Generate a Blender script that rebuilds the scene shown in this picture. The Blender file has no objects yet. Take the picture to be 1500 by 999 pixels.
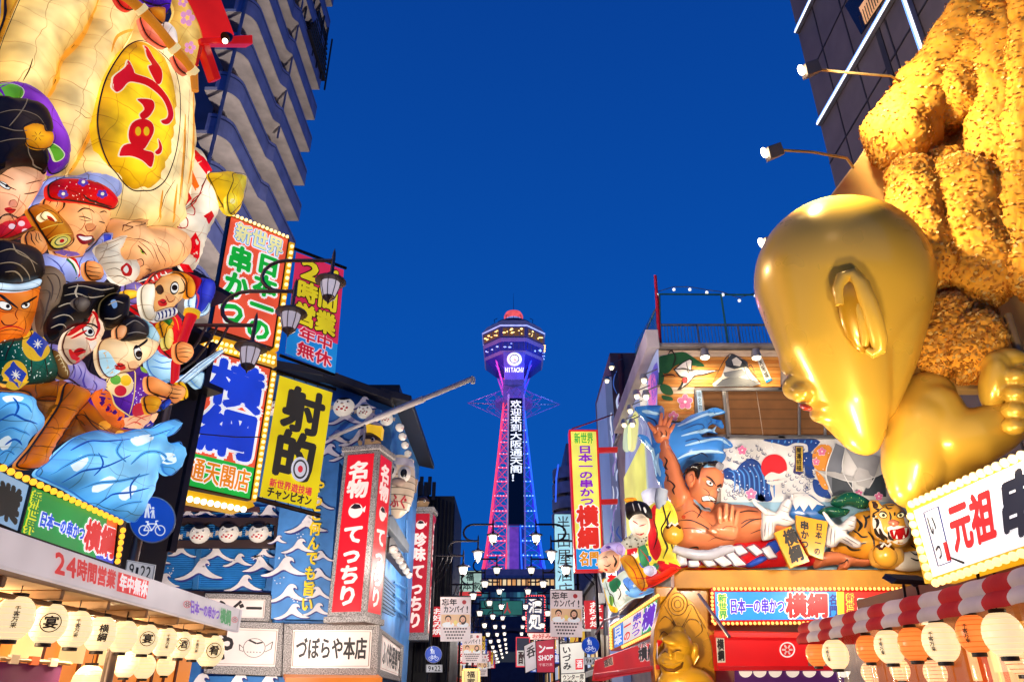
import bpy, math, random
import numpy as np
from mathutils import Vector, Matrix, noise
from mathutils.bvhtree import BVHTree
from mathutils.geometry import delaunay_2d_cdt
random.seed(7)
S = bpy.context.scene
COL = S.collection
# ------------------------------------------------------------------ camera
F = 1060.0
PITCH = math.radians(26.13)
EYE = Vector((0, 0, 1.6))
SP, CP = math.sin(PITCH), math.cos(PITCH)
cam_d = bpy.data.cameras.new('camera')
cam_d.sensor_width = 36
cam_d.lens = F / 1500 * 36
cam_d.clip_end = 5000
cam_d.clip_start = .05
cam = bpy.data.objects.new('camera', cam_d)
COL.objects.link(cam)
cam.location = EYE
cam.rotation_euler = (math.pi / 2 + PITCH, 0, 0)
S.camera = cam
# ------------------------------------------------------------------ dusk sky
W = bpy.data.worlds.new('World')
S.world = W
W.use_nodes = True
nt = W.node_tree
nt.nodes.clear()
out = nt.nodes.new('ShaderNodeOutputWorld')
bg = nt.nodes.new('ShaderNodeBackground')
sky = nt.nodes.new('ShaderNodeTexSky')
sky.sky_type = 'NISHITA'
sky.sun_disc = False
sky.sun_elevation = math.radians(-3.5)
sky.sun_rotation = math.radians(200)
sky.ozone_density = 3.0
bg.inputs['Strength'].default_value = .05
tc = nt.nodes.new('ShaderNodeTexCoord')
sep = nt.nodes.new('ShaderNodeSeparateXYZ')
ramp = nt.nodes.new('ShaderNodeValToRGB')
nt.links.new(tc.outputs['Generated'], sep.inputs[0])
nt.links.new(sep.outputs['Z'], ramp.inputs[0])
ramp.color_ramp.elements[0].position = 0.0
ramp.color_ramp.elements[0].color = (.003, .098, .47, 1)
ramp.color_ramp.elements[1].position = .85
ramp.color_ramp.elements[1].color = (.002, .046, .29, 1)
e = ramp.color_ramp.elements.new(.45)
e.color = (.002, .078, .42, 1)
bg2 = nt.nodes.new('ShaderNodeBackground')
add = nt.nodes.new('ShaderNodeAddShader')
nt.links.new(sky.outputs[0], bg.inputs['Color'])
nt.links.new(ramp.outputs[0], bg2.inputs['Color'])
nt.links.new(bg.outputs[0], add.inputs[0])
nt.links.new(bg2.outputs[0], add.inputs[1])
nt.links.new(add.outputs[0], out.inputs[0])
# a last trace of skylight from the west
sd = bpy.data.lights.new('sun', 'SUN')
sd.energy = .05
sd.angle = math.radians(12)
sd.color = (1, .85, .75)
so = bpy.data.objects.new('sun', sd)
COL.objects.link(so)
so.rotation_euler = (math.radians(60), 0, math.radians(-20))
S.view_settings.view_transform = 'Standard'
S.view_settings.look = 'None'
S.view_settings.exposure = 0.0
S.view_settings.gamma = 1
S.cycles.use_denoising = True
S.cycles.max_bounces = 6
S.cycles.diffuse_bounces = 3
S.cycles.glossy_bounces = 3
S.cycles.transparent_max_bounces = 8
S.cycles.sample_clamp_indirect = 3.0
S.cycles.caustics_reflective = False
S.cycles.caustics_refractive = False

# ------------------------------------------------------------------ projection helpers
def ray(px, py):
    u = (px - 750) / F
    v = (499.5 - py) / F
    return Vector((u, CP - v * SP, SP + v * CP))

HZ = 499.5 + F * SP / CP

def at(px, py, Y):
    r = ray(px, py)
    return EYE + r * (Y / r.y)

def mpp(P):
    'metres per photo pixel at a point'
    d = P - EYE
    return (d.y * CP + d.z * SP) / F

class Plane:
    'a vertical wall plane: through pixel (px,py) at depth Y, its horizontals running to vanishing column vx'
    def __init__(s, px, py, Y=None, vx=None, X=None):
        r = ray(px, py)
        if X is not None:
            Y = X / r.x * r.y
        s.o = EYE + r * (Y / r.y)
        if vx is None:
            h = Vector((1, 0, 0))
        else:
            q = ray(vx, HZ)
            h = Vector((q.x, q.y, 0)).normalized()
        n = Vector((h.y, -h.x, 0))
        if n.dot(EYE - s.o) < 0:
            h, n = -h, -n
        s.h, s.n = h, n
    def ab(s, px, py, d=0.0):
        r = ray(px, py)
        t = ((s.o + s.n * d - EYE).dot(s.n)) / r.dot(s.n)
        P = EYE + r * t
        return ((P - s.o).dot(s.h), P.z)
    def w(s, a, b, d=0.0):
        P = s.o + s.h * a + s.n * d
        return Vector((P.x, P.y, b))
    def px(s, px, py, d=0.0):
        return s.w(*s.ab(px, py, d), d)
    def scale(s, px, py, d=0.0):
        a = s.px(px, py, d)
        return mpp(a)

def T(x0, y0, sc):
    def f(st):
        return [(x0 + float(a) / sc, y0 + float(b) / sc) for a, b in (q.split(',') for q in st.split())]
    return f
c0 = T(0, 0, 1)
c1 = T(0, 0, 3.33)
c2 = T(0, 220, 3.568)
c3 = T(0, 400, 3.568)
c4 = T(0, 660, 2.946)
c5 = T(240, 300, 4.164)
c6 = T(230, 500, 3.841)
d1 = T(200, 700, 3.343)
d2 = T(380, 540, 2.175)
d3 = T(590, 740, 3.856)
d4 = T(660, 400, 4.54)
d5 = T(640, 600, 3.842)
d6 = T(280, 0, 3.025)
e1 = T(870, 390, 3.7)
e2 = T(880, 580, 3.567)
e3 = T(1040, 620, 4.1625)
e4 = T(860, 780, 4.56)
e5 = T(1040, 820, 3.261)
e6 = T(1090, 240, 2.171)
e7 = T(1090, 0, 3.329)
e8 = T(1300, 600, 2.505)

# ------------------------------------------------------------------ materials
def lin(hx):
    hx = hx.lstrip('#')
    o = []
    for i in (0, 2, 4):
        c = int(hx[i:i + 2], 16) / 255
        o.append(c / 12.92 if c <= .04045 else ((c + .055) / 1.055) ** 2.4)
    return o
MATS = {}
KNAME = {'paint': 'paint', 'gloss': 'gloss paint', 'metal': 'metal', 'lit': 'self-lit colour', 'paper': 'lit painted paper', 'lamp': 'lamp glow', 'cloth': 'cloth', 'gold': 'gold leaf', 'glow': 'glow tube', 'rough': 'rough plaster', 'crumb': 'bread crumb'}
def mat(hx, kind='paint', e=None):
    key = (hx, kind, e)
    if key in MATS:
        return MATS[key]
    m = bpy.data.materials.new(KNAME.get(kind, kind) + ' ' + hx.strip('#'))
    MATS[key] = m
    m.use_nodes = True
    N, L = m.node_tree.nodes, m.node_tree.links
    b = N['Principled BSDF']
    c = lin(hx)
    tc = N.new('ShaderNodeTexCoord')
    def nz(scale, detail=3, src='Object'):
        n = N.new('ShaderNodeTexNoise')
        n.inputs['Scale'].default_value = scale
        n.inputs['Detail'].default_value = detail
        L.new(tc.outputs[src], n.inputs['Vector'])
        return n
    def mr(sock, a, b_, lo=.3, hi=.7):
        r = N.new('ShaderNodeMapRange')
        r.inputs['From Min'].default_value = lo
        r.inputs['From Max'].default_value = hi
        r.inputs['To Min'].default_value = a
        r.inputs['To Max'].default_value = b_
        L.new(sock, r.inputs['Value'])
        return r.outputs[0]
    def mul(col, sock):
        x = N.new('ShaderNodeMix')
        x.data_type = 'RGBA'
        x.blend_type = 'MULTIPLY'
        x.inputs['Factor'].default_value = 1
        x.inputs['A'].default_value = (*col, 1)
        if not isinstance(sock, tuple):
            L.new(sock, x.inputs['B'])
        return x
    def bump(h, st, dist=.02):
        bm = N.new('ShaderNodeBump')
        bm.inputs['Strength'].default_value = st
        bm.inputs['Distance'].default_value = dist
        L.new(h, bm.inputs['Height'])
        L.new(bm.outputs[0], b.inputs['Normal'])
    if kind in ('paint', 'gloss', 'cloth', 'rough', 'metal'):
        n = nz(1.3, 6)
        v = mr(n.outputs['Fac'], .72 if kind != 'gloss' else .88, 1.1, .3, .7)
        x = mul(c, v)
        L.new(x.outputs['Result'], b.inputs['Base Color'])
        b.inputs['Roughness'].default_value = {'paint': .55, 'gloss': .22, 'cloth': .85, 'rough': .9, 'metal': .38}[kind]
        if kind == 'metal':
            b.inputs['Metallic'].default_value = .7
        if kind == 'rough':
            n9 = nz(26, 8)
            L.new(mr(n9.outputs['Fac'], .35, 1.45, .38, .62), x.inputs['B'])
            bump(nz(14, 6).outputs['Fac'], .6)
        if kind == 'cloth':
            bump(nz(5, 3).outputs['Fac'], .25)
    elif kind == 'gold':
        n = nz(.8, 5)
        x = mul(c, mr(nz(.5, 2).outputs['Fac'], .95, 1.04))
        L.new(x.outputs['Result'], b.inputs['Base Color'])
        b.inputs['Metallic'].default_value = .26
        L.new(mr(nz(1.5, 2).outputs['Fac'], .26, .32), b.inputs['Roughness'])
        b.inputs['Coat Weight'].default_value = .35
        b.inputs['Coat Roughness'].default_value = .12
    elif kind == 'crumb':
        vo = N.new('ShaderNodeTexVoronoi')
        vo.inputs['Scale'].default_value = 17
        n0 = nz(7, 3)
        av = N.new('ShaderNodeMix')
        av.data_type = 'VECTOR'
        av.inputs['Factor'].default_value = .12
        L.new(tc.outputs['Object'], av.inputs['A'])
        L.new(n0.outputs['Color'], av.inputs['B'])
        L.new(av.outputs['Result'], vo.inputs['Vector'])
        n = nz(2.2, 6)
        r = N.new('ShaderNodeValToRGB')
        r.color_ramp.elements[0].position = .3
        r.color_ramp.elements[0].color = (.72, .33, .05, 1)
        r.color_ramp.elements[1].position = .68
        r.color_ramp.elements[1].color = (*c, 1)
        ad = N.new('ShaderNodeMix')
        ad.data_type = 'RGBA'
        ad.inputs['Factor'].default_value = .45
        L.new(n.outputs['Color'], ad.inputs['A'])
        L.new(vo.outputs['Color'], ad.inputs['B'])
        L.new(ad.outputs['Result'], r.inputs[0])
        L.new(r.outputs[0], b.inputs['Base Color'])
        b.inputs['Roughness'].default_value = .9
        b.inputs['Specular IOR Level'].default_value = .15
        bump(vo.outputs['Distance'], -.5, .05)
    elif kind in ('lit', 'paper', 'lamp', 'glow'):
        b.inputs['Roughness'].default_value = .35 if kind != 'paper' else .5
        if kind == 'lamp':
            b.inputs['Base Color'].default_value = (*c, 1)
            b.inputs['Emission Color'].default_value = (*c, 1)
            b.inputs['Emission Strength'].default_value = e or 2.2
            m.cycles.emission_sampling = 'NONE'
        elif kind == 'glow':
            b.inputs['Base Color'].default_value = (*c, 1)
            b.inputs['Emission Color'].default_value = (*c, 1)
            b.inputs['Emission Strength'].default_value = e or 1.6
        elif kind == 'lit':  # lit signs, plus glow put into some plain walls, cloth and plates
            n = nz(.9, 2)
            x = mul(c, mr(n.outputs['Fac'], .74, 1.14))
            b.inputs['Base Color'].default_value = (c[0] * .6, c[1] * .6, c[2] * .6, 1)
            L.new(x.outputs['Result'], b.inputs['Emission Color'])
            b.inputs['Emission Strength'].default_value = e or .86
        else:
            # bulbs behind painted paper: uneven glow, wire frame as thin dark lines
            n = nz(1.7, 2, 'UV')
            x = mul(c, mr(n.outputs['Fac'], .62, 1.28, .32, .68))
            n2 = nz(1.1, 2, 'UV')
            av = N.new('ShaderNodeMix')
            av.data_type = 'VECTOR'
            av.inputs['Factor'].default_value = .35
            L.new(tc.outputs['UV'], av.inputs['A'])
            L.new(n2.outputs['Color'], av.inputs['B'])
            br = N.new('ShaderNodeTexBrick')
            br.inputs['Color1'].default_value = (1, 1, 1, 1)
            br.inputs['Color2'].default_value = (.93, .93, .93, 1)
            br.inputs['Mortar'].default_value = (.5, .42, .34, 1)
            br.inputs['Scale'].default_value = 1.0
            br.inputs['Mortar Size'].default_value = .0038
            br.inputs['Mortar Smooth'].default_value = .6
            br.offset = 0.0
            br.inputs['Brick Width'].default_value = .31
            br.inputs['Row Height'].default_value = .27
            L.new(av.outputs['Result'], br.inputs['Vector'])
            y = N.new('ShaderNodeMix')
            y.data_type = 'RGBA'
            y.blend_type = 'MULTIPLY'
            y.inputs['Factor'].default_value = 1
            L.new(x.outputs['Result'], y.inputs['A'])
            L.new(br.outputs['Color'], y.inputs['B'])
            b.inputs['Base Color'].default_value = (c[0] * .4, c[1] * .35, c[2] * .3, 1)
            L.new(y.outputs['Result'], b.inputs['Emission Color'])
            # inner light painted into the emission, fading toward the rim of each shell
            ga = N.new('ShaderNodeAttribute')
            ga.attribute_name = 'inner_glow'
            b.inputs['Emission Strength'].default_value = 1
            L.new(mr(ga.outputs['Fac'], .7, e or 1.32, 0, 1), b.inputs['Emission Strength'])
            gm = N.new('ShaderNodeGamma')
            L.new(y.outputs['Result'], gm.inputs['Color'])
            L.new(mr(ga.outputs['Fac'], 1.9, .98, 0, 1), gm.inputs['Gamma'])
            L.new(gm.outputs[0], b.inputs['Emission Color'])
    return m

# ------------------------------------------------------------------ scene tree
ORG = {}
PENDING = []
def thing(name, label, cat, loc, group=None):
    o = bpy.data.objects.new(name, None)
    o.empty_display_size = .1
    COL.objects.link(o)
    o.location = loc
    o['label'] = label
    o['category'] = cat
    if group:
        o['group'] = group
    ORG[o] = Vector(loc)
    return o
def dup(root, loc, label=None):
    r = root.copy()
    COL.objects.link(r)
    r.location = loc
    if label:
        r['label'] = label
    for ch in root.children:
        c = ch.copy()
        COL.objects.link(c)
        c.parent = r
        for g in ch.children:
            k = g.copy()
            COL.objects.link(k)
            k.parent = c
    return r

class MB:
    def __init__(s, name, parent=None, **kw):
        s.name, s.parent, s.kw = name, parent, kw
        s.v, s.f, s.mi, s.mats, s.uv, s.gl = [], [], [], [], {}, {}
        s.obj = None
        PENDING.append(s)
    def m(s, mt):
        if isinstance(mt, str):
            mt = mat(mt)
        if mt not in s.mats:
            s.mats.append(mt)
        return s.mats.index(mt)
    def add(s, vs, fs, mt, uv=None, gl=None):
        k = len(s.v)
        i = s.m(mt)
        s.v.extend(vs)
        if uv:
            for j, q in enumerate(uv):
                s.uv[k + j] = q
        if gl is not None:
            for j, q in enumerate(gl):
                s.gl[k + j] = q
        for f in fs:
            s.f.append([k + j for j in f])
            s.mi.append(i)
    def poly(s, pts, mt):
        s.add(pts, [list(range(len(pts)))], mt)
    def hexa(s, p, mt):
        'eight corners: 0-3 front loop, 4-7 back loop'
        s.add(p, [[0, 1, 2, 3], [7, 6, 5, 4], [0, 4, 5, 1], [1, 5, 6, 2], [2, 6, 7, 3], [3, 7, 4, 0]], mt)
    def box(s, x0, x1, y0, y1, z0, z1, mt):
        s.hexa([Vector(q) for q in ((x0, y0, z0), (x1, y0, z0), (x1, y0, z1), (x0, y0, z1), (x0, y1, z0), (x1, y1, z0), (x1, y1, z1), (x0, y1, z1))], mt)
    def prism(s, P, quad, d0, d1, mt):
        'pixel quad on plane P between offsets d0 (back) and d1 (front)'
        ab = [P.ab(*q, d1) for q in quad]
        n = len(ab)
        fr = [P.w(a, b, d1) for a, b in ab]
        bk = [P.w(a, b, d0) for a, b in ab]
        s.add(fr + bk, [list(range(n))] + [[n + j for j in range(n - 1, -1, -1)]] + [[j, n + j, n + (j + 1) % n, (j + 1) % n] for j in range(n)], mt)
    def pbox(s, P, a0, a1, b0, b1, d0, d1, mt):
        s.hexa([P.w(a0, b0, d1), P.w(a1, b0, d1), P.w(a1, b1, d1), P.w(a0, b1, d1), P.w(a0, b0, d0), P.w(a1, b0, d0), P.w(a1, b1, d0), P.w(a0, b1, d0)], mt)
    def tube(s, pts, r, mt, n=8, cap=True):
        pts = [Vector(p) for p in pts]
        rs = r if isinstance(r, (list, tuple)) else [r] * len(pts)
        vs, fs = [], []
        up = None
        for i, p in enumerate(pts):
            t = (pts[min(i + 1, len(pts) - 1)] - pts[max(i - 1, 0)]).normalized()
            if up is None:
                up = t.orthogonal().normalized()
            x = (up - t * up.dot(t))
            x = x.normalized() if x.length > 1e-6 else t.orthogonal().normalized()
            up = x
            y = t.cross(x)
            for k in range(n):
                a = 2 * math.pi * k / n
                vs.append(p + (x * math.cos(a) + y * math.sin(a)) * rs[i])
        for i in range(len(pts) - 1):
            for k in range(n):
                k2 = (k + 1) % n
                fs.append([i * n + k, i * n + k2, (i + 1) * n + k2, (i + 1) * n + k])
        if cap:
            fs.append([n - 1 - k for k in range(n)])
            fs.append([(len(pts) - 1) * n + k for k in range(n)])
        s.add(vs, fs, mt)
    def lathe(s, c, prof, mt, n=16, ax=None):
        'prof: (radius, height along axis)'
        c = Vector(c)
        z = Vector(ax).normalized() if ax is not None else Vector((0, 0, 1))
        x = z.orthogonal().normalized() if ax is not None else Vector((1, 0, 0))
        y = z.cross(x)
        vs, fs = [], []
        for r, h in prof:
            for k in range(n):
                a = 2 * math.pi * k / n
                vs.append(c + z * h + (x * math.cos(a) + y * math.sin(a)) * r)
        for i in range(len(prof) - 1):
            for k in range(n):
                k2 = (k + 1) % n
                fs.append([i * n + k, i * n + k2, (i + 1) * n + k2, (i + 1) * n + k])
        s.add(vs, fs, mt)
    def ell(s, c, rx, ry, rz, mt, n=16, M=None):
        c = Vector(c)
        vs, fs = [], []
        m_ = n // 2
        for i in range(m_ + 1):
            t = math.pi * i / m_
            for k in range(n):
                a = 2 * math.pi * k / n
                p = Vector((rx * math.sin(t) * math.cos(a), ry * math.sin(t) * math.sin(a), rz * math.cos(t)))
                vs.append(c + (M @ p if M else p))
        for i in range(m_):
            for k in range(n):
                k2 = (k + 1) % n
                fs.append([i * n + k, (i + 1) * n + k, (i + 1) * n + k2, i * n + k2])
        s.add(vs, fs, mt)
    def build(s):
        if s.obj:
            return s.obj
        if not s.v:
            return None
        par = s.parent
        if isinstance(par, MB):
            par = par.build()
        if par is not None:
            org = ORG[par]
        else:
            vs = np.array([tuple(v) for v in s.v])
            lo, hi = vs.min(0), vs.max(0)
            org = Vector(((lo[0] + hi[0]) / 2, (lo[1] + hi[1]) / 2, lo[2])) if not s.kw.get('at0') else Vector((0, 0, 0))
        me = bpy.data.meshes.new(s.name)
        me.from_pydata([tuple(Vector(v) - org) for v in s.v], [], s.f)
        for mt in s.mats:
            me.materials.append(mt)
        me.polygons.foreach_set('material_index', s.mi)
        if s.uv:
            ul = me.uv_layers.new(name='UVMap')
            li = np.zeros(len(me.loops), dtype=np.int32)
            me.loops.foreach_get('vertex_index', li)
            tab = np.zeros((len(s.v), 2), dtype=np.float32)
            for k, q in s.uv.items():
                tab[k] = q
            ul.data.foreach_set('uv', tab[li].ravel())
        if s.gl:
            at_ = me.attributes.new('inner_glow', 'FLOAT', 'POINT')
            ga = np.full(len(s.v), .75, dtype=np.float32)
            for k, q in s.gl.items():
                ga[k] = q
            at_.data.foreach_set('value', ga)
        me.validate()
        me.update()
        if not s.kw.get('flat'):
            me.polygons.foreach_set('use_smooth', [True] * len(me.polygons))
            me.set_sharp_from_angle(angle=math.radians(s.kw.get('ang', 38)))
        o = bpy.data.objects.new(s.name, me)
        COL.objects.link(o)
        ORG[o] = org
        if par is not None:
            o.parent = par
        else:
            o.location = org
        for k in ('label', 'category', 'group', 'kind'):
            if s.kw.get(k):
                o[k] = s.kw[k]
        if s.kw.get('bevel'):
            bv = o.modifiers.new('bevel', 'BEVEL')
            bv.width = s.kw['bevel']
            bv.segments = 2
            bv.limit_method = 'ANGLE'
        s.obj = o
        return o
def flush():
    for s in PENDING:
        s.build()
    PENDING.clear()
def part(name, parent, **kw):
    return MB(name, parent, **kw)
def single(name, label, cat, group=None, **kw):
    return MB(name, None, label=label, category=cat, group=group, **kw)

# ------------------------------------------------------------------ lettering
GLY = {}
def glyph(ch):
    if ch in GLY:
        return GLY[ch]
    cu = bpy.data.curves.new('glyph', 'FONT')
    cu.body = ch
    cu.resolution_u = 2
    o = bpy.data.objects.new('glyph', cu)
    COL.objects.link(o)
    dg = bpy.context.evaluated_depsgraph_get()
    me = bpy.data.meshes.new_from_object(o.evaluated_get(dg))
    v = [(q.co.x, q.co.y) for q in me.vertices]
    f = [list(p.vertices) for p in me.polygons]
    bpy.data.objects.remove(o)
    bpy.data.meshes.remove(me)
    bpy.data.curves.remove(cu)
    GLY[ch] = (v, f)
    return GLY[ch]
def lettering(mb, fn, st, box, fill, bold=.02, outline=(), d=.02, vert=False, kind='lit', tight=False, step=.003, e=None):
    '''write st inside box=(u0,v0,u1,v1) of a sign face; fn(u,v,d) gives the world point, v runs down'''
    u0, v0, u1, v1 = box
    n = len(st)
    asp = None
    cells = []
    for i, ch in enumerate(st):
        if vert:
            cells.append((ch, u0, v0 + (v1 - v0) * i / n, u1, v0 + (v1 - v0) * (i + 1) / n))
        else:
            cells.append((ch, u0 + (u1 - u0) * i / n, v0, u0 + (u1 - u0) * (i + 1) / n, v1))
    p00 = fn(u0, v0, 0)
    cw = (fn(cells[0][3], v0, 0) - p00).length
    chh = (fn(u0, cells[0][4], 0) - p00).length
    layers = [(hx, r, 10, dd) for (hx, r), dd in zip(sorted(outline, key=lambda q: -q[1]), range(9))]
    layers.append((fill, bold, 8 if bold > 0 else 1, len(outline)))
    for hx, r, k, li in layers:
        mt = mat(hx, kind, e)
        offs = [(0, 0)] + ([(r * math.cos(2 * math.pi * j / k), r * math.sin(2 * math.pi * j / k)) for j in range(k)] if r > 0 else [])
        for ch, a0, b0, a1, b1 in cells:
            if ch == ' ':
                continue
            gv, gf = glyph(ch)
            if not gv:
                continue
            if ord(ch) < 256 or tight:
                xs = [q[0] for q in gv]
                ys = [q[1] for q in gv]
                x0, x1, y0, y1 = min(xs), max(xs), min(ys), max(ys)
                if ord(ch) < 256 and x1 - x0 < .3:
                    m_ = (x0 + x1) / 2
                    x0, x1 = m_ - .25, m_ + .25
                x0 -= .05; x1 += .05; y0 -= .05; y1 += .05
            else:
                x0, x1, y0, y1 = -.0, 1.0, -.14, .86
            if ch in 'ー' and vert:
                gv = [(.5 + (q[1] - .36), .36 - (q[0] - .5)) for q in gv]
            for oi, (ox, oy) in enumerate(offs):
                asp = chh / max(cw, 1e-6)
                dd = d + li * step * 4 + oi * step * .12
                vs = []
                for x, y in gv:
                    fu = (x - x0) / (x1 - x0) + ox * min(1, asp)
                    fv = 1 - ((y - y0) / (y1 - y0) + oy * min(1, 1 / asp))
                    vs.append(fn(a0 + (a1 - a0) * fu, b0 + (b1 - b0) * fv, dd))
                mb.add(vs, gf, mt)
def quadfn(P, quad, d0=0.0):
    'bilinear face of a sign: quad = TL,TR,BR,BL pixels'
    ab = [Vector((*P.ab(*q, d0), 0)) for q in quad]
    def fn(u, v, d=0.0):
        t = ab[0].lerp(ab[1], u).lerp(ab[3].lerp(ab[2], u), v)
        return P.w(t.x, t.y, d0 + d)
    return fn
def facequad(mb, fn, box, hx, kind='lit', d=0.0, e=None):
    u0, v0, u1, v1 = box
    mb.poly([fn(u0, v1, d), fn(u1, v1, d), fn(u1, v0, d), fn(u0, v0, d)], mat(hx, kind, e))
BULB = {}
def bulbs(parent, pts, r=.05, hx='#ffd98a', e=2.6, name='bulb'):
    key = (round(r, 3), hx, e)
    if key not in BULB:
        me = bpy.data.meshes.new('bulb')
        vs, fs = [], []
        n, m_ = 8, 5
        for i in range(m_ + 1):
            t = math.pi * i / m_
            for k in range(n):
                a = 2 * math.pi * k / n
                vs.append((r * math.sin(t) * math.cos(a), r * math.sin(t) * math.sin(a), r * math.cos(t)))
        for i in range(m_):
            for k in range(n):
                fs.append((i * n + k, (i + 1) * n + k, (i + 1) * n + (k + 1) % n, i * n + (k + 1) % n))
        me.from_pydata(vs, [], fs)
        me.validate()
        me.polygons.foreach_set('use_smooth', [True] * len(me.polygons))
        me.materials.append(mat(hx, 'lamp', e))
        BULB[key] = me
    par = parent.build() if isinstance(parent, MB) else parent
    for p in pts:
        o = bpy.data.objects.new(name, BULB[key])
        COL.objects.link(o)
        o.parent = par
        o.location = Vector(p) - ORG[par]
def along(p, q, n, skip_ends=False):
    p, q = Vector(p), Vector(q)
    return [p.lerp(q, (i + .5) / n) for i in range(n)]

# ------------------------------------------------------------------ reliefs drawn on a wall plane
def smooth_poly(pts, k=4, closed=True):
    n = len(pts)
    o = []
    rng = range(n) if closed else range(n - 1)
    for i in rng:
        if closed:
            p0, p1, p2, p3 = pts[(i - 1) % n], pts[i], pts[(i + 1) % n], pts[(i + 2) % n]
        else:
            p0, p1, p2, p3 = pts[max(i - 1, 0)], pts[i], pts[i + 1], pts[min(i + 2, n - 1)]
        for j in range(k):
            t = j / k
            o.append(tuple(.5 * (2 * p1[c] + (p2[c] - p0[c]) * t + (2 * p0[c] - 5 * p1[c] + 4 * p2[c] - p3[c]) * t * t + (3 * p1[c] - p0[c] - 3 * p2[c] + p3[c]) * t ** 3) for c in (0, 1)))
    if not closed:
        o.append(pts[-1])
    return o
def inside(P, poly):
    x, y = P[:, 0], P[:, 1]
    r = np.zeros(len(P), bool)
    n = len(poly)
    for i in range(n):
        x0, y0 = poly[i]
        x1, y1 = poly[(i + 1) % n]
        if y0 == y1:
            continue
        c = ((y0 > y) != (y1 > y)) & (x < (x1 - x0) * (y - y0) / (y1 - y0) + x0)
        r ^= c
    return r
def segdist(P, poly):
    d = np.full(len(P), 1e9)
    n = len(poly)
    for i in range(n):
        a = np.array(poly[i])
        b = np.array(poly[(i + 1) % n])
        ab = b - a
        L = (ab ** 2).sum()
        if L < 1e-14:
            continue
        t = np.clip(((P - a) @ ab) / L, 0, 1)
        q = a + t[:, None] * ab
        d = np.minimum(d, np.sqrt(((P - q) ** 2).sum(1)))
    return d
def fill(poly, res):
    'triangulate polygon (a,b) with inner points; returns verts array, tris, index count of boundary'
    A = np.array(poly)
    lo, hi = A.min(0), A.max(0)
    nx = max(2, int((hi[0] - lo[0]) / res))
    ny = max(2, int((hi[1] - lo[1]) / (res * .87)))
    if nx * ny > 9000:
        k = math.sqrt(nx * ny / 9000)
        res *= k
        nx, ny = int(nx / k), int(ny / k)
    g = []
    for j in range(1, ny):
        for i in range(nx):
            g.append((lo[0] + (i + (.5 if j % 2 else .02)) * (hi[0] - lo[0]) / nx, lo[1] + j * (hi[1] - lo[1]) / ny))
    G = np.array(g) if g else np.zeros((0, 2))
    if len(G):
        k = inside(G, poly)
        G = G[k]
        if len(G):
            G = G[segdist(G, poly) > res * .45]
    vs = [Vector(p) for p in poly] + [Vector(p) for p in G]
    r = delaunay_2d_cdt(vs, [], [list(range(len(poly)))], 1, 1e-6)
    V = np.array([tuple(v) for v in r[0]])
    return V, r[2]
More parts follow.
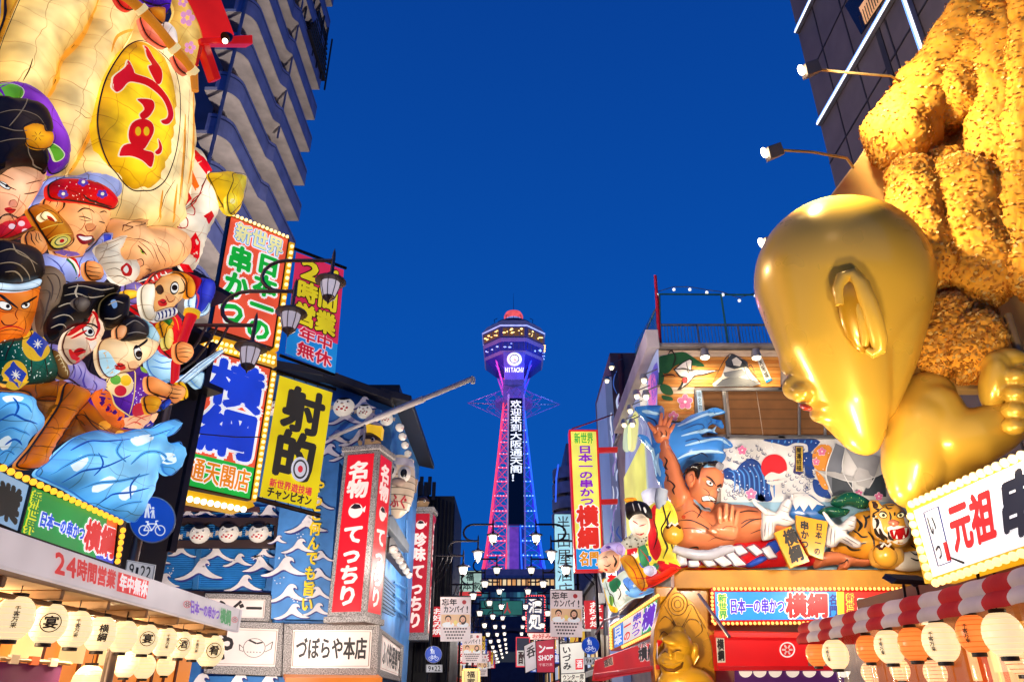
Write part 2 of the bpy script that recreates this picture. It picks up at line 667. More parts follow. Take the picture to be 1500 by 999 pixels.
class Relief:
    def __init__(s, P, kind='paper'):
        s.P, s.kind = P, kind
        s.v, s.f, s.bvh = [], [], None
    def _m(s, hx, kind=None):
        return mat(hx, kind or s.kind)
    def _reg(s, V, Fc):
        k = len(s.v)
        s.v.extend(V)
        s.f.extend([[k + j for j in f] for f in Fc])
        s.bvh = None
    def reset(s):
        s.v, s.f, s.bvh = [], [], None
    def height(s, a, b, dflt):
        if s.bvh is None:
            if not s.f:
                return dflt
            s.bvh = BVHTree.FromPolygons(s.v, s.f)
        h = s.bvh.ray_cast(Vector((a, b, 30)), Vector((0, 0, -1)))
        return h[0].z if h[0] is not None else dflt
    def hit(s, px, py, dflt=0.0):
        'where the sight line through a pixel meets the relief: (a, b, height)'
        if s.bvh is None and s.f:
            s.bvh = BVHTree.FromPolygons(s.v, s.f)
        if s.bvh is not None:
            o = EYE - s.P.o
            r = ray(px, py)
            h = s.bvh.ray_cast(Vector((o.dot(s.P.h), EYE.z, o.dot(s.P.n))), Vector((r.dot(s.P.h), r.z, r.dot(s.P.n))).normalized())
            if h[0] is not None:
                return (h[0].x, h[0].y, h[0].z)
        return (*s.P.ab(px, py, dflt), None)
    def onto(s, pts, d):
        'pixels to wall coordinates, following the relief'
        H = [s.hit(*p) for p in pts]
        z = [h[2] for h in H if h[2] is not None]
        dm = sorted(z)[len(z) // 2] if z else d
        return [(h[0], h[1]) if h[2] is not None else s.P.ab(*p, dm) for h, p in zip(H, pts)], dm
    def puff(s, mb, pts, hx, d=0.0, h=.2, R=None, thick=.08, kind=None, sm=True, res=None, k=4, outline=None, ow=2.0):
        ab = [s.P.ab(*p, d) for p in pts]
        if sm:
            ab = smooth_poly(ab, k)
        A = np.array(ab)
        area = abs(np.dot(A[:, 0], np.roll(A[:, 1], 1)) - np.dot(A[:, 1], np.roll(A[:, 0], 1))) / 2
        V, Fc = fill(ab, res or max(math.sqrt(max(area, 1e-5)) / 13, .012))
        D = segdist(V, ab)
        Rr = R or max(D.max(), 1e-3) * 1.02
        t = np.clip(D / Rr, 0, 1)
        H = d + h * np.sqrt(np.clip(1 - (1 - t) ** 2, 0, 1)) * (t > 1e-4)
        loc = [Vector((V[i, 0], V[i, 1], H[i])) for i in range(len(V))]
        s._reg(loc, Fc)
        vs = [s.P.w(q.x, q.y, q.z) for q in loc]
        mt = s._m(hx, kind)
        mb.add(vs, [list(f) for f in Fc], mt, uv=[(q.x, q.y) for q in loc], gl=[.12 + .88 * float(q) ** .6 for q in np.clip(D / min(Rr, .42), 0, 1)])
        n = len(ab)
        fr = [s.P.w(a, b, d) for a, b in ab]
        bk = [s.P.w(a, b, d - thick) for a, b in ab]
        mb.add(fr + bk, [[j, n + j, n + (j + 1) % n, (j + 1) % n] for j in range(n)] + [[2 * n - 1 - j for j in range(n)]], mt, uv=ab + ab)
        if outline:
            s.line(mb, pts + [pts[0]], ow, outline, taper=False, closed=sm, fix=d)
    def patch(s, mb, pts, hx, eps=.012, d=0.0, kind=None, sm=True, res=None, k=3):
        ab, dm = s.onto(pts, d)
        if sm:
            ab = smooth_poly(ab, k)
        A = np.array(ab)
        area = abs(np.dot(A[:, 0], np.roll(A[:, 1], 1)) - np.dot(A[:, 1], np.roll(A[:, 0], 1))) / 2
        V, Fc = fill(ab, res or max(math.sqrt(max(area, 1e-5)) / 6, .012))
        loc = [Vector((p[0], p[1], s.height(p[0], p[1], dm) + eps)) for p in V]
        mb.add([s.P.w(q.x, q.y, q.z) for q in loc], [list(f) for f in Fc], s._m(hx, kind), uv=[(q.x, q.y) for q in loc], gl=[.8] * len(loc))
    def disc(s, mb, cx, cy, rx, ry, hx, rot=0, n=12, **kw):
        c, sn = math.cos(math.radians(rot)), math.sin(math.radians(rot))
        pts = [(cx + rx * math.cos(t) * c - ry * math.sin(t) * sn, cy + rx * math.cos(t) * sn + ry * math.sin(t) * c) for t in (2 * math.pi * i / n for i in range(n))]
        s.patch(mb, pts, hx, **kw)
    def line(s, mb, pts, w, hx, taper=True, eps=.026, d=0.0, kind='lit', closed=False, k=6, fix=None):
        'a brush line, w pixels wide at its widest'
        mx, my = pts[len(pts) // 2]
        if len(pts) == 2:
            pts = [(pts[0][0] + (pts[1][0] - pts[0][0]) * i / 3, pts[0][1] + (pts[1][1] - pts[0][1]) * i / 3) for i in range(4)]
        if fix is None:
            ab, dm = s.onto(pts, d)
        else:
            dm = fix
            ab = [s.P.ab(*p, fix) for p in pts]
        if closed:
            ab = smooth_poly(ab[:-1], k)
            ab.append(ab[0])
        elif len(ab) > 2:
            ab = smooth_poly(ab, k, closed=False)
        else:
            (a0, b0), (a1, b1) = ab
            ab = [(a0 + (a1 - a0) * i / 4, b0 + (b1 - b0) * i / 4) for i in range(5)]
        wm = w * s.P.scale(mx, my, dm) * .41
        n = len(ab)
        vs, uv = [], []
        for i, (a, b) in enumerate(ab):
            p, q = ab[max(i - 1, 0)], ab[min(i + 1, n - 1)]
            tx, ty = q[0] - p[0], q[1] - p[1]
            l = math.hypot(tx, ty) or 1
            t = i / (n - 1)
            ww = wm * ((.25 + .75 * math.sin(math.pi * min(max(t, .0), 1)) ** .7) if taper else 1)
            for sg in (-1, 0, 1):
                x, y = a - ty / l * ww * sg, b + tx / l * ww * sg
                z = s.height(x, y, None)
                if z is None:
                    z = s.height(a, b, dm)
                if fix is not None:
                    z = max(z, fix) + .01
                vs.append((x, y, z + eps + (.004 if sg == 0 else 0)))
                uv.append((x, y))
        fs = []
        for i in range(n - 1):
            for j in (0, 1):
                q = i * 3 + j
                fs.append([q, q + 3, q + 4, q + 1])
        mb.add([s.P.w(*q) for q in vs], fs, s._m(hx, kind), uv=uv, gl=[.8] * len(vs))
    def eye(s, mb, cx, cy, rx, ry, rot=0, px=0, py=0, pr=.5, iris='#1a120c', white='#fbf6ea'):
        s.disc(mb, cx, cy, rx * 1.2, ry * 1.3, '#160e0a', rot, kind='lit', eps=.018)
        s.disc(mb, cx, cy, rx, ry, white, rot, kind='lit', eps=.026)
        s.disc(mb, cx + px, cy + py, ry * pr * 1.5, ry * pr * 1.5, iris, 0, kind='lit', eps=.034, n=10)
def base_of(P, px, py, d=0.0):
    return P.px(px, py, d)
for ch in sorted(set('新世界串かつ日本一の横綱通天閣店射的遊技場チャンピオン24時間営業年中無休名物てっちり珍味づぼらや本店宴客万来肴酒屋半田福忘年カンパイ!SHOP欢迎来到大阪通天阁！HITACHI元祖門開運招福9-22やっこ何んでも旨いふぐ料理専千寿酌呑処お好み焼')):
    glyph(ch)
# ================================================================== ground and street
g = MB('ground', None, kind='structure', at0=True)
g.box(-600, 600, -60, 1200, -.3, 0, mat('#45454a', 'rough'))
g = MB('road', None, kind='structure', at0=True)
g.box(-4.4, 4.0, -50, 170, 0, .006, mat('#6a5f58', 'rough'))
g = MB('pavement', None, kind='structure', at0=True)
g.box(-7.2, -4.4, -50, 170, 0, .12, mat('#8a8078', 'rough'))
g.box(4.0, 7.2, -50, 170, 0, .12, mat('#8a8078', 'rough'))

# ================================================================== left restaurant: building, lantern float
PF = Plane(265, 640, 13, vx=1400)
b = thing('restaurant_building', 'dark restaurant building behind the painted lantern figures', 'building', (-12, 13, 0))
w = part('wall', b, bevel=.03)
w.pbox(PF, -9, -1.5, 3.4, 15.5, -6, -.9, mat('#1c2238'))
w.pbox(PF, -1.5, .9, 3.4, 8.4, -6, -.9, mat('#1c2238'))
w = part('support_frame', b)
for px, py in ((285, 480), (300, 560), (318, 420), (290, 400), (275, 520)):
    a, z = PF.ab(px, py)
    w.pbox(PF, a - .35, a + .5, z - .05, z + .06, -.9, -.05, mat('#3a3f52', 'metal'))
w.pbox(PF, .55, .68, 4, 8.3, -.5, -.4, mat('#3a3f52', 'metal'))

R = Relief(PF)
SK = '#f9ae6c'
INK = '#1c120c'
GRP = 'lit paper figures of the left lantern float'
def fig(name, label, cat, px, py, d=0.0):
    R.reset()
    p = PF.px(px, py, d)
    return thing(name, label, cat, p, GRP)
def L(mb, T_, st, w=1.6, hx=INK, **kw):
    R.line(mb, T_(st), w, hx, **kw)
# ---- treasure sail bag
t = fig('treasure_sack', 'huge glowing cream sack with a yellow oval above the lantern figures', 'lantern float', 180, 300)
m = part('sack', t)
R.puff(m, c1('90,-30 480,-30 470,60 380,200 300,290 260,400 225,490 100,600 -30,640 -40,300'), '#f9d68c', 0, .5, 1.1)
R.puff(m, c1('470,-30 620,-30 690,60 650,150 570,290 500,450 470,560 400,720 340,830 230,880 215,500 300,290 390,190'), '#fad996', .02, .5, 1.0)
R.puff(m, c1('610,-10 700,90 830,235 925,365 945,520 950,700 940,860 900,1020 905,1110 760,1110 600,1100 400,960 330,850 400,720 470,560 500,450 570,290 650,150'), '#fadc9e', .05, .5, 1.2)
for st, w_ in (('478,-20 440,90 370,210 300,290 265,390 228,480', 9), ('645,150 570,180 540,260', 5), ('470,560 400,720 335,850', 6), ('900,560 890,800 870,1000', 6), ('860,900 840,1090', 5), ('790,930 770,1090', 5), ('940,420 940,700 915,900', 7)):
    L(m, c1, st, w_, '#f0a83c', kind='paper')
for st, w_ in (('478,-20 440,90 370,210 300,290 265,390 228,480', 2.2), ('155,290 140,340 108,400', 2), ('645,150 600,230 570,275', 1.6), ('360,540 410,575 440,580', 1.2), ('470,560 400,720 335,840', 1.6), ('905,640 895,800 880,980', 1.4), ('850,880 800,960 760,1080', 1.4), ('440,590 420,660 350,780', 1), ('600,880 590,960 560,1060', 1), ('920,440 915,600 905,780', 1.2)):
    L(m, c1, st, w_, '#5a3a12')
m = part('oval_crest', t)
R.puff(m, c1('690,205 760,245 820,330 855,440 858,600 835,760 790,880 740,930 690,938 630,930 560,860 500,750 470,620 480,500 515,380 580,270 630,220'), '#f3c51e', .42, .22, .5, thick=.2, outline=INK, ow=2.2)
for st in ('700,225 745,285 785,345 784,400 765,415 745,385 720,330 737,318 712,275', '622,298 648,345 660,365 740,395 800,455 835,520 842,570 822,605 795,608 782,592 810,580 815,545 785,480 720,425 660,405 622,405 590,440 562,452 543,420 550,380 585,350 612,325', '667,487 735,490 750,520 737,553 715,577 690,585 678,562 700,538 690,512', '640,605 690,582 735,600 747,640 725,690 690,735 640,710 623,660', '578,760 600,712 660,705 700,735 745,750 742,800 728,818 690,785 640,765 600,764', '768,680 786,715 783,745 765,757 752,745 772,722'):
    q = c1(st)
    R.line(m, q + [q[0]], 3.2, '#fbe9c0', taper=False, closed=True, eps=.016)
    R.patch(m, q, '#e0141c', kind='lit', eps=.024)
for x in (667, 708):
    R.disc(m, *c1('%d,645' % x)[0], 4.2, 6.6, '#f3c51e', kind='lit', eps=.04)
# ---- bamboo mast and cloths
t = fig('bamboo_mast', 'slanting lit bamboo pole with red and purple cloth at the top of the sack', 'lantern float', 250, 60, .6)
m = part('pole', t)
ps = c1('540,-60 620,-10 690,48 770,140 850,238 905,300 945,355 952,445')
m.tube([PF.px(*p, .95) for p in ps], [.105, .1, .1, .1, .095, .09, .085, .07], mat('#c9791c', 'lit'), 10)
for p in c1('690,48 850,238 940,352'):
    m.tube([PF.px(p[0] - 3, p[1] - 3.4, .95), PF.px(p[0] + 3, p[1] + 3.4, .95)], .125, mat('#f4d99a', 'lit'), 10)
m = part('cloth', t)
R.puff(m, c1('680,90 730,130 790,190 812,232 780,232 720,190 690,140'), '#f2886c', .8, .12, outline=INK, ow=1.4)
R.puff(m, c1('840,275 880,300 915,350 905,368 870,345 848,310'), '#f2886c', .8, .1, outline=INK, ow=1.4)
R.puff(m, c1('560,-20 640,20 650,45 620,55 580,30'), '#d84038', .8, .1, outline=INK, ow=1.4)
R.puff(m, c1('685,-20 815,-20 823,30 805,75 770,40 720,25 690,10'), '#5a2ab6', .7, .2, outline=INK, ow=1.6)
R.puff(m, c1('720,40 790,40 800,75 790,120 745,90 722,60'), '#d08a26', .7, .15, outline=INK, ow=1.4)
L(m, c1, '700,0 740,10 800,50', 1.5, '#2c1064')
R.puff(m, c1('800,110 850,160 858,240 820,215 790,160'), '#f4e6de', .55, .15, outline='#7a6048', ow=1)
m = part('flower_cloth', t)
R.puff(m, c1('830,-20 895,-20 985,185 955,330 930,350 870,240 820,150 850,60'), '#f6cd74', .3, .12)
for cx, cy, r in ((912, 90, 26), (925, 235, 20), (890, 10, 18)):
    for k in range(5):
        a = 2 * math.pi * k / 5
        q = c1('%f,%f' % (cx + r * .9 * math.cos(a), cy + r * math.sin(a)))[0]
        R.disc(m, q[0], q[1], r / 3.33 * .55, r / 3.33 * .6, '#f0a0c8', kind='lit')
L(m, c1, '895,-20 985,185 955,330', 2.5, '#c88a20')
# ---- far left banner edge
t = fig('striped_mast_cloth', 'blue cloth and golden mast edge cut by the left border', 'lantern float', 5, 40)
m = part('cloth', t)
R.puff(m, c1('-60,-30 22,-30 18,60 15,150 -60,190'), '#1f4fa8', .1, .15, outline=INK, ow=2)
m = part('mast', t)
R.puff(m, c1('25,-30 95,-30 60,70 10,190 -30,300 -60,300 -10,160 15,80'), '#c8922a', .55, .12, outline=INK, ow=2.5)
# ---- checked mallet behind
t = fig('lucky_mallet', 'white mallet with red diamonds and yellow bell end', 'lantern float', 300, 330)
m = part('mallet_body', t)
R.puff(m, c2('1000,-20 1060,40 1085,125 1135,230 1132,330 1092,420 1062,500 1020,620 960,625 930,570 980,540 992,490 940,420 905,395 920,330 990,280 1000,200 1005,100'), '#f3e6d2', .05, .3, .5)
for st in ('1062,345 1105,318 1118,345 1090,390', '982,480 1020,430 1045,480 1040,560 1020,590', '950,250 975,200 990,260 960,300 920,320', '1020,0 1108,108 1078,130 1040,80 1000,20', '930,590 985,600 1010,640 960,640'):
    R.patch(m, c2(st), '#d8121e', sm=False)
R.patch(m, c2('975,130 1000,100 1040,190 1020,215'), '#e0701c', sm=False)
for st, w_ in (('910,400 970,405 965,350 935,330', 1.8), ('940,330 1010,340 1000,270 1055,220', 1.8), ('1085,125 1060,180 1000,290 920,330', 1.2)):
    L(m, c2, st, w_, '#b01820')
L(m, c2, '1085,125 1060,175 1010,270 930,320', 1.1)
m = part('bell_end', t)
R.puff(m, d6('70,775 120,765 180,770 220,860 200,945 165,950 140,925 110,875 90,830'), '#f7d332', .3, .35, .5, outline='#5a4410', ow=1.4)
R.puff(m, d6('175,775 215,772 240,782 243,812 232,860 212,905 185,940 165,945 155,900 158,850 165,810'), '#f2dc50', .5, .1, outline='#5a4410', ow=1.6)
L(m, d6, '215,790 195,830 180,850 190,880 170,905', 1.2, '#a88818')
R.disc(m, *d6('182,893')[0], 4, 4, '#fdf3a0', kind='lit')
# ---- goddess
t = fig('court_lady_figure', 'black-haired lady figure in a purple headscarf at the left edge', 'lantern figure', 20, 280, .5)
m = part('headscarf', t)
R.puff(m, c1('-40,430 40,403 120,422 200,478 250,545 278,600 322,690 330,760 312,822 235,847 190,700 100,560 -40,560'), '#8b3fbd', .35, .3, outline=INK, ow=2)
for st in ('-30,425 60,413 110,440 95,485 30,495 -30,500', '235,705 285,722 310,762 270,792 245,752'):
    q = c1(st)
    R.patch(m, q, '#6cae38')
    R.line(m, q + [q[0]], 1.3, '#e8f0b0', closed=True, taper=False)
m = part('face', t)
R.puff(m, c2('-40,95 60,75 150,80 205,95 240,110 226,165 205,212 185,245 160,285 120,335 60,372 -40,385'), '#ffc9a2', .5, .3, .6)
R.eye(m, *c2('18,187')[0], 9, 3.2, 32, 3, 1)
L(m, c2, '-20,165 30,190 80,212', 2.4)
L(m, c2, '120,232 160,228 195,218', 2.2)
L(m, c2, '-20,125 30,140 70,160', 1.8, '#6a3a20')
L(m, c2, '130,180 170,170 215,160', 1.8, '#6a3a20')
L(m, c2, '100,235 92,265 80,300 55,300', 1.4, '#8a3a1c')
R.disc(m, *c2('62,283')[0], 6.5, 6, '#f29a78', kind='lit')
L(m, c2, '45,290 50,268 75,265 84,285', 1.2, '#8a3a1c')
R.patch(m, c2('20,308 45,300 62,306 82,312 62,332 38,328'), '#d2181c', kind='lit')
L(m, c2, '22,312 50,316 80,313', 1.1)
m = part('hair', t)
R.puff(m, c1('-40,500 60,478 150,490 215,532 247,600 252,655 228,740 232,790 218,850 150,812 60,818 -40,845'), '#2c2320', .7, .3, .5)
for st in ('-20,560 80,540 180,570 225,640', '-20,700 80,680 160,690 210,740', '110,480 90,560 40,620', '-10,620 70,640 160,640', '130,700 140,760 200,830'):
    L(m, c1, st, 1.8, '#7a6a58')
m = part('hair_ornament', t)
R.puff(m, c1('105,625 160,600 212,615 217,640 255,645 262,682 236,722 182,732 125,712 113,670'), '#e0a41e', .95, .1, outline=INK, ow=1.6)
for k in range(6):
    a = k * math.pi / 3
    L(m, c1, '%f,%f %f,%f' % (180 + 8 * math.cos(a), 668 + 6 * math.sin(a), 180 + 32 * math.cos(a), 668 + 26 * math.sin(a)), 1.2, '#7a4a08')
m = part('robe', t)
R.puff(m, c2('-40,370 60,370 120,345 160,400 150,445 60,470 -40,480'), '#cf2a3c', .4, .2, outline=INK, ow=1.6)
for p in ((60, 400), (110, 385), (130, 425)):
    R.disc(m, *c2('%d,%d' % p)[0], 5, 4, '#f6d8e0', kind='lit')
R.puff(m, c2('-40,372 50,375 30,440 -40,470'), '#7fc8d8', .45, .1, outline=INK, ow=1.4)
R.puff(m, c2('-40,470 60,455 190,392 208,402 120,452 20,492 -40,510'), '#8f5f2a', .6, .1, outline=INK, ow=1.4)
# ---- man in red cap
t = fig('red_cap_man_figure', 'laughing man figure in a red flowered cap holding a golden drum', 'lantern figure', 110, 330, .4)
m = part('blue_hood', t)
R.puff(m, c2('160,308 200,220 258,150 400,138 470,116 562,128 622,163 634,212 600,262 400,300 250,320'), '#b4bff0', .3, .2, outline='#6a72b0', ow=1.2)
m = part('robe', t)
R.puff(m, c2('180,565 240,540 340,560 430,540 480,500 530,440 580,440 560,520 520,580 565,640 532,702 470,722 420,702 340,692 270,642'), '#b3bef0', .35, .25, outline=INK, ow=1.6)
R.patch(m, c2('540,440 580,445 575,470 540,485'), '#2a48c0')
for st in ('240,560 300,600 330,660', '430,540 410,600 430,680', '480,560 500,600', '200,580 240,620 300,660'):
    L(m, c2, st, 1.6, '#5560b0')
R.patch(m, c2('340,568 375,562 418,660 395,678'), '#f2e4d0', sm=False)
R.patch(m, c2('362,566 376,563 416,658 405,668'), '#c81a20', sm=False, eps=.02)
R.patch(m, c2('340,570 352,567 398,672 392,676'), '#1a6a3c', sm=False, eps=.02)
m = part('face', t)
R.puff(m, c2('265,500 300,430 300,290 350,268 450,280 562,305 565,360 545,420 505,470 445,525 420,560 300,560'), '#fdc388', .5, .32, .45, outline='#6a2c10', ow=1.2)
R.puff(m, c2('218,280 245,245 290,238 318,262 315,312 275,335 235,312'), '#f6a868', .55, .14, outline=INK, ow=1.6)
L(m, c2, '250,285 270,262 295,275 285,305', 1.6)
L(m, c2, '400,328 430,308 465,312 490,332', 3)
L(m, c2, '405,350 435,352 475,368', 2.2)
L(m, c2, '408,362 440,372 470,372', 1.2)
L(m, c2, '515,330 540,322 555,332', 2.4)
L(m, c2, '510,375 530,380 545,385', 2)
R.disc(m, *c2('470,405')[0], 8.5, 6.5, '#f29a5c', 10, kind='lit')
L(m, c2, '440,395 450,425 480,420 500,395', 1.6, '#7a2c10')
L(m, c2, '425,330 440,375 425,410 400,430', 1.2, '#b05820')
R.patch(m, c2('395,450 415,438 445,448 485,450 475,480 440,495 412,482'), '#8e1014', kind='lit')
R.patch(m, c2('405,452 440,456 475,455 470,468 430,474'), '#fdf8ee', kind='lit', eps=.02)
R.patch(m, c2('455,485 470,465 490,462 480,492 460,500'), '#3c2010', kind='lit')
R.patch(m, c2('280,515 340,525 400,535 415,550 350,558 290,540'), '#7a58a8', kind='lit')
m = part('cap', t)
R.puff(m, c2('245,195 270,170 330,150 420,152 500,172 562,208 602,255 610,287 582,312 540,302 450,282 350,267 290,264 250,247'), '#d81a20', .75, .22, .3, outline=INK, ow=1.8)
rr = random.Random(3)
for k in range(60):
    x, y = rr.uniform(262, 590), rr.uniform(160, 295)
    if inside(np.array([[x, y]]), [(270, 185), (420, 160), (560, 220), (600, 290), (450, 275), (265, 240)])[0]:
        R.disc(m, *c2('%f,%f' % (x, y))[0], .7, .7, '#ffe8d8', n=6, kind='lit')
for cx, cy in ((325, 232), (430, 170), (530, 232)):
    for k in range(5):
        a = 2 * math.pi * k / 5 + .3
        R.disc(m, *c2('%f,%f' % (cx + 17 * math.cos(a), cy + 13 * math.sin(a)))[0], 3.4, 3, '#5a3aa8', n=8, kind='lit', eps=.02)
    R.disc(m, *c2('%d,%d' % (cx, cy))[0], 2.6, 2.4, '#fdf0d0', n=8, kind='lit', eps=.03)
L(m, c2, '430,235 450,255 500,275 580,300', 2)
m = part('drum', t)
R.puff(m, c2('143,312 190,288 228,290 290,340 350,410 372,470 342,512 290,522 255,502 200,420 160,352'), '#bd7a1c', .7, .25, outline=INK, ow=1.8)
R.puff(m, c2('205,345 235,320 275,340 310,385 280,385 250,365 225,370'), '#f4e2b4', .9, .05, outline='#7a3a10', ow=1.2)
R.patch(m, c2('240,345 265,350 285,375 260,370'), '#d02018', kind='lit')
L(m, c2, '205,420 260,400 330,385', 1.6, '#f0c040')
L(m, c2, '240,480 290,450 370,440', 2, '#f0c040')
x, y = c2('312,480')[0]
for rx, ry, hx, ep in ((16.5, 9.6, INK, .02), (15.3, 8.6, '#e9d45a', .03), (10.4, 6, '#2f5a3a', .04), (8.8, 4.9, '#f0e08a', .05), (3.6, 2.6, '#d02020', .06)):
    R.disc(m, x, y, rx, ry, hx, -20, eps=ep, kind='lit')
m = part('hand', t)
R.puff(m, c2('125,462 140,432 158,430 175,422 195,432 228,480 238,530 192,552 140,512'), SK, .85, .16, outline=INK, ow=1.3)
for st in ('150,435 160,470 180,500', '170,428 182,465 200,490', '190,432 200,465 215,480'):
    L(m, c2, st, 1.3)
m = part('hand', t)
R.puff(m, c2('440,592 470,580 495,590 520,610 533,650 520,677 470,682 440,645'), SK, .8, .16, outline=INK, ow=1.3)
for st in ('445,610 480,615 520,620', '442,630 480,640 525,645', '448,655 480,660 515,665'):
    L(m, c2, st, 1.2)
# ---- bald bearded elder
t = fig('bearded_elder_figure', 'bald smiling elder figure with a long white beard', 'lantern figure', 200, 370, .3)
m = part('head', t)
R.puff(m, c2('545,420 560,372 600,360 680,370 745,362 764,385 742,408 805,398 885,405 950,440 980,500 972,560 930,602 860,622 765,652 705,690 640,650 600,560 580,470'), '#fdc48c', .35, .4, .5, outline='#7a3c14', ow=1.3)
for st, w_ in (('640,400 680,380 740,378 752,388 700,400', 2.2), ('635,425 640,395 665,400 690,405 640,430', 2), ('715,500 735,520 762,552', 2.6), ('690,468 740,470 790,500', 1.6), ('720,480 770,520 800,570', 1.4), ('800,468 830,530 855,610', 1.6), ('820,460 870,490 880,540', 1.2), ('790,500 815,560 830,600', 1.4), ('705,580 735,572 745,600 720,615', 1.7), ('755,625 785,632 770,645', 2), ('745,655 770,660 800,640', 1.6), ('640,510 620,480 660,460 700,470', 1.2), ('935,470 960,520 950,560', 1.2)):
    L(m, c2, st, w_, '#5a2810')
R.disc(m, *c2('718,592')[0], 7, 6, '#f6a470', 30, kind='lit')
R.disc(m, *c2('742,532')[0], 4.4, 2.4, '#a8b83a', 50, kind='lit')
R.disc(m, *c2('743,533')[0], 1.6, 1.6, INK, 50, kind='lit', eps=.02)
m = part('beard', t)
R.puff(m, c2('498,515 540,482 600,462 660,440 640,500 618,540 640,575 690,570 712,600 722,640 695,692 620,702 560,652 505,595'), '#ede2d0', .55, .25, .35)
for st in ('515,540 560,520 620,490', '510,570 570,560 620,550', '525,600 580,590 640,590', '550,630 600,620 640,640', '580,670 620,660 660,680', '530,500 590,480 640,460'):
    L(m, c2, st, 1.3, '#8a7460')
R.patch(m, c2('628,618 645,600 662,590 685,612 683,655 655,660 638,648'), '#c81c1c', kind='lit')
R.patch(m, c2('640,625 658,605 668,630 655,645'), '#fdf6ea', kind='lit', eps=.022)
# ---- red helmet warrior
t = fig('hooded_warrior_figure', 'glaring warrior figure in a red and yellow hood with a red staff', 'lantern figure', 245, 430, .5)
m = part('armour', t)
R.puff(m, c3('690,50 760,60 800,110 840,200 880,160 905,200 945,262 932,350 905,445 860,425 800,330 740,230 640,140'), '#d61c22', .4, .2, outline=INK, ow=1.6)
R.puff(m, c3('650,60 720,50 760,110 720,160 660,150'), '#8a7ab8', .5, .12, outline=INK, ow=1.3)
R.puff(m, c3('640,95 700,90 720,120 660,140'), '#e8b828', .6, .08, outline=INK, ow=1.2)
R.puff(m, c3('830,260 880,235 905,270 880,310 850,340 835,300'), '#e2a824', .6, .1, outline=INK, ow=1.2)
R.puff(m, c3('850,290 890,290 900,350 880,400 855,380'), '#e6d27a', .6, .1, outline=INK, ow=1.1)
R.puff(m, c3('862,245 900,240 885,275'), '#3a8a3c', .7, .05)
for st in ('850,215 905,230 930,300', '870,330 900,380 890,420', '700,60 720,100 760,140'):
    L(m, c3, st, 1.5, '#f2c23c')
m = part('face', t)
R.puff(m, c2('800,700 840,660 880,638 932,650 965,690 965,742 932,792 892,832 850,852 800,850 788,790 798,740'), '#f8cc92', .6, .28, outline='#5a2410', ow=1.4)
R.eye(m, *c2('908,722')[0], 5.4, 7.6, 10, -.5, -.3, .38)
L(m, c2, '940,670 962,715 955,742 925,752', 3.6)
R.patch(m, c2('815,715 840,705 855,735 840,755 820,750'), '#2a1c14', kind='lit')
R.disc(m, *c2('885,775')[0], 7.5, 6.5, '#f2a868', 30, kind='lit')
L(m, c2, '860,760 878,795 905,785 910,765', 1.6, '#7a2c10')
R.patch(m, c2('822,792 845,778 862,784 868,812 840,818 825,808'), '#cc1a1a', kind='lit')
L(m, c2, '820,790 850,800 865,785', 1.4)
m = part('hood', t)
R.puff(m, c2('875,632 940,640 990,668 1012,720 1002,772 970,765 962,692 932,650 882,646'), '#eda02a', .85, .12, outline=INK, ow=1.4)
R.puff(m, c2('770,690 815,640 880,622 890,640 840,662 800,700'), '#d82a24', .85, .1, outline=INK, ow=1.2)
for k in range(4):
    L(m, c2, '%d,%d %d,%d' % (800 + 22 * k, 690 - 14 * k, 790 + 22 * k, 662 - 9 * k), 1.8, '#f4ecd8')
R.puff(m, c2('950,638 1042,672 1032,722 1012,742 995,685'), '#c8161e', .8, .1, outline=INK, ow=1.2)
R.puff(m, c2('738,720 790,698 802,760 792,832 815,885 760,882 732,800'), '#efe4cf', .8, .14, outline='#8a7458', ow=1.1)
m = part('scarf', t)
R.puff(m, c2('803,852 900,822 918,862 817,898'), '#f3f0ee', .85, .1, outline=INK, ow=1.2)
for k in range(5):
    x = 818 + 20 * k
    R.patch(m, c2('%d,%d %d,%d %d,%d %d,%d' % (x, 850 - 6 * k, x + 9, 847 - 6 * k, x + 13, 886 - 6 * k, x + 4, 889 - 6 * k)), '#252a6a', sm=False, kind='lit')
m = part('hand', t)
R.puff(m, c3('912,385 935,362 965,364 996,385 1002,432 962,472 918,450'), SK, .95, .14, outline=INK, ow=1.4)
for st in ('925,400 960,395 995,400', '920,420 960,415 1000,420', '925,440 955,438 985,445'):
    L(m, c3, st, 1.3)
m = part('staff', t)
m.tube([PF.px(*p, .8) for p in c3('1003,215 975,290 945,380 918,470 912,575')], [.11, .09, .085, .08, .07], mat('#d4161e', 'lit'), 10)
m.tube([PF.px(*p, .8) for p in c3('1006,200 1000,222')], .15, mat('#e8b820', 'lit'), 10)
m = part('axe_head', t)
R.puff(m, c2('1005,820 1015,750 1030,680 1062,668 1112,690 1114,765 1062,850 1012,862'), '#3f48c0', .7, .15, outline=INK, ow=1.4)
R.puff(m, c2('978,790 1000,757 1020,760 1014,850 1060,845 1092,790 1085,850 1030,872 990,850'), '#cfe6f4', .8, .08, outline='#3a5a90', ow=1.1)
L(m, c2, '1040,690 1030,760 1025,830', 2, '#e03a58')
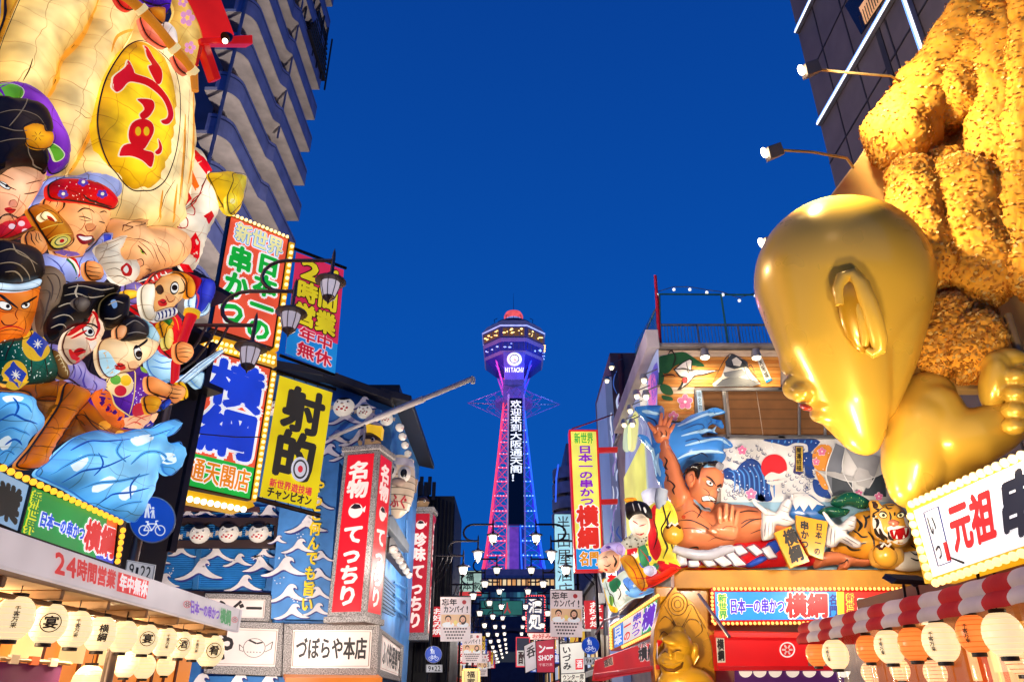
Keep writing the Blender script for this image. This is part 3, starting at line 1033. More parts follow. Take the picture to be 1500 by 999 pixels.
# ---- headband warrior
t = fig('headband_warrior_figure', 'stern orange-faced warrior figure with a pale headband and green robe', 'lantern figure', 30, 480, .5)
m = part('robe', t)
R.puff(m, c3('-40,350 60,325 120,300 165,298 252,398 285,560 -40,560'), '#0f5c50', .45, .3, outline=INK, ow=1.6)
rr = random.Random(5)
for k in range(70):
    R.disc(m, *c3('%f,%f' % (rr.uniform(-20, 265), rr.uniform(340, 550)))[0], .8, .8, '#e8f4e8', n=6, kind='lit')
for cx, cy, r in ((185, 375, 76), (70, 535, 68)):
    x, y = c3('%d,%d' % (cx, cy))[0]
    R.disc(m, x, y, r / 3.57, r / 3.57 * 1.15, '#e4b52c', eps=.03, kind='lit', n=16)
    R.patch(m, c3('%d,%d %d,%d %d,%d %d,%d' % (cx - 58, cy - 10, cx - 10, cy - 72, cx + 60, cy - 5, cx + 20, cy + 70)), '#2440a8', eps=.045, sm=False, kind='lit')
    for k in range(4):
        a = k * math.pi / 4
        L(m, c3, '%f,%f %f,%f' % (cx - 26 * math.cos(a), cy - 26 * math.sin(a), cx + 26 * math.cos(a), cy + 26 * math.sin(a)), 1.6, '#f4f0e0', eps=.06)
for st in ('150,320 150,400 160,480 150,550', '60,330 40,400 20,460', '250,400 230,450 240,550'):
    L(m, c3, st, 2)
m = part('face', t)
R.puff(m, c2('-40,700 100,710 200,690 192,780 176,860 152,930 122,988 0,1010 -40,1010'), '#f39233', .55, .35, .5, outline='#5a2008', ow=1.5)
L(m, c2, '-20,755 30,785 90,830', 4.2)
L(m, c2, '110,812 150,790 190,765', 4)
R.eye(m, *c2('20,815')[0], 10, 5, 22, 4, 1, .4)
R.eye(m, *c2('130,812')[0], 6, 4, -25, 0, 0, .4)
L(m, c2, '-20,840 30,850 70,840', 1.6, '#7a2c08')
R.disc(m, *c2('45,885')[0], 12, 9, '#ee7f24', 0, kind='lit')
L(m, c2, '0,890 20,915 60,915 88,895', 2, '#5a1c08')
L(m, c2, '90,830 75,860 90,890', 1.6, '#7a2c08')
L(m, c2, '-20,945 30,925 80,925 120,942', 2.6, '#c01a18')
L(m, c2, '-20,955 40,940 115,950', 1.4)
L(m, c2, '120,870 130,920 110,970', 1.6, '#7a2c08')
m = part('headband', t)
R.puff(m, c2('-40,692 100,700 205,672 203,712 100,738 -40,728'), '#cfe3f2', .95, .06, outline=INK, ow=1.4)
m = part('hair', t)
R.puff(m, c2('-40,488 60,484 155,510 205,560 220,640 205,680 110,705 -40,700'), '#352c26', .8, .35, .4)
for st in ('-20,540 60,520 140,560 180,640', '-20,600 60,590 120,620 150,680', '60,490 90,540 190,600', '20,640 80,640 110,690'):
    L(m, c2, st, 2.2, '#9a8468')
R.puff(m, c2('205,618 262,608 325,660 338,742 312,800 302,862 262,852 232,942 212,995 182,905 192,800 200,720'), '#8d7a68', .7, .25, .35)
for st in ('220,640 280,650 310,720 280,800', '210,700 250,740 240,820 215,900', '240,660 270,720 260,790', '205,780 220,840 205,940'):
    L(m, c2, st, 2, '#4a3a30')
# ---- kabuki warrior
t = fig('kabuki_warrior_figure', 'white-faced kabuki warrior figure with red stripes and wild black hair', 'lantern figure', 110, 480, .7)
m = part('robe', t)
R.puff(m, c3('265,370 350,420 420,460 455,520 535,560 545,602 520,640 470,645 360,560 300,555 270,480'), '#a99fd6', .5, .2, outline=INK, ow=1.5)
for st in ('400,480 420,520 400,560', '440,490 430,560 450,600', '350,430 380,480 370,560', '480,560 500,590 480,630'):
    L(m, c3, st, 2, '#4a3f98')
R.puff(m, c3('270,400 330,440 360,510 350,555 300,540 275,470'), '#8c6a3c', .6, .1, outline=INK, ow=1.3)
for k in range(5):
    L(m, c3, '%d,%d %d,%d %d,%d' % (285 + 12 * k, 440 + 18 * k, 305 + 10 * k, 430 + 20 * k, 315 + 8 * k, 455 + 20 * k), 1.2, '#e8cf9a')
m = part('face', t)
R.puff(m, c3('462,190 520,215 535,280 520,340 485,402 445,435 382,478 340,445 318,390 338,320 380,288 430,250'), '#f7dec4', .75, .32, .35, outline='#4a1a10', ow=1.4)
for st, w_ in (('350,330 390,300 440,262 470,215', 6), ('365,345 410,322 450,300', 4), ('500,240 512,290 490,340', 5), ('440,340 470,350 500,340', 3.4), ('360,400 380,440 400,470 440,435', 4), ('480,200 500,230 505,260', 3.5)):
    L(m, c3, st, w_, '#d81c1c')
L(m, c3, '430,245 470,268 515,300', 4.2)
R.eye(m, *c3('458,305')[0], 8.5, 5.5, 38, 2, 1, .45)
R.disc(m, *c3('490,380')[0], 8, 7, '#f3e2d2', 30, kind='lit')
L(m, c3, '455,365 465,400 500,402 512,375', 1.8, '#8a1c14')
R.patch(m, c3('382,412 410,392 440,400 445,415 420,425 395,440'), '#c01418', kind='lit')
L(m, c3, '380,415 415,408 445,402', 1.8)
m = part('hair', t)
R.puff(m, c3('335,60 420,42 560,52 612,78 602,108 560,120 500,170 470,212 440,262 350,292 290,352 250,332 243,262 270,200 318,150 330,100'), '#1f1b1a', .9, .3, .35)
R.puff(m, c3('520,150 580,110 652,118 664,180 642,262 585,295 530,285 505,220'), '#171414', .95, .25, outline='#6a5a3a', ow=1.3)
for st in ('350,80 430,70 520,90 590,80', '330,120 400,110 470,130 540,120', '300,180 360,160 420,190', '270,240 330,220 380,250', '260,290 310,270 340,290', '400,60 390,110 420,160', '560,170 600,150 640,160', '540,240 590,240 630,220'):
    L(m, c3, st, 2, '#b8a890')
R.patch(m, c3('575,150 600,140 610,175 590,185'), '#7fa8d8', kind='lit')
R.puff(m, c3('380,150 430,120 470,160 440,200 400,200'), '#6a6058', 1.15, .08, outline=INK, ow=1.2)
# ---- sword samurai
t = fig('samurai_figure', 'shaven samurai figure in a purple robe thrusting a sword', 'lantern figure', 195, 540, .7)
m = part('sea_spray', t)
R.puff(m, c3('765,450 832,398 892,420 915,480 902,562 840,565 780,522'), '#b6def4', .2, .2, outline='#3a6ab8', ow=1.2)
for st in ('790,450 840,470 900,460', '780,490 850,500 905,500', '820,430 870,440'):
    L(m, c3, st, 2, '#3f86d0')
R.puff(m, c3('925,545 1000,528 1055,520 1060,545 1045,600 1020,595 980,560 945,585'), '#c4e6f6', .4, .1, outline='#4a86c8', ow=1)
m = part('robe', t)
R.puff(m, c3('548,532 620,525 700,480 765,520 772,602 825,652 832,712 785,745 800,800 700,815 600,790 470,650 540,600'), '#5b2698', .55, .25, outline=INK, ow=1.6)
R.patch(m, c3('470,645 540,610 590,680 650,740 640,810 560,780'), '#e2722a')
R.patch(m, c3('640,760 800,725 800,780 735,815 640,800'), '#eab48c')
for st in ('660,775 700,750 760,770', '650,800 700,780 740,800', '700,790 730,760 790,740', '520,700 560,690 570,720 535,725 520,700'):
    L(m, c3, st, 1.8, '#d0402c')
for k in range(26):
    R.disc(m, *c3('%f,%f' % (rr.uniform(690, 750), rr.uniform(520, 720)))[0], .8, .8, '#f0e6ff', n=6, kind='lit')
x, y = c3('625,585')[0]
R.disc(m, x, y, 19, 18, '#f0d8a0', n=16, kind='lit', eps=.025)
R.disc(m, x + 7, y - 6, 8, 8, '#f0c020', kind='lit', eps=.04)
R.disc(m, x - 8, y - 7, 8, 7, '#58a83c', kind='lit', eps=.04)
R.disc(m, x - 1, y + 9, 9, 8, '#cf2230', kind='lit', eps=.04)
R.patch(m, c3('690,700 720,680 750,690 745,740 690,745'), '#c8283c', kind='lit', eps=.03)
R.patch(m, c3('728,490 760,495 765,525 735,515'), '#8abc40', kind='lit', eps=.03)
for st in ('560,530 545,600 590,680 660,740 700,760', '690,500 700,600 670,740', '760,640 790,660 830,670'):
    L(m, c3, st, 2.2, '#f2d27a')
m = part('arm', t)
R.puff(m, c3('768,540 840,568 885,590 925,578 955,602 948,655 905,685 872,668 862,655 820,642 768,612'), SK, .9, .2, outline=INK, ow=1.5)
for st in ('885,600 920,610 945,612', '875,625 910,632 945,635', '875,648 905,655 930,655', '890,590 880,640 885,668'):
    L(m, c3, st, 1.4)
m = part('sleeve', t)
R.puff(m, c3('745,655 790,640 828,660 832,700 800,735 760,725'), '#e8a828', .85, .15, outline=INK, ow=1.4)
m = part('face', t)
R.puff(m, c3('520,362 562,340 622,332 645,350 720,335 802,325 818,372 792,432 742,472 692,512 622,525 562,548 518,502 503,420'), '#f9dcb2', .9, .32, .4, outline='#5a2410', ow=1.4)
R.patch(m, c3('505,420 540,402 575,425 610,480 622,520 562,545 520,502'), '#bfe2ee')
L(m, c3, '690,400 720,385 755,360 765,345', 3.8)
R.eye(m, *c3('716,418')[0], 5, 9, -12, 1, 2, .38)
L(m, c3, '745,470 770,440 790,400', 1.6, '#7a3414')
R.disc(m, *c3('690,480')[0], 7.5, 6, '#f3bb86', -20, kind='lit')
L(m, c3, '660,465 672,500 705,502 715,480', 1.8, '#7a3414')
R.patch(m, c3('595,485 620,470 645,478 655,500 630,510 605,505'), '#c81c1c', kind='lit')
L(m, c3, '595,485 625,488 650,480', 1.8)
R.puff(m, c3('598,300 620,275 648,280 652,315 630,350 605,352'), '#f2b482', 1.05, .12, outline=INK, ow=1.3)
m = part('hair', t)
R.puff(m, c3('640,250 700,222 765,270 768,335 700,352 622,358 652,315'), '#3c3636', 1.1, .14, outline=INK, ow=1.3)
R.puff(m, c3('700,222 785,272 825,340 805,372 768,335 762,270'), '#bde0ec', 1.05, .12, outline='#5a86a0', ow=1.1)
for st in ('650,280 700,250 750,280', '660,320 710,310 760,320'):
    L(m, c3, st, 1.6, '#8a8078')
m = part('sword', t)
R.puff(m, c3('932,566 962,578 1062,502 1168,412 1162,398 1050,468'), '#d3ebfa', .95, .06, outline='#35557e', ow=1.4, sm=False)
L(m, c3, '945,570 1050,490 1160,405', 1.4, '#7aa8d8')
R.puff(m, c3('925,575 948,570 972,610 975,650 955,660 945,615'), '#e8b81e', 1.0, .08, outline=INK, ow=1.3)
R.puff(m, c3('828,692 872,658 884,685 842,718'), '#2a50b8', .95, .1, outline=INK, ow=1.3)
# ---- boat
t = fig('wooden_boat', 'golden brown lit boat with a broad upright prow among blue waves', 'lantern float', 90, 610, .3)
m = part('hull', t)
R.puff(m, c3('-40,560 348,556 345,592 330,622 290,667 172,662 130,622 -40,605'), '#a8651e', .3, .15, .25, outline=INK, ow=1.8)
R.puff(m, c3('380,720 420,690 465,640 505,700 602,785 690,812 745,832 695,852 602,868 500,862 430,832'), '#b46c1c', .35, .2, .3, outline=INK, ow=1.8)
R.puff(m, c3('345,790 390,748 440,808 502,862 430,874 320,892 285,905'), '#8a5420', .3, .12, outline=INK, ow=1.5)
R.puff(m, c3('170,665 290,668 240,760 180,830 215,760'), '#8a5a2a', .25, .1, outline=INK, ow=1.5)
for st in ('60,560 65,605', '180,560 185,655', '300,560 290,660', '430,720 470,770 560,830', '400,760 440,800', '330,840 400,860'):
    L(m, c3, st, 1.6, '#4a2a0c')
for p, r in (((545, 795), 9), ((625, 840), 7), ((20, 580), 7)):
    R.disc(m, *c3('%d,%d' % p)[0], r, r * .7, '#f0a83a')
m = part('prow', t)
R.puff(m, c3('345,575 472,632 410,720 352,800 285,905 222,1012 80,1012 150,915 230,800 300,690'), '#cf811e', .55, .22, .3, outline=INK, ow=2.4)
for st in ('345,575 300,690 230,800 110,1000', '290,690 400,725', '225,800 340,820', '160,900 280,912'):
    L(m, c3, st, 1.8, '#5a340c')
# ---- waves
def waves(lbl, tr, pts, strokes, dp, px, py, light=()):
    t = fig('paper_wave', lbl, 'lantern float', px, py, dp)
    m = part('wave', t)
    R.puff(m, tr(pts), '#86ccfa', dp, .45, .55, outline='#3a78c4', ow=1.5)
    for st in light:
        R.patch(m, tr(st), '#eaf7fc')
    for i, st in enumerate(strokes):
        L(m, tr, st, 3.6 if i % 2 else 6, '#2f74cf' if i % 2 else '#62b0ea', kind='paper')
        L(m, tr, st, 1.2, '#123e86', eps=.03)
waves('pale blue paper wave left of the boat prow', c3, '-40,665 60,628 132,638 168,668 172,702 212,760 203,822 152,862 112,932 42,1005 -40,1010', ('-20,720 50,680 130,690 160,730', '-20,780 60,740 130,770 190,790', '-20,840 50,810 110,830 150,850', '20,900 70,870 110,900', '-20,960 30,930 70,950', '60,650 90,700 70,750'), .5, 15, 620, ('10,650 70,640 120,650 100,672 40,680', '-10,880 40,850 60,880 20,930'))
waves('large blue paper wave curling below the boat', c4, '150,100 205,45 262,-10 330,-60 420,-85 500,-70 580,-90 650,-95 700,-120 755,-132 778,-110 750,-75 700,-50 730,-30 775,-35 782,10 785,40 765,82 730,107 700,92 690,62 668,75 662,132 640,202 602,272 567,308 450,262 380,232 290,172 205,132', ('200,110 290,60 380,20 460,30', '260,140 350,90 450,70 560,20', '330,170 420,140 520,130 640,100', '420,230 480,190 560,180 640,160', '470,260 540,230 610,220', '300,0 380,-40 460,-40 560,-50', '560,60 620,10 690,10 740,50', '420,10 440,60 400,110', '520,-60 500,0 540,50', '600,100 560,150 560,210', '640,-60 700,-80 750,-100'), .6, 160, 690, ('300,60 350,20 380,40 330,90', '560,-50 640,-70 660,-50 590,-20', '400,150 470,110 500,130 420,180', '690,20 740,10 760,40 720,60', '510,190 560,150 590,160 540,215'))

# ---- red bracket at the top
t = thing('red_bracket', 'red lacquered beam bracket with a small spotlight beside the cream sack', 'bracket', PF.px(310, 60, .2))
m = part('panel', t, bevel=.02)
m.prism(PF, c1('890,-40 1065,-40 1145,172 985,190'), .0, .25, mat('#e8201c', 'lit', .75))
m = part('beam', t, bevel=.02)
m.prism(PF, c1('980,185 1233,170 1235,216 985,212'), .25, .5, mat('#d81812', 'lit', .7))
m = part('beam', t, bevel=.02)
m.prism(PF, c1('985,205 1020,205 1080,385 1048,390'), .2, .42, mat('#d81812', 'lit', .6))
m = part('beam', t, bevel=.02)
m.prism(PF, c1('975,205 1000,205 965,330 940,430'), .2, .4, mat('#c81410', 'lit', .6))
m = part('spotlight', t)
p = PF.px(*c1('1112,182')[0], .62)
m.lathe(p, [(0, -.09), (.07, -.09), (.11, 0), (.12, .1), (0, .1)], mat('#26221e', 'metal'), 14, ax=(-.3, -.5, -.8))
m.ell(PF.px(*c1('1098,202')[0], .68), .06, .06, .06, mat('#fff2d0', 'lamp', 6), 10)
# ================================================================== signs
def board(name, label, cat, P, quad, faces, texts, frame='#2a1c18', fw=3, thick=.25, d=.0, bulb_edges=(), br=.045, group=None, kind='lit', fkind='metal', bhx='#ffd27a', be=1.8, e=None):
    'a boxed sign: quad in pixels (TL,TR,BR,BL)'
    p0 = P.px(*quad[3], d)
    t = thing(name, label, cat, p0, group)
    fn = quadfn(P, quad, d)
    if frame:
        m = part('frame', t, bevel=.01)
        cx = sum(q[0] for q in quad) / 4
        cy = sum(q[1] for q in quad) / 4
        dx = [(-fw, -fw), (fw, -fw), (fw, fw), (-fw, fw)]
        oq = [(q[0] + o[0], q[1] + o[1]) for q, o in zip(quad, dx)]
        m.prism(P, oq, d - thick, d - .012, mat(frame, fkind))
        inn = [P.ab(*q, d) for q in quad]
        ou = [P.ab(*q, d) for q in oq]
        for i in range(4):
            j = (i + 1) % 4
            m.hexa([P.w(*ou[i], d + .03), P.w(*ou[j], d + .03), P.w(*inn[j], d + .03), P.w(*inn[i], d + .03), P.w(*ou[i], d - .012), P.w(*ou[j], d - .012), P.w(*inn[j], d - .012), P.w(*inn[i], d - .012)], mat(frame, fkind))
    m = part('panel', t, flat=True)
    for i, (box, hx) in enumerate(faces):
        facequad(m, fn, box, hx, kind, .0 + .003 * i, e)
    if not frame:
        m.prism(P, quad, d - thick, d - .004, mat(faces[0][1], kind if kind != 'lit' else 'paint'))
    if texts:
        m = part('lettering', t, flat=True)
        for q in texts:
            st, box, fill_, bold, outl, vert = q[:6]
            lettering(m, fn, st, box, fill_, bold, outl, .015, vert, kind, tight=(q[6] if len(q) > 6 else False), e=e)
    for (qa, qb, n, hd) in bulb_edges:
        bulbs(t, along(P.px(*qa, d + hd), P.px(*qb, d + hd), n), br, bhx, be)
    return t, fn

PS = Plane(264, 708, 16.0, vx=2000)
WH = '#ffffff'
uq = c5('410,70 757,212 660,868 290,752')
t, fn = board('vertical_sign', 'orange lit sign with green skewer lettering, upper of the two stacked signs', 'sign', PS, uq, [((0, 0, 1, 1), '#ee5a3c')],
    [('新世界', (.1, .03, .93, .21), '#f8f0a8', .035, [('#2f86d8', .075), (WH, .13)], False), ('串かつ', (.06, .24, .46, .95), '#17b53c', .055, [(WH, .14)], True), ('日本一の', (.52, .22, .93, .99), '#17b53c', .055, [(WH, .14)], True)], frame='#3a2018', fw=2)
m = part('bulb_rail', t, bevel=.01)
rt = [(c5('770,225')[0]), (c5('800,235')[0]), (c5('700,890')[0]), (c5('672,880')[0])]
m.prism(PS, rt, -.2, .05, mat('#f0b420', 'lit', .7))
m.prism(PS, c5('400,52 770,200 770,212 405,66'), -.2, .05, mat('#c89a60', 'paint'))
bulbs(t, along(PS.px(*c5('785,235')[0], .09), PS.px(*c5('688,880')[0], .09), 16), .05)
bulbs(t, along(PS.px(*c5('410,55')[0], .09), PS.px(*c5('765,200')[0], .09), 14), .045)
m = part('lower_rail', t, bevel=.01)
m.prism(PS, c5('235,800 290,790 690,905 690,985 600,960 225,870'), -.25, -.04, mat('#f0b01c', 'lit', .7))
bulbs(t, along(PS.px(*c5('245,815')[0], .03), PS.px(*c5('685,935')[0], .03), 15) + along(PS.px(*c5('240,850')[0], .03), PS.px(*c5('680,965')[0], .03), 15), .045)
lq = c6('272,42 637,156 520,886 130,800')
t, fn = board('vertical_sign', 'orange and green lit sign with huge blue lettering, lower of the two stacked signs', 'sign', PS, lq, [((0, 0, 1, .775), '#ee5a3c'), ((0, .775, 1, 1), '#1fb845')],
    [('横綱', (.1, .04, .95, .76), '#1f46dc', .05, [(WH, .11)], True), ('通天閣店', (.07, .8, .96, .97), '#f08c1c', .03, [(WH, .1)], False)], frame='#3a2018', fw=2)
m = part('bulb_rail', t, bevel=.01)
m.prism(PS, c6('646,160 676,170 560,900 532,892'), -.2, .05, mat('#f0b420', 'lit', .7))
bulbs(t, along(PS.px(*c6('660,170')[0], .09), PS.px(*c6('548,890')[0], .09), 22), .045)
m = part('lower_rail', t, bevel=.02)
m.prism(PS, c6('80,815 540,905 552,925 500,945 85,858'), -.5, .25, mat('#f2b818', 'lit', .75))
bulbs(t, along(PS.px(*c6('85,868')[0], .3), PS.px(*c6('505,948')[0], .3), 11), .07, '#fff2d8', 3)
# cloth banners
PB = Plane(433, 368, 17.0, vx=2000)
q = c5('808,290 1098,398 1045,1030 740,905')
t, fn = board('cloth_banner', 'pink and blue hanging banner with yellow letters beside the stacked signs', 'banner', PB, q, [((0, 0, 1, .73), '#e8315e'), ((0, .73, 1, 1), '#1f8fe0')],
    [('24', (.1, .04, .95, .24), '#f7e02a', .06, [('#15120f', .12)], False), ('時間', (.08, .26, .92, .46), '#f7e02a', .05, [('#15120f', .1)], False), ('営業', (.08, .48, .92, .69), '#f7e02a', .05, [('#15120f', .1)], False), ('年中', (.2, .7, .9, .83), '#d8203c', .03, [('#ffd8e0', .09)], False), ('無休', (.2, .84, .9, .98), '#d8203c', .03, [('#ffd8e0', .09)], False)], frame=None, thick=.01, e=.7)
m = part('rod', t)
m.tube([PB.px(*c5('795,268')[0], .03), PB.px(*c5('1112,388')[0], .03)], .045, mat('#1a1614', 'metal'))
m = part('rod', t)
m.tube([PB.px(*c6('690,78')[0], .03), PB.px(*c6('1000,190')[0], .03)], .045, mat('#1a1614', 'metal'))
q = c6('690,192 988,288 893,945 577,873')
PY = Plane(410, 550, 17.3, vx=2000)
t, fn = board('cloth_banner', 'yellow cloth banner with black letters and a bullseye target', 'banner', PY, q, [((0, 0, 1, 1), '#f6dc1c')],
    [('射', (.13, .05, .9, .44), '#33302e', .045, [], False), ('的', (.1, .43, .86, .83), '#33302e', .05, [], False), ('新世界遊技場', (.12, .84, .88, .91), '#e03a4a', .035, [], False), ('チャンピオン', (.1, .905, .9, .99), '#33302e', .05, [], False)], frame=None, thick=.01, e=.82)
m = part('target', t)
for r, hx, dd in ((.16, '#d8d6e0', .04), (.125, '#33302e', .045), (.1, '#d8d6e0', .05), (.045, '#e03a4a', .055)):
    m.poly([fn(.6 + r * math.cos(a), .72 + r * .62 * math.sin(a), dd) for a in (2 * math.pi * k / 24 for k in range(24))], mat(hx, 'lit'))
m = part('rod', t)
m.tube([PY.px(*c6('670,165')[0], .03), PY.px(*c6('1005,270')[0], .03)], .05, mat('#1a1614', 'metal'))
m = part('rod', t)
m.tube([PY.px(*c6('560,885')[0], .03), PY.px(*c6('915,978')[0], .03)], .06, mat('#4a3a34', 'metal'))
m = part('tie', t)
for k in range(5):
    m.tube([fn(.05 + .22 * k, -.005, .02), PY.px(*[a + (b_ - a) * (.07 + .2 * k) for a, b_ in zip(c6('670,165')[0], c6('1005,270')[0])], .03)], .012, mat('#1a1614'), 5)
    m.tube([fn(.05 + .22 * k, 1.0, .02), PY.px(*[a + (b_ - a) * (.06 + .22 * k) for a, b_ in zip(c6('560,885')[0], c6('915,978')[0])], .03)], .012, mat('#1a1614'), 5)
# the wire across the lower sign
m = single('cable', 'thin grey overhead cable crossing the lower orange sign', 'cable')
m.tube([at(x, y, 14.6) for x, y in ((225, 628), (300, 636), (345, 640), (384, 640))], .012, mat('#4a4a5a'), 6)

# ================================================================== lamp posts
STEEL = '#7a6e68'
def lamp_post(label, x, y, side, zs, lit, group='three-armed street lamps along the street', sc=1.0, zp=None, glass='#cfc4d0'):
    '''pole with three lanterns on looping arms; zs = heights of the three lantern caps (low to high)'''
    t = thing('street_lamp', label, 'street lamp', (x, y, 0), group)
    st = mat(STEEL if not lit else '#241f22', 'metal')
    m = part('pole', t)
    top = (zp or zs[0] + 1.2)
    m.lathe((x, y, 0), [(.16, 0), (.16, .5), (.1, .6), (.085, 3), (.075, top - .4), (.07, top - .35), (.075, top), (.0, top + .4)], st, 10)
    xs = [x + side * o for o in (1.4 * sc, 2.1 * sc, 2.82 * sc)]
    m = part('arm', t)
    r = .042 * sc if not lit else .05
    arm_z = [z + .5 * sc for z in zs]
    m.tube([(x - side * .1, y, arm_z[0]), (xs[0], y, arm_z[0])], r, st)
    def loop(za, zb, x0, x1a, x1b):
        'from the bar at za back and round up to the bar at zb'
        R_ = (zb - za) / 2
        pts = [(x1a, y, za), (x0 + side * R_ * 1.3, y, za)]
        for k in range(1, 8):
            a = math.pi * k / 8
            pts.append((x0 + side * (R_ * 1.3 - R_ * 1.25 * math.sin(a)), y, za + R_ - R_ * math.cos(a)))
        pts += [(x0 + side * R_ * 1.3, y, zb), (x1b, y, zb)]
        m.tube(pts, r, st)
    loop(arm_z[0], arm_z[1], xs[0] - side * .75 * sc, xs[0], xs[1])
    loop(arm_z[1], arm_z[2], xs[1] - side * .75 * sc, xs[1], xs[2])
    for k in range(3):
        o = .28 + .22 * k
        m.tube([(x + side * (o + .15) * sc, y, arm_z[0]), (x + side * (o + .05) * sc, y, arm_z[0] - .35 * sc), (x + side * (.7 * o) * sc, y, arm_z[0] - (.62 + .15 * k) * sc), (x, y, arm_z[0] - (.8 + .3 * k) * sc)], .026 * sc, st, 6)
    for xx, z in zip(xs, zs):
        h = part('lantern', t)
        q = .62 * sc
        h.lathe((xx, y, z), [(.0, 1.32 * q), (.05 * q, 1.12 * q), (.065 * q, .9 * q), (.065 * q, .3 * q), (.12 * q, .18 * q), (.5 * q, .02 * q), (.52 * q, -.03 * q), (.34 * q, -.08 * q), (.0, -.08 * q)], st, 18)
        h.lathe((xx, y, z), [(.2 * q, -.6 * q), (.22 * q, -.66 * q), (.13 * q, -.74 * q), (.05 * q, -.8 * q), (0, -.92 * q)], st, 12)
        for k in range(8):
            a = 2 * math.pi * k / 8
            h.tube([(xx + .335 * q * math.cos(a), y + .335 * q * math.sin(a), z - .08 * q), (xx + .31 * q * math.cos(a), y + .31 * q * math.sin(a), z - .3 * q), (xx + .21 * q * math.cos(a), y + .21 * q * math.sin(a), z - .62 * q)], .016 * q, st, 5)
        gl = MB('glass', h)
        gl.lathe((xx, y, z), [(0, -.09 * q), (.32 * q, -.09 * q), (.3 * q, -.3 * q), (.2 * q, -.61 * q), (0, -.61 * q)], mat('#fff4e4', 'lamp', 1.7) if lit else mat(glass, 'lit', .7), 16)  # unlit glass still gets a pale glow in its material
    return t
lamp_post('nearest street lamp, unlit, its three lanterns in front of the orange sign', -6.6, 13.0, 1, (7.83, 8.62, 9.37), False)
# round traffic sign on its pole
def wheel(m, fn, cx, cy, r, hx, w, d=.02, n=20, asp=1.0):
    'a ring drawn on a sign face'
    for k in range(n):
        a, b = 2 * math.pi * k / n, 2 * math.pi * (k + 1) / n
        m.poly([fn(cx + (r - w) * math.cos(a), cy + (r - w) * asp * math.sin(a), d), fn(cx + (r - w) * math.cos(b), cy + (r - w) * asp * math.sin(b), d), fn(cx + r * math.cos(b), cy + r * asp * math.sin(b), d), fn(cx + r * math.cos(a), cy + r * asp * math.sin(a), d)], mat(hx, 'lit', .8))
def bar2(m, fn, pts, w, hx, d=.022, kd=None):
    for (x0, y0), (x1, y1) in zip(pts[:-1], pts[1:]):
        l = math.hypot(x1 - x0, y1 - y0) or 1
        nx, ny = -(y1 - y0) / l * w, (x1 - x0) / l * w
        m.poly([fn(x0 - nx, y0 - ny, d), fn(x1 - nx, y1 - ny, d), fn(x1 + nx, y1 + ny, d), fn(x0 + nx, y0 + ny, d)], mat(hx, 'lit', .8) if hx == '#e4eaf4' else mat(hx, 'paint'))
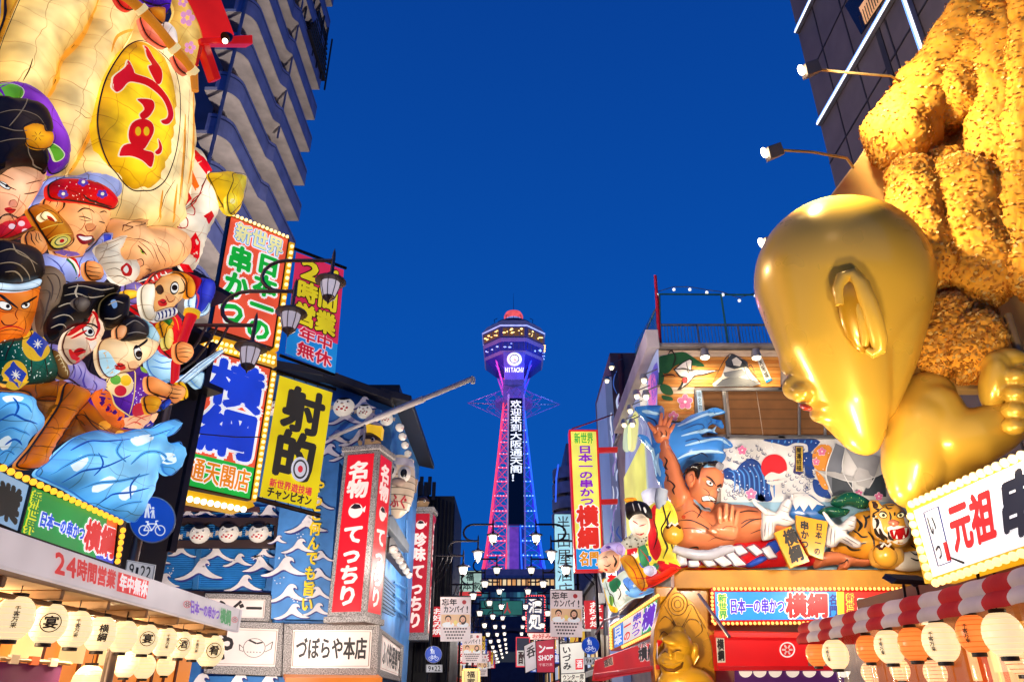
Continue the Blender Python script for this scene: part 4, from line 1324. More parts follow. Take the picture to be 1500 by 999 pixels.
def round_sign(label, P, cx, cy, r, plate, d=0, pole=None, e=.35):
    t = thing('traffic_sign', label, 'traffic sign', P.px(cx, cy + r, d), 'round blue path signs')
    q = [(cx - r, cy - r), (cx + r, cy - r), (cx + r, cy + r), (cx - r, cy + r)]
    f0 = quadfn(P, q, d)
    fn = lambda u, v, dd=0: f0(u, v, dd)
    m = part('disc', t)
    n = 36
    for rad, hx, dd, kd in ((.5, '#dfe4ec', 0, 'paint'), (.475, '#1450c8', .006, 'lit')):
        m.poly([fn(.5 + rad * math.cos(-2 * math.pi * k / n), .5 + rad * math.sin(-2 * math.pi * k / n), dd) for k in range(n)], mat(hx, kd, .62 if kd == 'lit' else None))
    ring = [fn(.5 + .5 * math.cos(-2 * math.pi * k / n), .5 + .5 * math.sin(-2 * math.pi * k / n), 0) for k in range(n)]
    rb = [p - P.n * .03 for p in ring]
    m.add(ring + rb, [[k, n + k, n + (k + 1) % n, (k + 1) % n] for k in range(n)] + [[2 * n - 1 - k for k in range(n)]], mat('#8a8f98', 'metal'))
    W_ = '#e4eaf4'  # the unlit sign's white figures are given a glow of their own
    m = part('pictogram', t, flat=True)
    def dot(cx_, cy_, rr_):
        m.poly([fn(cx_ + rr_ * math.cos(-2 * math.pi * k / 12), cy_ + rr_ * math.sin(-2 * math.pi * k / 12), .02) for k in range(12)], mat(W_, 'lit', .8))
    dot(.4, .1, .032)
    m.poly([fn(x, y, .02) for x, y in ((.36, .16), (.36, .3), (.44, .3), (.44, .16))][::1], mat(W_, 'lit', .8))
    bar2(m, fn, ((.35, .17), (.32, .3)), .016, W_); bar2(m, fn, ((.45, .17), (.48, .28)), .016, W_)
    bar2(m, fn, ((.385, .3), (.36, .47)), .021, W_); bar2(m, fn, ((.42, .3), (.44, .47)), .021, W_)
    dot(.53, .26, .026)
    m.poly([fn(x, y, .02) for x, y in ((.505, .3), (.505, .39), (.555, .39), (.555, .3))], mat(W_, 'lit', .8))
    bar2(m, fn, ((.515, .39), (.505, .48)), .013, W_); bar2(m, fn, ((.545, .39), (.555, .48)), .013, W_); bar2(m, fn, ((.5, .31), (.475, .37)), .01, W_)
    for wx in (.33, .68):
        wheel(m, fn, wx, .74, .115, W_, .022)
    bar2(m, fn, ((.33, .74), (.42, .6), (.6, .6), (.68, .74)), .013, W_)
    bar2(m, fn, ((.42, .6), (.5, .74), (.6, .6)), .013, W_); bar2(m, fn, ((.33, .74), (.5, .74)), .013, W_)
    bar2(m, fn, ((.6, .6), (.585, .54), (.64, .54)), .013, W_); bar2(m, fn, ((.42, .6), (.405, .56)), .013, W_); bar2(m, fn, ((.37, .555), (.44, .555)), .016, W_)
    if plate:
        pl = part('time_plate', t, bevel=.004)
        pl.prism(P, plate, d - .02, d, mat('#c9c6c8', 'lit', .55))  # unlit plate brightened by a glow in its material
        pf = quadfn(P, plate, d)
        bar2(pl, pf, ((.03, .06), (.97, .06), (.97, .94), (.03, .94), (.03, .06)), .012, '#8a8a90', .008)
        lettering(pl, pf, '9-22', (.12, .12, .9, .9), '#26242a', .02, (), .012, False, 'paint')
    m = part('bracket', t)
    m.tube([P.px(cx, cy - r * .5, d - .05), P.px(cx, cy + r * .9, d - .05)], .025, mat('#6a6a70', 'metal'), 8)
    return t
PT = Plane(223, 761, 12.75)
round_sign('large round blue path sign with walkers and bicycle above the left canopy', PT, 223, 761, 34, c4('548,470 672,492 660,570 535,545'))

# ================================================================== canopy with white lanterns
PC = Plane(353, 910, X=-5.6, vx=750)
t = thing('canopy', 'white shop canopy with red lettering over the row of lanterns', 'canopy', PC.px(170, 900))
m = part('fascia', t, bevel=.02)
fq = [(-40, 757), (356, 893), (350, 926), (-40, 818)]
m.prism(PC, fq, -.12, 0, mat('#d4c6c8', 'lit', .74))
fn = quadfn(PC, fq, 0)
m = part('lettering', t, flat=True)
def strip(T_, st):
    return quadfn(PC, T_(st), 0)
f2 = strip(c4, '232,428 500,520 490,600 228,530')
lettering(m, f2, '24時間営業', (0, 0, 1, 1), '#cc1c20', .045, (), .012)
f2 = strip(c4, '508,522 640,562 628,640 500,604')
facequad(m, f2, (0, 0, 1, 1), '#d42024', 'lit', .01)
lettering(m, f2, '年中無休', (.04, .05, .97, .95), '#f4e6e6', .045, (), .02)
f2 = strip(c4, '818,640 948,682 942,735 818,702')
lettering(m, f2, '日本一の串かつ', (0, 0, 1, 1), '#6a2ab0', .05, (), .012)
f2 = strip(c4, '950,676 996,690 992,758 946,742')
lettering(m, f2, '横綱', (0, 0, 1, 1), '#2a8a4a', .05, (), .012)
def crest(m, P_, cx, cy, r, hx, d=.012, spokes=6, kind='lit'):
    f3 = quadfn(P_, [(cx - r, cy - r), (cx + r, cy - r), (cx + r, cy + r), (cx - r, cy + r)], 0)
    wheel(m, f3, .5, .5, .5, hx, .09, d)
    for k in range(spokes):
        a = 2 * math.pi * k / spokes
        bar2(m, f3, ((.5 + .1 * math.cos(a), .5 + .1 * math.sin(a)), (.5 + .34 * math.cos(a), .5 + .34 * math.sin(a))), .055, hx, d + .004)
crest(m, PC, *c4('805,662')[0], 5.5, '#d03038')
crest(m, PC, *c4('1010,728')[0], 4.5, '#d03038')
m = part('soffit', t, bevel=.01)
yA, yB = 7.0, PC.px(350, 900).y
zc = PC.px(350, 924).z
m.box(-9.5, -5.72, yA, yB - .02, zc + .02, zc + .1, mat('#c9aa84', 'paint'))
for k in range(8):
    y = yA + .3 + k * (yB - yA - .5) / 7
    m.box(-9.4, -5.73, y, y + .08, zc - .1, zc + .017, mat('#b48a5a', 'paint'))
for x in (-6.0, -7.2, -8.4):
    m.box(x - .04, x + .04, yA, yB - .05, zc - .16, zc - .103, mat('#8a6238', 'paint'))
m.box(-9.5, -5.6, yB - .018, yB + .06, zc, zc + .4, mat('#cbbfc0', 'paint'))
# shop front under the canopy
t = thing('restaurant_entrance', 'orange lit shop front wall under the white canopy', 'shop front', (-8, 11, 0))
m = part('wall', t)
m.box(-9.6, -8.9, 5.5, 22, .12, 3.25, mat('#f08a34', 'lit', .85))  # orange glow of the lit interior put into the wall's emission
for k in range(23):
    y = 6 + k * .68
    m.box(-8.9, -8.86, y, y + .1, .12, 3.2, mat('#7a3a14'))
for k in range(10):
    m.box(-8.86, -8.84, 6.4 + 1.5 * k, 7.3 + 1.5 * k, 2.2, 2.75, mat('#f7d890', 'lit', .9))
t = thing('shop_curtain', 'purple noren curtain hanging below the white lanterns', 'curtain', (-7.4, 9.5, 1.2))
m = part('cloth', t)
pts_top = []
rows = []
for j in range(6):
    z = 2.04 - j * .22
    rows.append([Vector((-7.2 + .06 * math.sin(i * 1.1) * (j / 5), 6.8 + i * .19, z)) for i in range(32)])
vs = [p for r in rows for p in r]
m.add(vs, [[j * 32 + i, j * 32 + i + 1, (j + 1) * 32 + i + 1, (j + 1) * 32 + i] for j in range(5) for i in range(31)], mat('#6a1668', 'cloth'))
m = part('pole', t)
m.tube([(-7.2, 6.6, 2.08), (-7.2, 12.9, 2.08)], .03, mat('#c8a070'))
for k in range(12):
    m.box(-7.23, -7.17, 6.8 + k * .5, 7.0 + k * .5, 2.02, 2.14, mat('#f0e0d0' if k % 2 else '#e06a2a', 'cloth'))
# paper lanterns
def paper_lantern(label, c, r, glyphs, group, hx='#ffe4b2', e=.9, ink='#241812', cat='paper lantern', circ=False, sy=1.16, face=None):
    c = Vector(c)
    t = thing('paper_lantern', label, cat, c - Vector((0, 0, r * sy)), group)
    m = part('shade', t)
    prof = []
    n = 22
    for i in range(n + 1):
        a = math.pi * (.1 + .8 * i / n)
        prof.append((r * math.sin(a) * (1 - .02 * (i % 2)), -r * sy * math.cos(a)))
    m.lathe(c, prof, mat(hx, 'glow', e), 24)
    for k in range(1, 9):
        a = math.pi * (.1 + .8 * k / 9)
        q_ = r * math.sin(a)
        m.lathe(c + Vector((0, 0, -r * sy * math.cos(a))), [(q_ - .003, -.005), (q_ + .003, 0), (q_ - .003, .005)], mat('#ffdda4' if hx == '#ffe4b2' else '#ee6a20', 'lit', .95), 24)
    h = r * sy * .95
    for sg in (-1, 1):
        m = part('rim', t)
        m.lathe(c + Vector((0, 0, sg * h)), [(0, -.03), (r * .42, -.03), (r * .42, .03), (0, .03)], mat('#241a16'), 18)
    m.tube([c + Vector((0, 0, h)), c + Vector((0, 0, h + r * .6))], .008, mat('#241a16'), 5)
    if glyphs:
        d = (face or (EYE - c))
        a0 = math.atan2(d.y, d.x)
        def fn(u, v, dd=0):
            a = a0 + (u - .5) * 1.5
            z = (.5 - v) * 1.5
            ph = max(-1.3, min(1.3, z))
            rr_ = r * math.cos(ph * .85) + dd * .6 + .004
            return c + Vector((rr_ * math.cos(a), rr_ * math.sin(a), r * sy * math.sin(ph * .85)))
        m = part('lettering', t)
        if len(glyphs) == 1:
            lettering(m, fn, glyphs, (.24, .26, .76, .74), ink, .03, (), .01, True, 'lit')
            for k in range(28):
                a, b = 2 * math.pi * k / 28, 2 * math.pi * (k + 1) / 28
                m.poly([fn(.5 + .33 * math.cos(a), .5 + .33 * math.sin(a), .01), fn(.5 + .33 * math.cos(b), .5 + .33 * math.sin(b), .01), fn(.5 + .37 * math.cos(b), .5 + .37 * math.sin(b), .01), fn(.5 + .37 * math.cos(a), .5 + .37 * math.sin(a), .01)], mat(ink, 'lit'))
        else:
            w_ = min(.42, .8 / len(glyphs))
            lettering(m, fn, glyphs, (.5 - w_ / 2, .12, .5 + w_ / 2, .88), ink, .03, (), .01, True, 'lit')
    return t
PLn = Plane(71, 913, X=-6.0, vx=750)
LN = [(20, 905, 25, '千客万来', 'leftmost and largest white lantern under the left canopy'), (71, 913, 22.5, '宴', 'white lantern with a circled character, second from the left under the canopy'), (109, 921, 21, '千客万来', 'white lantern between the circled one and the two-character one'), (147, 928, 19.5, '横綱', 'white lantern with two bold characters, fourth under the left canopy'), (180, 932, 18, '', 'plain white lantern in the middle of the left canopy row'), (212, 936, 17, '宴', 'white lantern with a circled character right of the plain one'), (241, 940, 16, '千客万来', 'white lantern with a column of small writing toward the canopy end'), (264, 944, 15, '酒', 'small white lantern, third from the canopy end'), (284, 947, 14.5, '千客万来', 'small white lantern next to the last under the left canopy'), (308, 953, 17.5, '肴', 'last white lantern at the right end of the left canopy')]
for x, y, r, gl, lb in LN:
    p = PLn.px(x, y)
    paper_lantern(lb, p, r * 1.12 * mpp(p), gl, 'white lanterns under the left canopy', face=Vector((.75, -1, 0)))
for i, (x, y, r) in enumerate(((185, 972, 17), (212, 976, 15), (243, 974, 13), (128, 1000, 22))):
    p = Plane(71, 913, X=-6.9, vx=750).px(x, y)
    paper_lantern(('white lantern of the inner row, nearest the purple curtain', 'white lantern of the inner row below the circled one', 'smallest white lantern of the inner row', 'white lantern cut by the bottom edge below the row')[i], p, r * mpp(p), '', 'white lanterns under the left canopy')
ld = bpy.data.lights.new('canopy_lamp', 'POINT')
def lamp(name, loc, power, col, r=.15):
    l = bpy.data.lights.new(name, 'POINT')
    l.energy = power
    l.color = col
    l.shadow_soft_size = r
    o = bpy.data.objects.new(name, l)
    COL.objects.link(o)
    o.location = loc
def spot(name, loc, tgt, power, col, ang=70, r=.1, blend=.6):
    l = bpy.data.lights.new(name, 'SPOT')
    l.energy = power
    l.color = col
    l.spot_size = math.radians(ang)
    l.spot_blend = blend
    l.shadow_soft_size = r
    o = bpy.data.objects.new(name, l)
    COL.objects.link(o)
    o.location = loc
    o.rotation_euler = (Vector(tgt) - Vector(loc)).to_track_quat('-Z', 'Y').to_euler()
WARM = (1, .72, .42)
lamp('canopy_lamp', (-7.0, 9.5, 2.62), 300, WARM)
lamp('canopy_lamp', (-7.0, 13.0, 2.62), 300, WARM)
# ---- green sign box above the canopy
PG = Plane(187, 765, X=-6.05, vx=750)
gq = c4('132,152 507,302 487,490 82,352')
t, fn = board('box_sign', 'green lit sign box with bulbs above the left canopy', 'sign', PG, gq, [((0, 0, .9, 1), '#12913f'), ((.86, 0, 1, .35), '#e8662c'), ((.78, .8, 1, 1), '#2a4ad0')],
    [('新世界', (.015, .08, .11, .98), '#2a8a3a', .03, [('#f4ee3a', .1)], True), ('日本一の串かつ', (.13, .42, .6, .76), '#1f54d8', .06, [(WH, .13)], False), ('横綱', (.6, .22, .98, .92), '#dc1a20', .05, [(WH, .1)], False)], frame='#2a1810', fw=2)
m = part('bulb_rail', t, bevel=.01)
m.prism(PG, c4('-60,25 0,50 548,305 520,500 500,495 508,318 0,92 -60,70'), -.3, -.01, mat('#5a3414', 'paint'))
bulbs(t, along(PG.px(*c4('-40,50')[0], .05), PG.px(*c4('530,312')[0], .05), 21) + along(PG.px(*c4('533,330')[0], .05), PG.px(*c4('505,490')[0], .05), 6), .044, '#ffb52e', 1.6)
t, fn = board('box_sign', 'pale blue lit sign with one black character at the left edge', 'sign', PG, c4('-90,45 124,150 74,348 -90,280'), [((0, 0, 1, 1), '#8fb4d8')], [('営業', (-.25, .18, .92, .92), '#101418', .06, [], False)], frame='#20303c', fw=1.5)

# ================================================================== puffer fish restaurant
YZ = 30.0
PZ = Plane(480, 900, YZ)
ZX = -5.2
PZS = Plane(553, 930, X=ZX, vx=750)
CREAM = '#e9d8c6'
t = thing('puffer_restaurant', 'blue restaurant building painted with white waves under a dark roof', 'building', (-9.5, 33, 0))
m = part('wall', t)
zr = lambda x, y: PZ.px(x, y).z
wall_top = [(180, 560), (400, 548), (480, 562), (553, 590)]
pa = [PZ.px(*q) for q in wall_top]
xl = pa[0].x
fr = [Vector((xl, YZ, 0)), Vector((ZX, YZ, 0)), Vector((ZX, YZ, pa[3].z)), Vector((pa[2].x, YZ, pa[2].z)), Vector((pa[1].x, YZ, pa[1].z)), Vector((xl, YZ, pa[0].z))]
bk = [p + Vector((0, 9.5, 0)) for p in fr]
m.add(fr + bk, [[0, 1, 2, 3, 4, 5], [11, 10, 9, 8, 7, 6]] + [[i, 6 + i, 6 + (i + 1) % 6, (i + 1) % 6] for i in range(6)], mat('#3f83c8', 'paint'))
# roof eaves
m = part('roof', t, bevel=.03)
def eave(p, q, w_=.9, h=.35, back=1.2, hx='#1d1a20'):
    p, q = Vector(p), Vector(q)
    dirv = Vector((0, -1, 0))
    m.hexa([p + dirv * w_, q + dirv * w_, q + dirv * w_ + Vector((0, 0, h)), p + dirv * w_ + Vector((0, 0, h)), p - dirv * back, q - dirv * back, q - dirv * back + Vector((0, 0, h + .6)), p - dirv * back + Vector((0, 0, h + .6))], mat(hx))
eave((pa[0].x - 1, YZ, pa[0].z), pa[1])
eave(pa[1], pa[2] + Vector((0, 0, .001)))
eave(pa[2], pa[3] + Vector((.75, 0, -.25)))
zc2 = pa[3].z
m.hexa([Vector((ZX - .5, YZ - .88, zc2)), Vector((ZX + .85, YZ - .88, zc2 - .3)), Vector((ZX + .85, YZ - .88, zc2)), Vector((ZX - .5, YZ - .88, zc2 + .4)), Vector((ZX - .5, YZ + 9.4, zc2)), Vector((ZX + .85, YZ + 9.4, zc2 - .3)), Vector((ZX + .85, YZ + 9.4, zc2)), Vector((ZX - .5, YZ + 9.4, zc2 + .4))], mat('#1d1a20'))
m.box(xl, ZX, YZ + 1, YZ + 9, zc2 + .2, zc2 + 1.3, mat('#1d1a20'))
# ridge ornaments
m = part('parapet_block', t, bevel=.03)
m.prism(PZ, c6('640,165 800,165 1020,175 1015,240 900,240 640,180'), -3, -1.5, mat('#c9b6a4'))
RZ = Relief(PZ, 'paint')
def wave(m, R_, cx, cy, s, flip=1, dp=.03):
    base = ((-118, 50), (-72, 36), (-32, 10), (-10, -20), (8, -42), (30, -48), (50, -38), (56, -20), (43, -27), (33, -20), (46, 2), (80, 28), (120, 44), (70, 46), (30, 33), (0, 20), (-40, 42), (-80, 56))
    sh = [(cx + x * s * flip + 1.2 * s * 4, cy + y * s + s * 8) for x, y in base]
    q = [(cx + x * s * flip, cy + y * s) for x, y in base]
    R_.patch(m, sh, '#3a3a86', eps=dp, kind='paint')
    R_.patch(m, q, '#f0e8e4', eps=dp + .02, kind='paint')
def foam(m, R_, cx, cy, s, n=6, rnd=random.Random(9), dp=.05):
    for k in range(n):
        R_.disc(m, cx + rnd.uniform(-14, 14) * s, cy + rnd.uniform(-10, 10) * s, 1.7 * s, 1.7 * s, '#eef2f6', n=7, kind='paint', eps=dp)
# corrugated shutters on the left part
m = part('shutter', t)
x0, x1 = PZ.px(215, 800).x, PZ.px(398, 800).x
zb, zt = PZ.px(300, 862).z, PZ.px(300, 742).z
n = 40
vs, fs = [], []
for i in range(n * 2 + 1):
    z = zb + (zt - zb) * i / (2 * n)
    yy = YZ - .12 - (.05 if i % 2 else 0)
    vs += [Vector((x0, yy, z)), Vector((x1, yy, z))]
for i in range(n * 2):
    fs.append([2 * i, 2 * i + 1, 2 * i + 3, 2 * i + 2])
m.add(vs, fs, mat('#2f86cc', 'paint'))
RZ.reset()
PZ2 = Plane(480, 900, YZ - .2)
R2 = Relief(PZ2, 'paint')
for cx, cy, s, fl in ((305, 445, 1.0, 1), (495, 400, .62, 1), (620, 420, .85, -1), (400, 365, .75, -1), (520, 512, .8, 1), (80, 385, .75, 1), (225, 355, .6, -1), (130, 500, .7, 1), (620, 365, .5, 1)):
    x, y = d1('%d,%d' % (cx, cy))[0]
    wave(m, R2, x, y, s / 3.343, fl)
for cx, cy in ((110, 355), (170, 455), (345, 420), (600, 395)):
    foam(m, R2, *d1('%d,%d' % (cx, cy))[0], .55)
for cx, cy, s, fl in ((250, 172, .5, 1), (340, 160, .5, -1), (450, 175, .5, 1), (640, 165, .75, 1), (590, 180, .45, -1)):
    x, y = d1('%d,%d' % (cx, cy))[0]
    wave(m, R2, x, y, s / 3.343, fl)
m = part('timber', t, bevel=.02)
BR = '#3a2622'
for st in ('180,192 742,192 735,240 720,212 690,238 640,215 600,238 550,214 500,238 450,214 400,238 350,214 300,238 250,214 190,236', '20,305 690,300 690,342 20,340', '20,545 672,560 668,592 20,580', '672,235 692,235 690,340 672,340', '290,345 318,345 300,545 270,545'):
    hx = BR if not st.startswith('290') else '#2a6ea8'
    m.prism(PZ, d1(st), -.05, .45 if hx == BR else .2, mat(hx))
m.prism(PZ, d1('60,60 200,95 205,140 60,110'), .3, .5, mat('#6a4a42'))
m.prism(PZ, d1('120,120 600,140 600,165 120,160'), -.05, .3, mat('#5a3430'))
# tall wave board with yellow writing
t = thing('wave_board', 'tall blue painted wave board with a column of yellow writing', 'sign board', PZ.px(440, 905, .6))
m = part('board', t, bevel=.02)
bq = [(455, 600), (497, 690), (480, 905), (393, 905), (412, 705), (420, 640)]
bq = [(418, 660), (492, 590), (500, 640), (480, 908), (393, 906)]
m.prism(PZ, bq, -.1, .62, mat('#4d8fd2', 'paint'))
m.prism(PZ, [(475, 585), (560, 600), (552, 640), (545, 680), (500, 680), (470, 640)], -.1, .6, mat('#4d8fd2', 'paint'))
PZ3 = Plane(480, 900, YZ - .65)
R3 = Relief(PZ3, 'paint')
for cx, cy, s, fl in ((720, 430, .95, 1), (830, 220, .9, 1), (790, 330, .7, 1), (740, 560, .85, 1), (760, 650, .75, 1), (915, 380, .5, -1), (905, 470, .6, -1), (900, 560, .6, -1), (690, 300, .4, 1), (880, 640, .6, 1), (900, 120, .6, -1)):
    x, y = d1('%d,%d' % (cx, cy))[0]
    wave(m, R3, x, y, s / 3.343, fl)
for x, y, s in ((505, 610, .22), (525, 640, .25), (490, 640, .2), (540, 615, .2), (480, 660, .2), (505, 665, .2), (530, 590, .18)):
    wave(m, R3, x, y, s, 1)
for cx, cy in ((810, 290), (700, 500), (780, 590), (850, 200), (720, 385)):
    foam(m, R3, *d1('%d,%d' % (cx, cy))[0], .5)
m = part('lettering', t, flat=True)
fq = quadfn(PZ3, d1('870,20 925,20 862,660 800,655'), .06)
lettering(m, fq, 'やっこ何んでも旨い', (0, -.02, 1, 1), '#f2c61e', .04, (), .01, True, 'lit', e=.6)
# framed signboards
def framed(label, P, quad, inner, texts, d=.5, cat='shop sign', fish=None, hx='#e8d3c8', e=.62):
    t = thing('framed_sign', label, cat, P.px(*quad[3], d), 'framed cream signs of the blue restaurant')
    m = part('frame', t, bevel=.03)
    m.prism(P, quad, d - .5, d - .06, mat('#8e8884', 'rough'))
    ou = [P.ab(*q, d) for q in quad]
    inn = [P.ab(*q, d) for q in inner]
    for i in range(4):
        j = (i + 1) % 4
        m.hexa([P.w(*ou[i], d), P.w(*ou[j], d), P.w(*inn[j], d), P.w(*inn[i], d), P.w(*ou[i], d - .06), P.w(*ou[j], d - .06), P.w(*inn[j], d - .06), P.w(*inn[i], d - .06)], mat('#9a938e', 'rough'))
    m = part('panel', t, flat=True)
    fn = quadfn(P, inner, d - .05)
    facequad(m, fn, (0, 0, 1, 1), hx, 'lit', 0, e)
    bar2(m, fn, ((.02, .05), (.98, .05), (.98, .95), (.02, .95), (.02, .05)), .006, '#a88a78', .008)
    if texts:
        m = part('lettering', t, flat=True)
        for q in texts:
            lettering(m, fn, q[0], q[1], '#231a18', .04, (), .012, q[2], 'paint')
    if fish:
        m = part('fish_drawing', t, flat=True)
        cx, cy, r, asp = fish
        wheel(m, fn, cx, cy, r, '#231a18', r * .05, .012, 24, asp)
        bar2(m, fn, ((cx + r, cy - .05), (cx + r * 1.6, cy - r * asp * .7), (cx + r * 1.5, cy + .02), (cx + r * .98, cy + .1)), .006, '#231a18', .012)
        bar2(m, fn, ((cx - r, cy), (cx - r * 1.35, cy - .08), (cx - r * 1.3, cy + .07), (cx - r * .95, cy + .1)), .006, '#231a18', .012)
        bar2(m, fn, ((cx - r * .5, cy - r * asp * .8), (cx + .03, cy - r * asp * .45), (cx + r * .7, cy - r * asp * .6)), .02, '#231a18', .012)
        for k in range(5):
            bar2(m, fn, ((cx - r * .6 + k * r * .28, cy + r * asp * .4), (cx - r * .56 + k * r * .28, cy + r * asp * .48)), .01, '#231a18', .012)
    return t
framed('cream sign with the restaurant name in black brush letters', PZ, [(416, 913), (555, 913), (552, 990), (413, 990)], [(429, 922), (545, 922), (542, 978), (426, 978)], [('づぼらや本店', (.05, .2, .95, .8), False)], 1.2)
framed('cream sign with a puffer fish drawing half hidden by the canopy', PZ, [(300, 908), (415, 912), (412, 990), (298, 986)], [(310, 918), (408, 921), (403, 976), (308, 974)], [('や', (.02, .1, .36, .9), False)], 1.1, fish=(.66, .52, .17, 1.5))
framed('small upper cream sign beside the canopy end', PZ, [(300, 868), (396, 871), (394, 910), (298, 907)], [(306, 876), (389, 878), (387, 905), (305, 904)], [('ふぐ一', (.1, .05, .95, .95), False)], .9)
framed('narrow cream sign on the street side of the blue restaurant', PZS, [(556, 918), (592, 945), (588, 998), (553, 990)], [(560, 928), (588, 950), (585, 990), (557, 980)], [('ふぐ料理専門', (.05, .12, .95, .88), False)], .25)
# red lantern columns
def pillar(label, c, sz, z0, z1, rot, texts, fish_v, hx='#d8141c', cat='lantern sign', e=.72):
    t = thing('pillar_sign', label, cat, Vector((c[0], c[1], z0)), 'red pillar signs of the blue restaurant')
    m = part('frame', t, bevel=.03)
    rx, ry = Vector((math.cos(rot), math.sin(rot), 0)), Vector((-math.sin(rot), math.cos(rot), 0))
    C = Vector((c[0], c[1], 0))
    def bx(a0, a1, b0, b1, za, zb_, hx_, kd):
        m.hexa([C + rx * a + ry * b_ + Vector((0, 0, z)) for a, b_, z in ((a0, b0, za), (a1, b0, za), (a1, b0, zb_), (a0, b0, zb_), (a0, b1, za), (a1, b1, za), (a1, b1, zb_), (a0, b1, zb_))], mat(hx_, kd))
    h = sz / 2
    bx(-h, h, -h, h, z0, z1, '#8e8884', 'rough')
    bx(-h * 1.12, h * 1.12, -h * 1.12, h * 1.12, z1, z1 + .22, '#9a938e', 'rough')
    bx(-h * 1.12, h * 1.12, -h * 1.12, h * 1.12, z0 - .22, z0, '#9a938e', 'rough')
    for i, (nv, hv) in enumerate(((-ry, rx), (rx, ry))):
        m = part('panel', t, flat=True)
        def fn(u, v, d=0, nv=nv, hv=hv):
            return C + nv * (h + .015 + d) + hv * ((u - .5) * sz * .76) + Vector((0, 0, z1 - .15 - v * (z1 - z0 - .3)))
        facequad(m, fn, (0, 0, 1, 1), hx, 'lit', 0, e)
        m = part('lettering', t, flat=True)
        for st, box in texts:
            lettering(m, fn, st, box, '#f0cfc4', .05, (), .01, True, 'lit')
        x, y, r = .5, fish_v, .26
        asp = sz * .76 / (z1 - z0)
        m.poly([fn(x + r * math.cos(-a), y + r * asp * math.sin(-a), .012) for a in (2 * math.pi * k / 20 for k in range(20))], mat('#f0cfc4', 'lit'))
        m.poly([fn(x + p * r, y + q * r * asp, .02) for p, q in ((-.8, -.4), (-.1, -.2), (.8, -.3), (.5, -.8), (-.2, -.95))], mat('#231a18', 'lit'))
        m.poly([fn(x + p * r, y + q * r * asp, .012) for p, q in ((.8, 0), (1.4, -.6), (1.3, .3))], mat('#f0cfc4', 'lit'))
    return t
pc = at(530, 790, 28.6)
ztop, zbot = at(536, 668, 28.6).z, at(530, 905, 28.6).z
pillar('two-sided red pillar sign at the corner of the blue restaurant', (pc.x, pc.y), 1.5, zbot, ztop, math.radians(-14), [('名物', (.1, .05, .9, .3)), ('てっちり', (.12, .47, .88, .97))], .38)
p2 = at(616, 830, 40)
pillar('dark red pillar sign further down the street than the corner one', (p2.x, p2.y), 1.25, at(612, 932, 40).z, at(618, 752, 40).z, math.radians(-4), [('珍味', (.12, .17, .88, .42)), ('てっちり', (.12, .44, .88, .97))], .1, '#b81420', e=.55)
# puffer fish lanterns
FISH = None
def fish_mesh(label, c, r, group, face=(0, -1, 0), tail=True):
    f = Vector(face).normalized()
    s = f.cross(Vector((0, 0, 1))).normalized()
    M = Matrix((s, -f, Vector((0, 0, 1)))).transposed()
    c = Vector(c)
    t = thing('puffer_fish_lantern', label, 'fish lantern', c - Vector((0, 0, r)), group)
    m = part('body', t)
    m.ell(c, r * 1.05, r * .95, r, mat('#e9dccd', 'lit', .5), 20, M)
    # dark back cap
    vs, fs = [], []
    n = 18
    for i in range(6):
        th = .95 * i / 5
        for k in range(n):
            a = 2 * math.pi * k / n
            rr_ = 1.02
            wob = th * (1 + .18 * math.sin(3 * a))
            vs.append(c + M @ Vector((r * 1.05 * rr_ * math.sin(wob) * math.cos(a), r * .95 * rr_ * math.sin(wob) * math.sin(a), r * rr_ * math.cos(wob))))
    for i in range(5):
        for k in range(n):
            fs.append([i * n + k, (i + 1) * n + k, (i + 1) * n + (k + 1) % n, i * n + (k + 1) % n])
    m.add(vs, fs, mat('#201c20', 'paint'))
    m = part('eye', t)
    for sg in (-1, 1):
        e_ = c + M @ Vector((sg * r * .5, -r * .78, r * .28))
        m.ell(e_, r * .16, r * .12, r * .16, mat('#f4ece0', 'paint'), 10, M)
        m.ell(e_ + M @ Vector((0, -r * .07, 0)), r * .09, r * .08, r * .09, mat('#161214', 'gloss'), 8, M)
    m = part('red_marking', t)
    for x_, z_, r_ in ((-.42, -.3, .15), (-.16, -.22, .11), (.02, -.42, .16), (.3, -.26, .12), (.46, -.44, .13), (-.28, -.54, .1)):
        y_ = -.94 * math.sqrt(max(.1, 1 - x_ * x_ - z_ * z_))
        m.ell(c + M @ Vector((r * x_ * 1.05, r * y_, r * z_)), r * r_, r * .05, r * r_ * .8, mat('#c8303a', 'paint'), 8, M)
    m = part('snout', t)
    m.ell(c + M @ Vector((0, -r * .98, r * .05)), r * .16, r * .14, r * .12, mat('#d9c4ae', 'paint'), 10, M)
    if tail:
        m = part('fin', t)
        for sg in (-1, 1):
            o = c + M @ Vector((sg * r * 1.0, 0, 0))
            m.hexa([o + M @ Vector((sg * x, y, z)) for x, y, z in ((0, -.03, -r * .18), (r * .35, -.03, -r * .3), (r * .35, -.03, r * .25), (0, -.03, r * .18), (0, .03, -r * .18), (r * .35, .03, -r * .3), (r * .35, .03, r * .25), (0, .03, r * .18))], mat('#d8c8b4', 'paint'))
    return t
G1 = 'puffer fish lanterns along the shutter beam'
for i, (x, y) in enumerate(d1('160,285 310,275 452,270 598,270')):
    p = at(x, y, YZ - .6)
    fish_mesh(('puffer fish lantern half behind the round blue sign', 'puffer fish lantern right of the round blue sign', 'puffer fish lantern third along the shutter beam', 'puffer fish lantern at the right end of the shutter beam')[i], p, 13.6 * mpp(p), G1, face=(.15, -1, -.1))
G2 = 'puffer fish lanterns under the roof eaves'
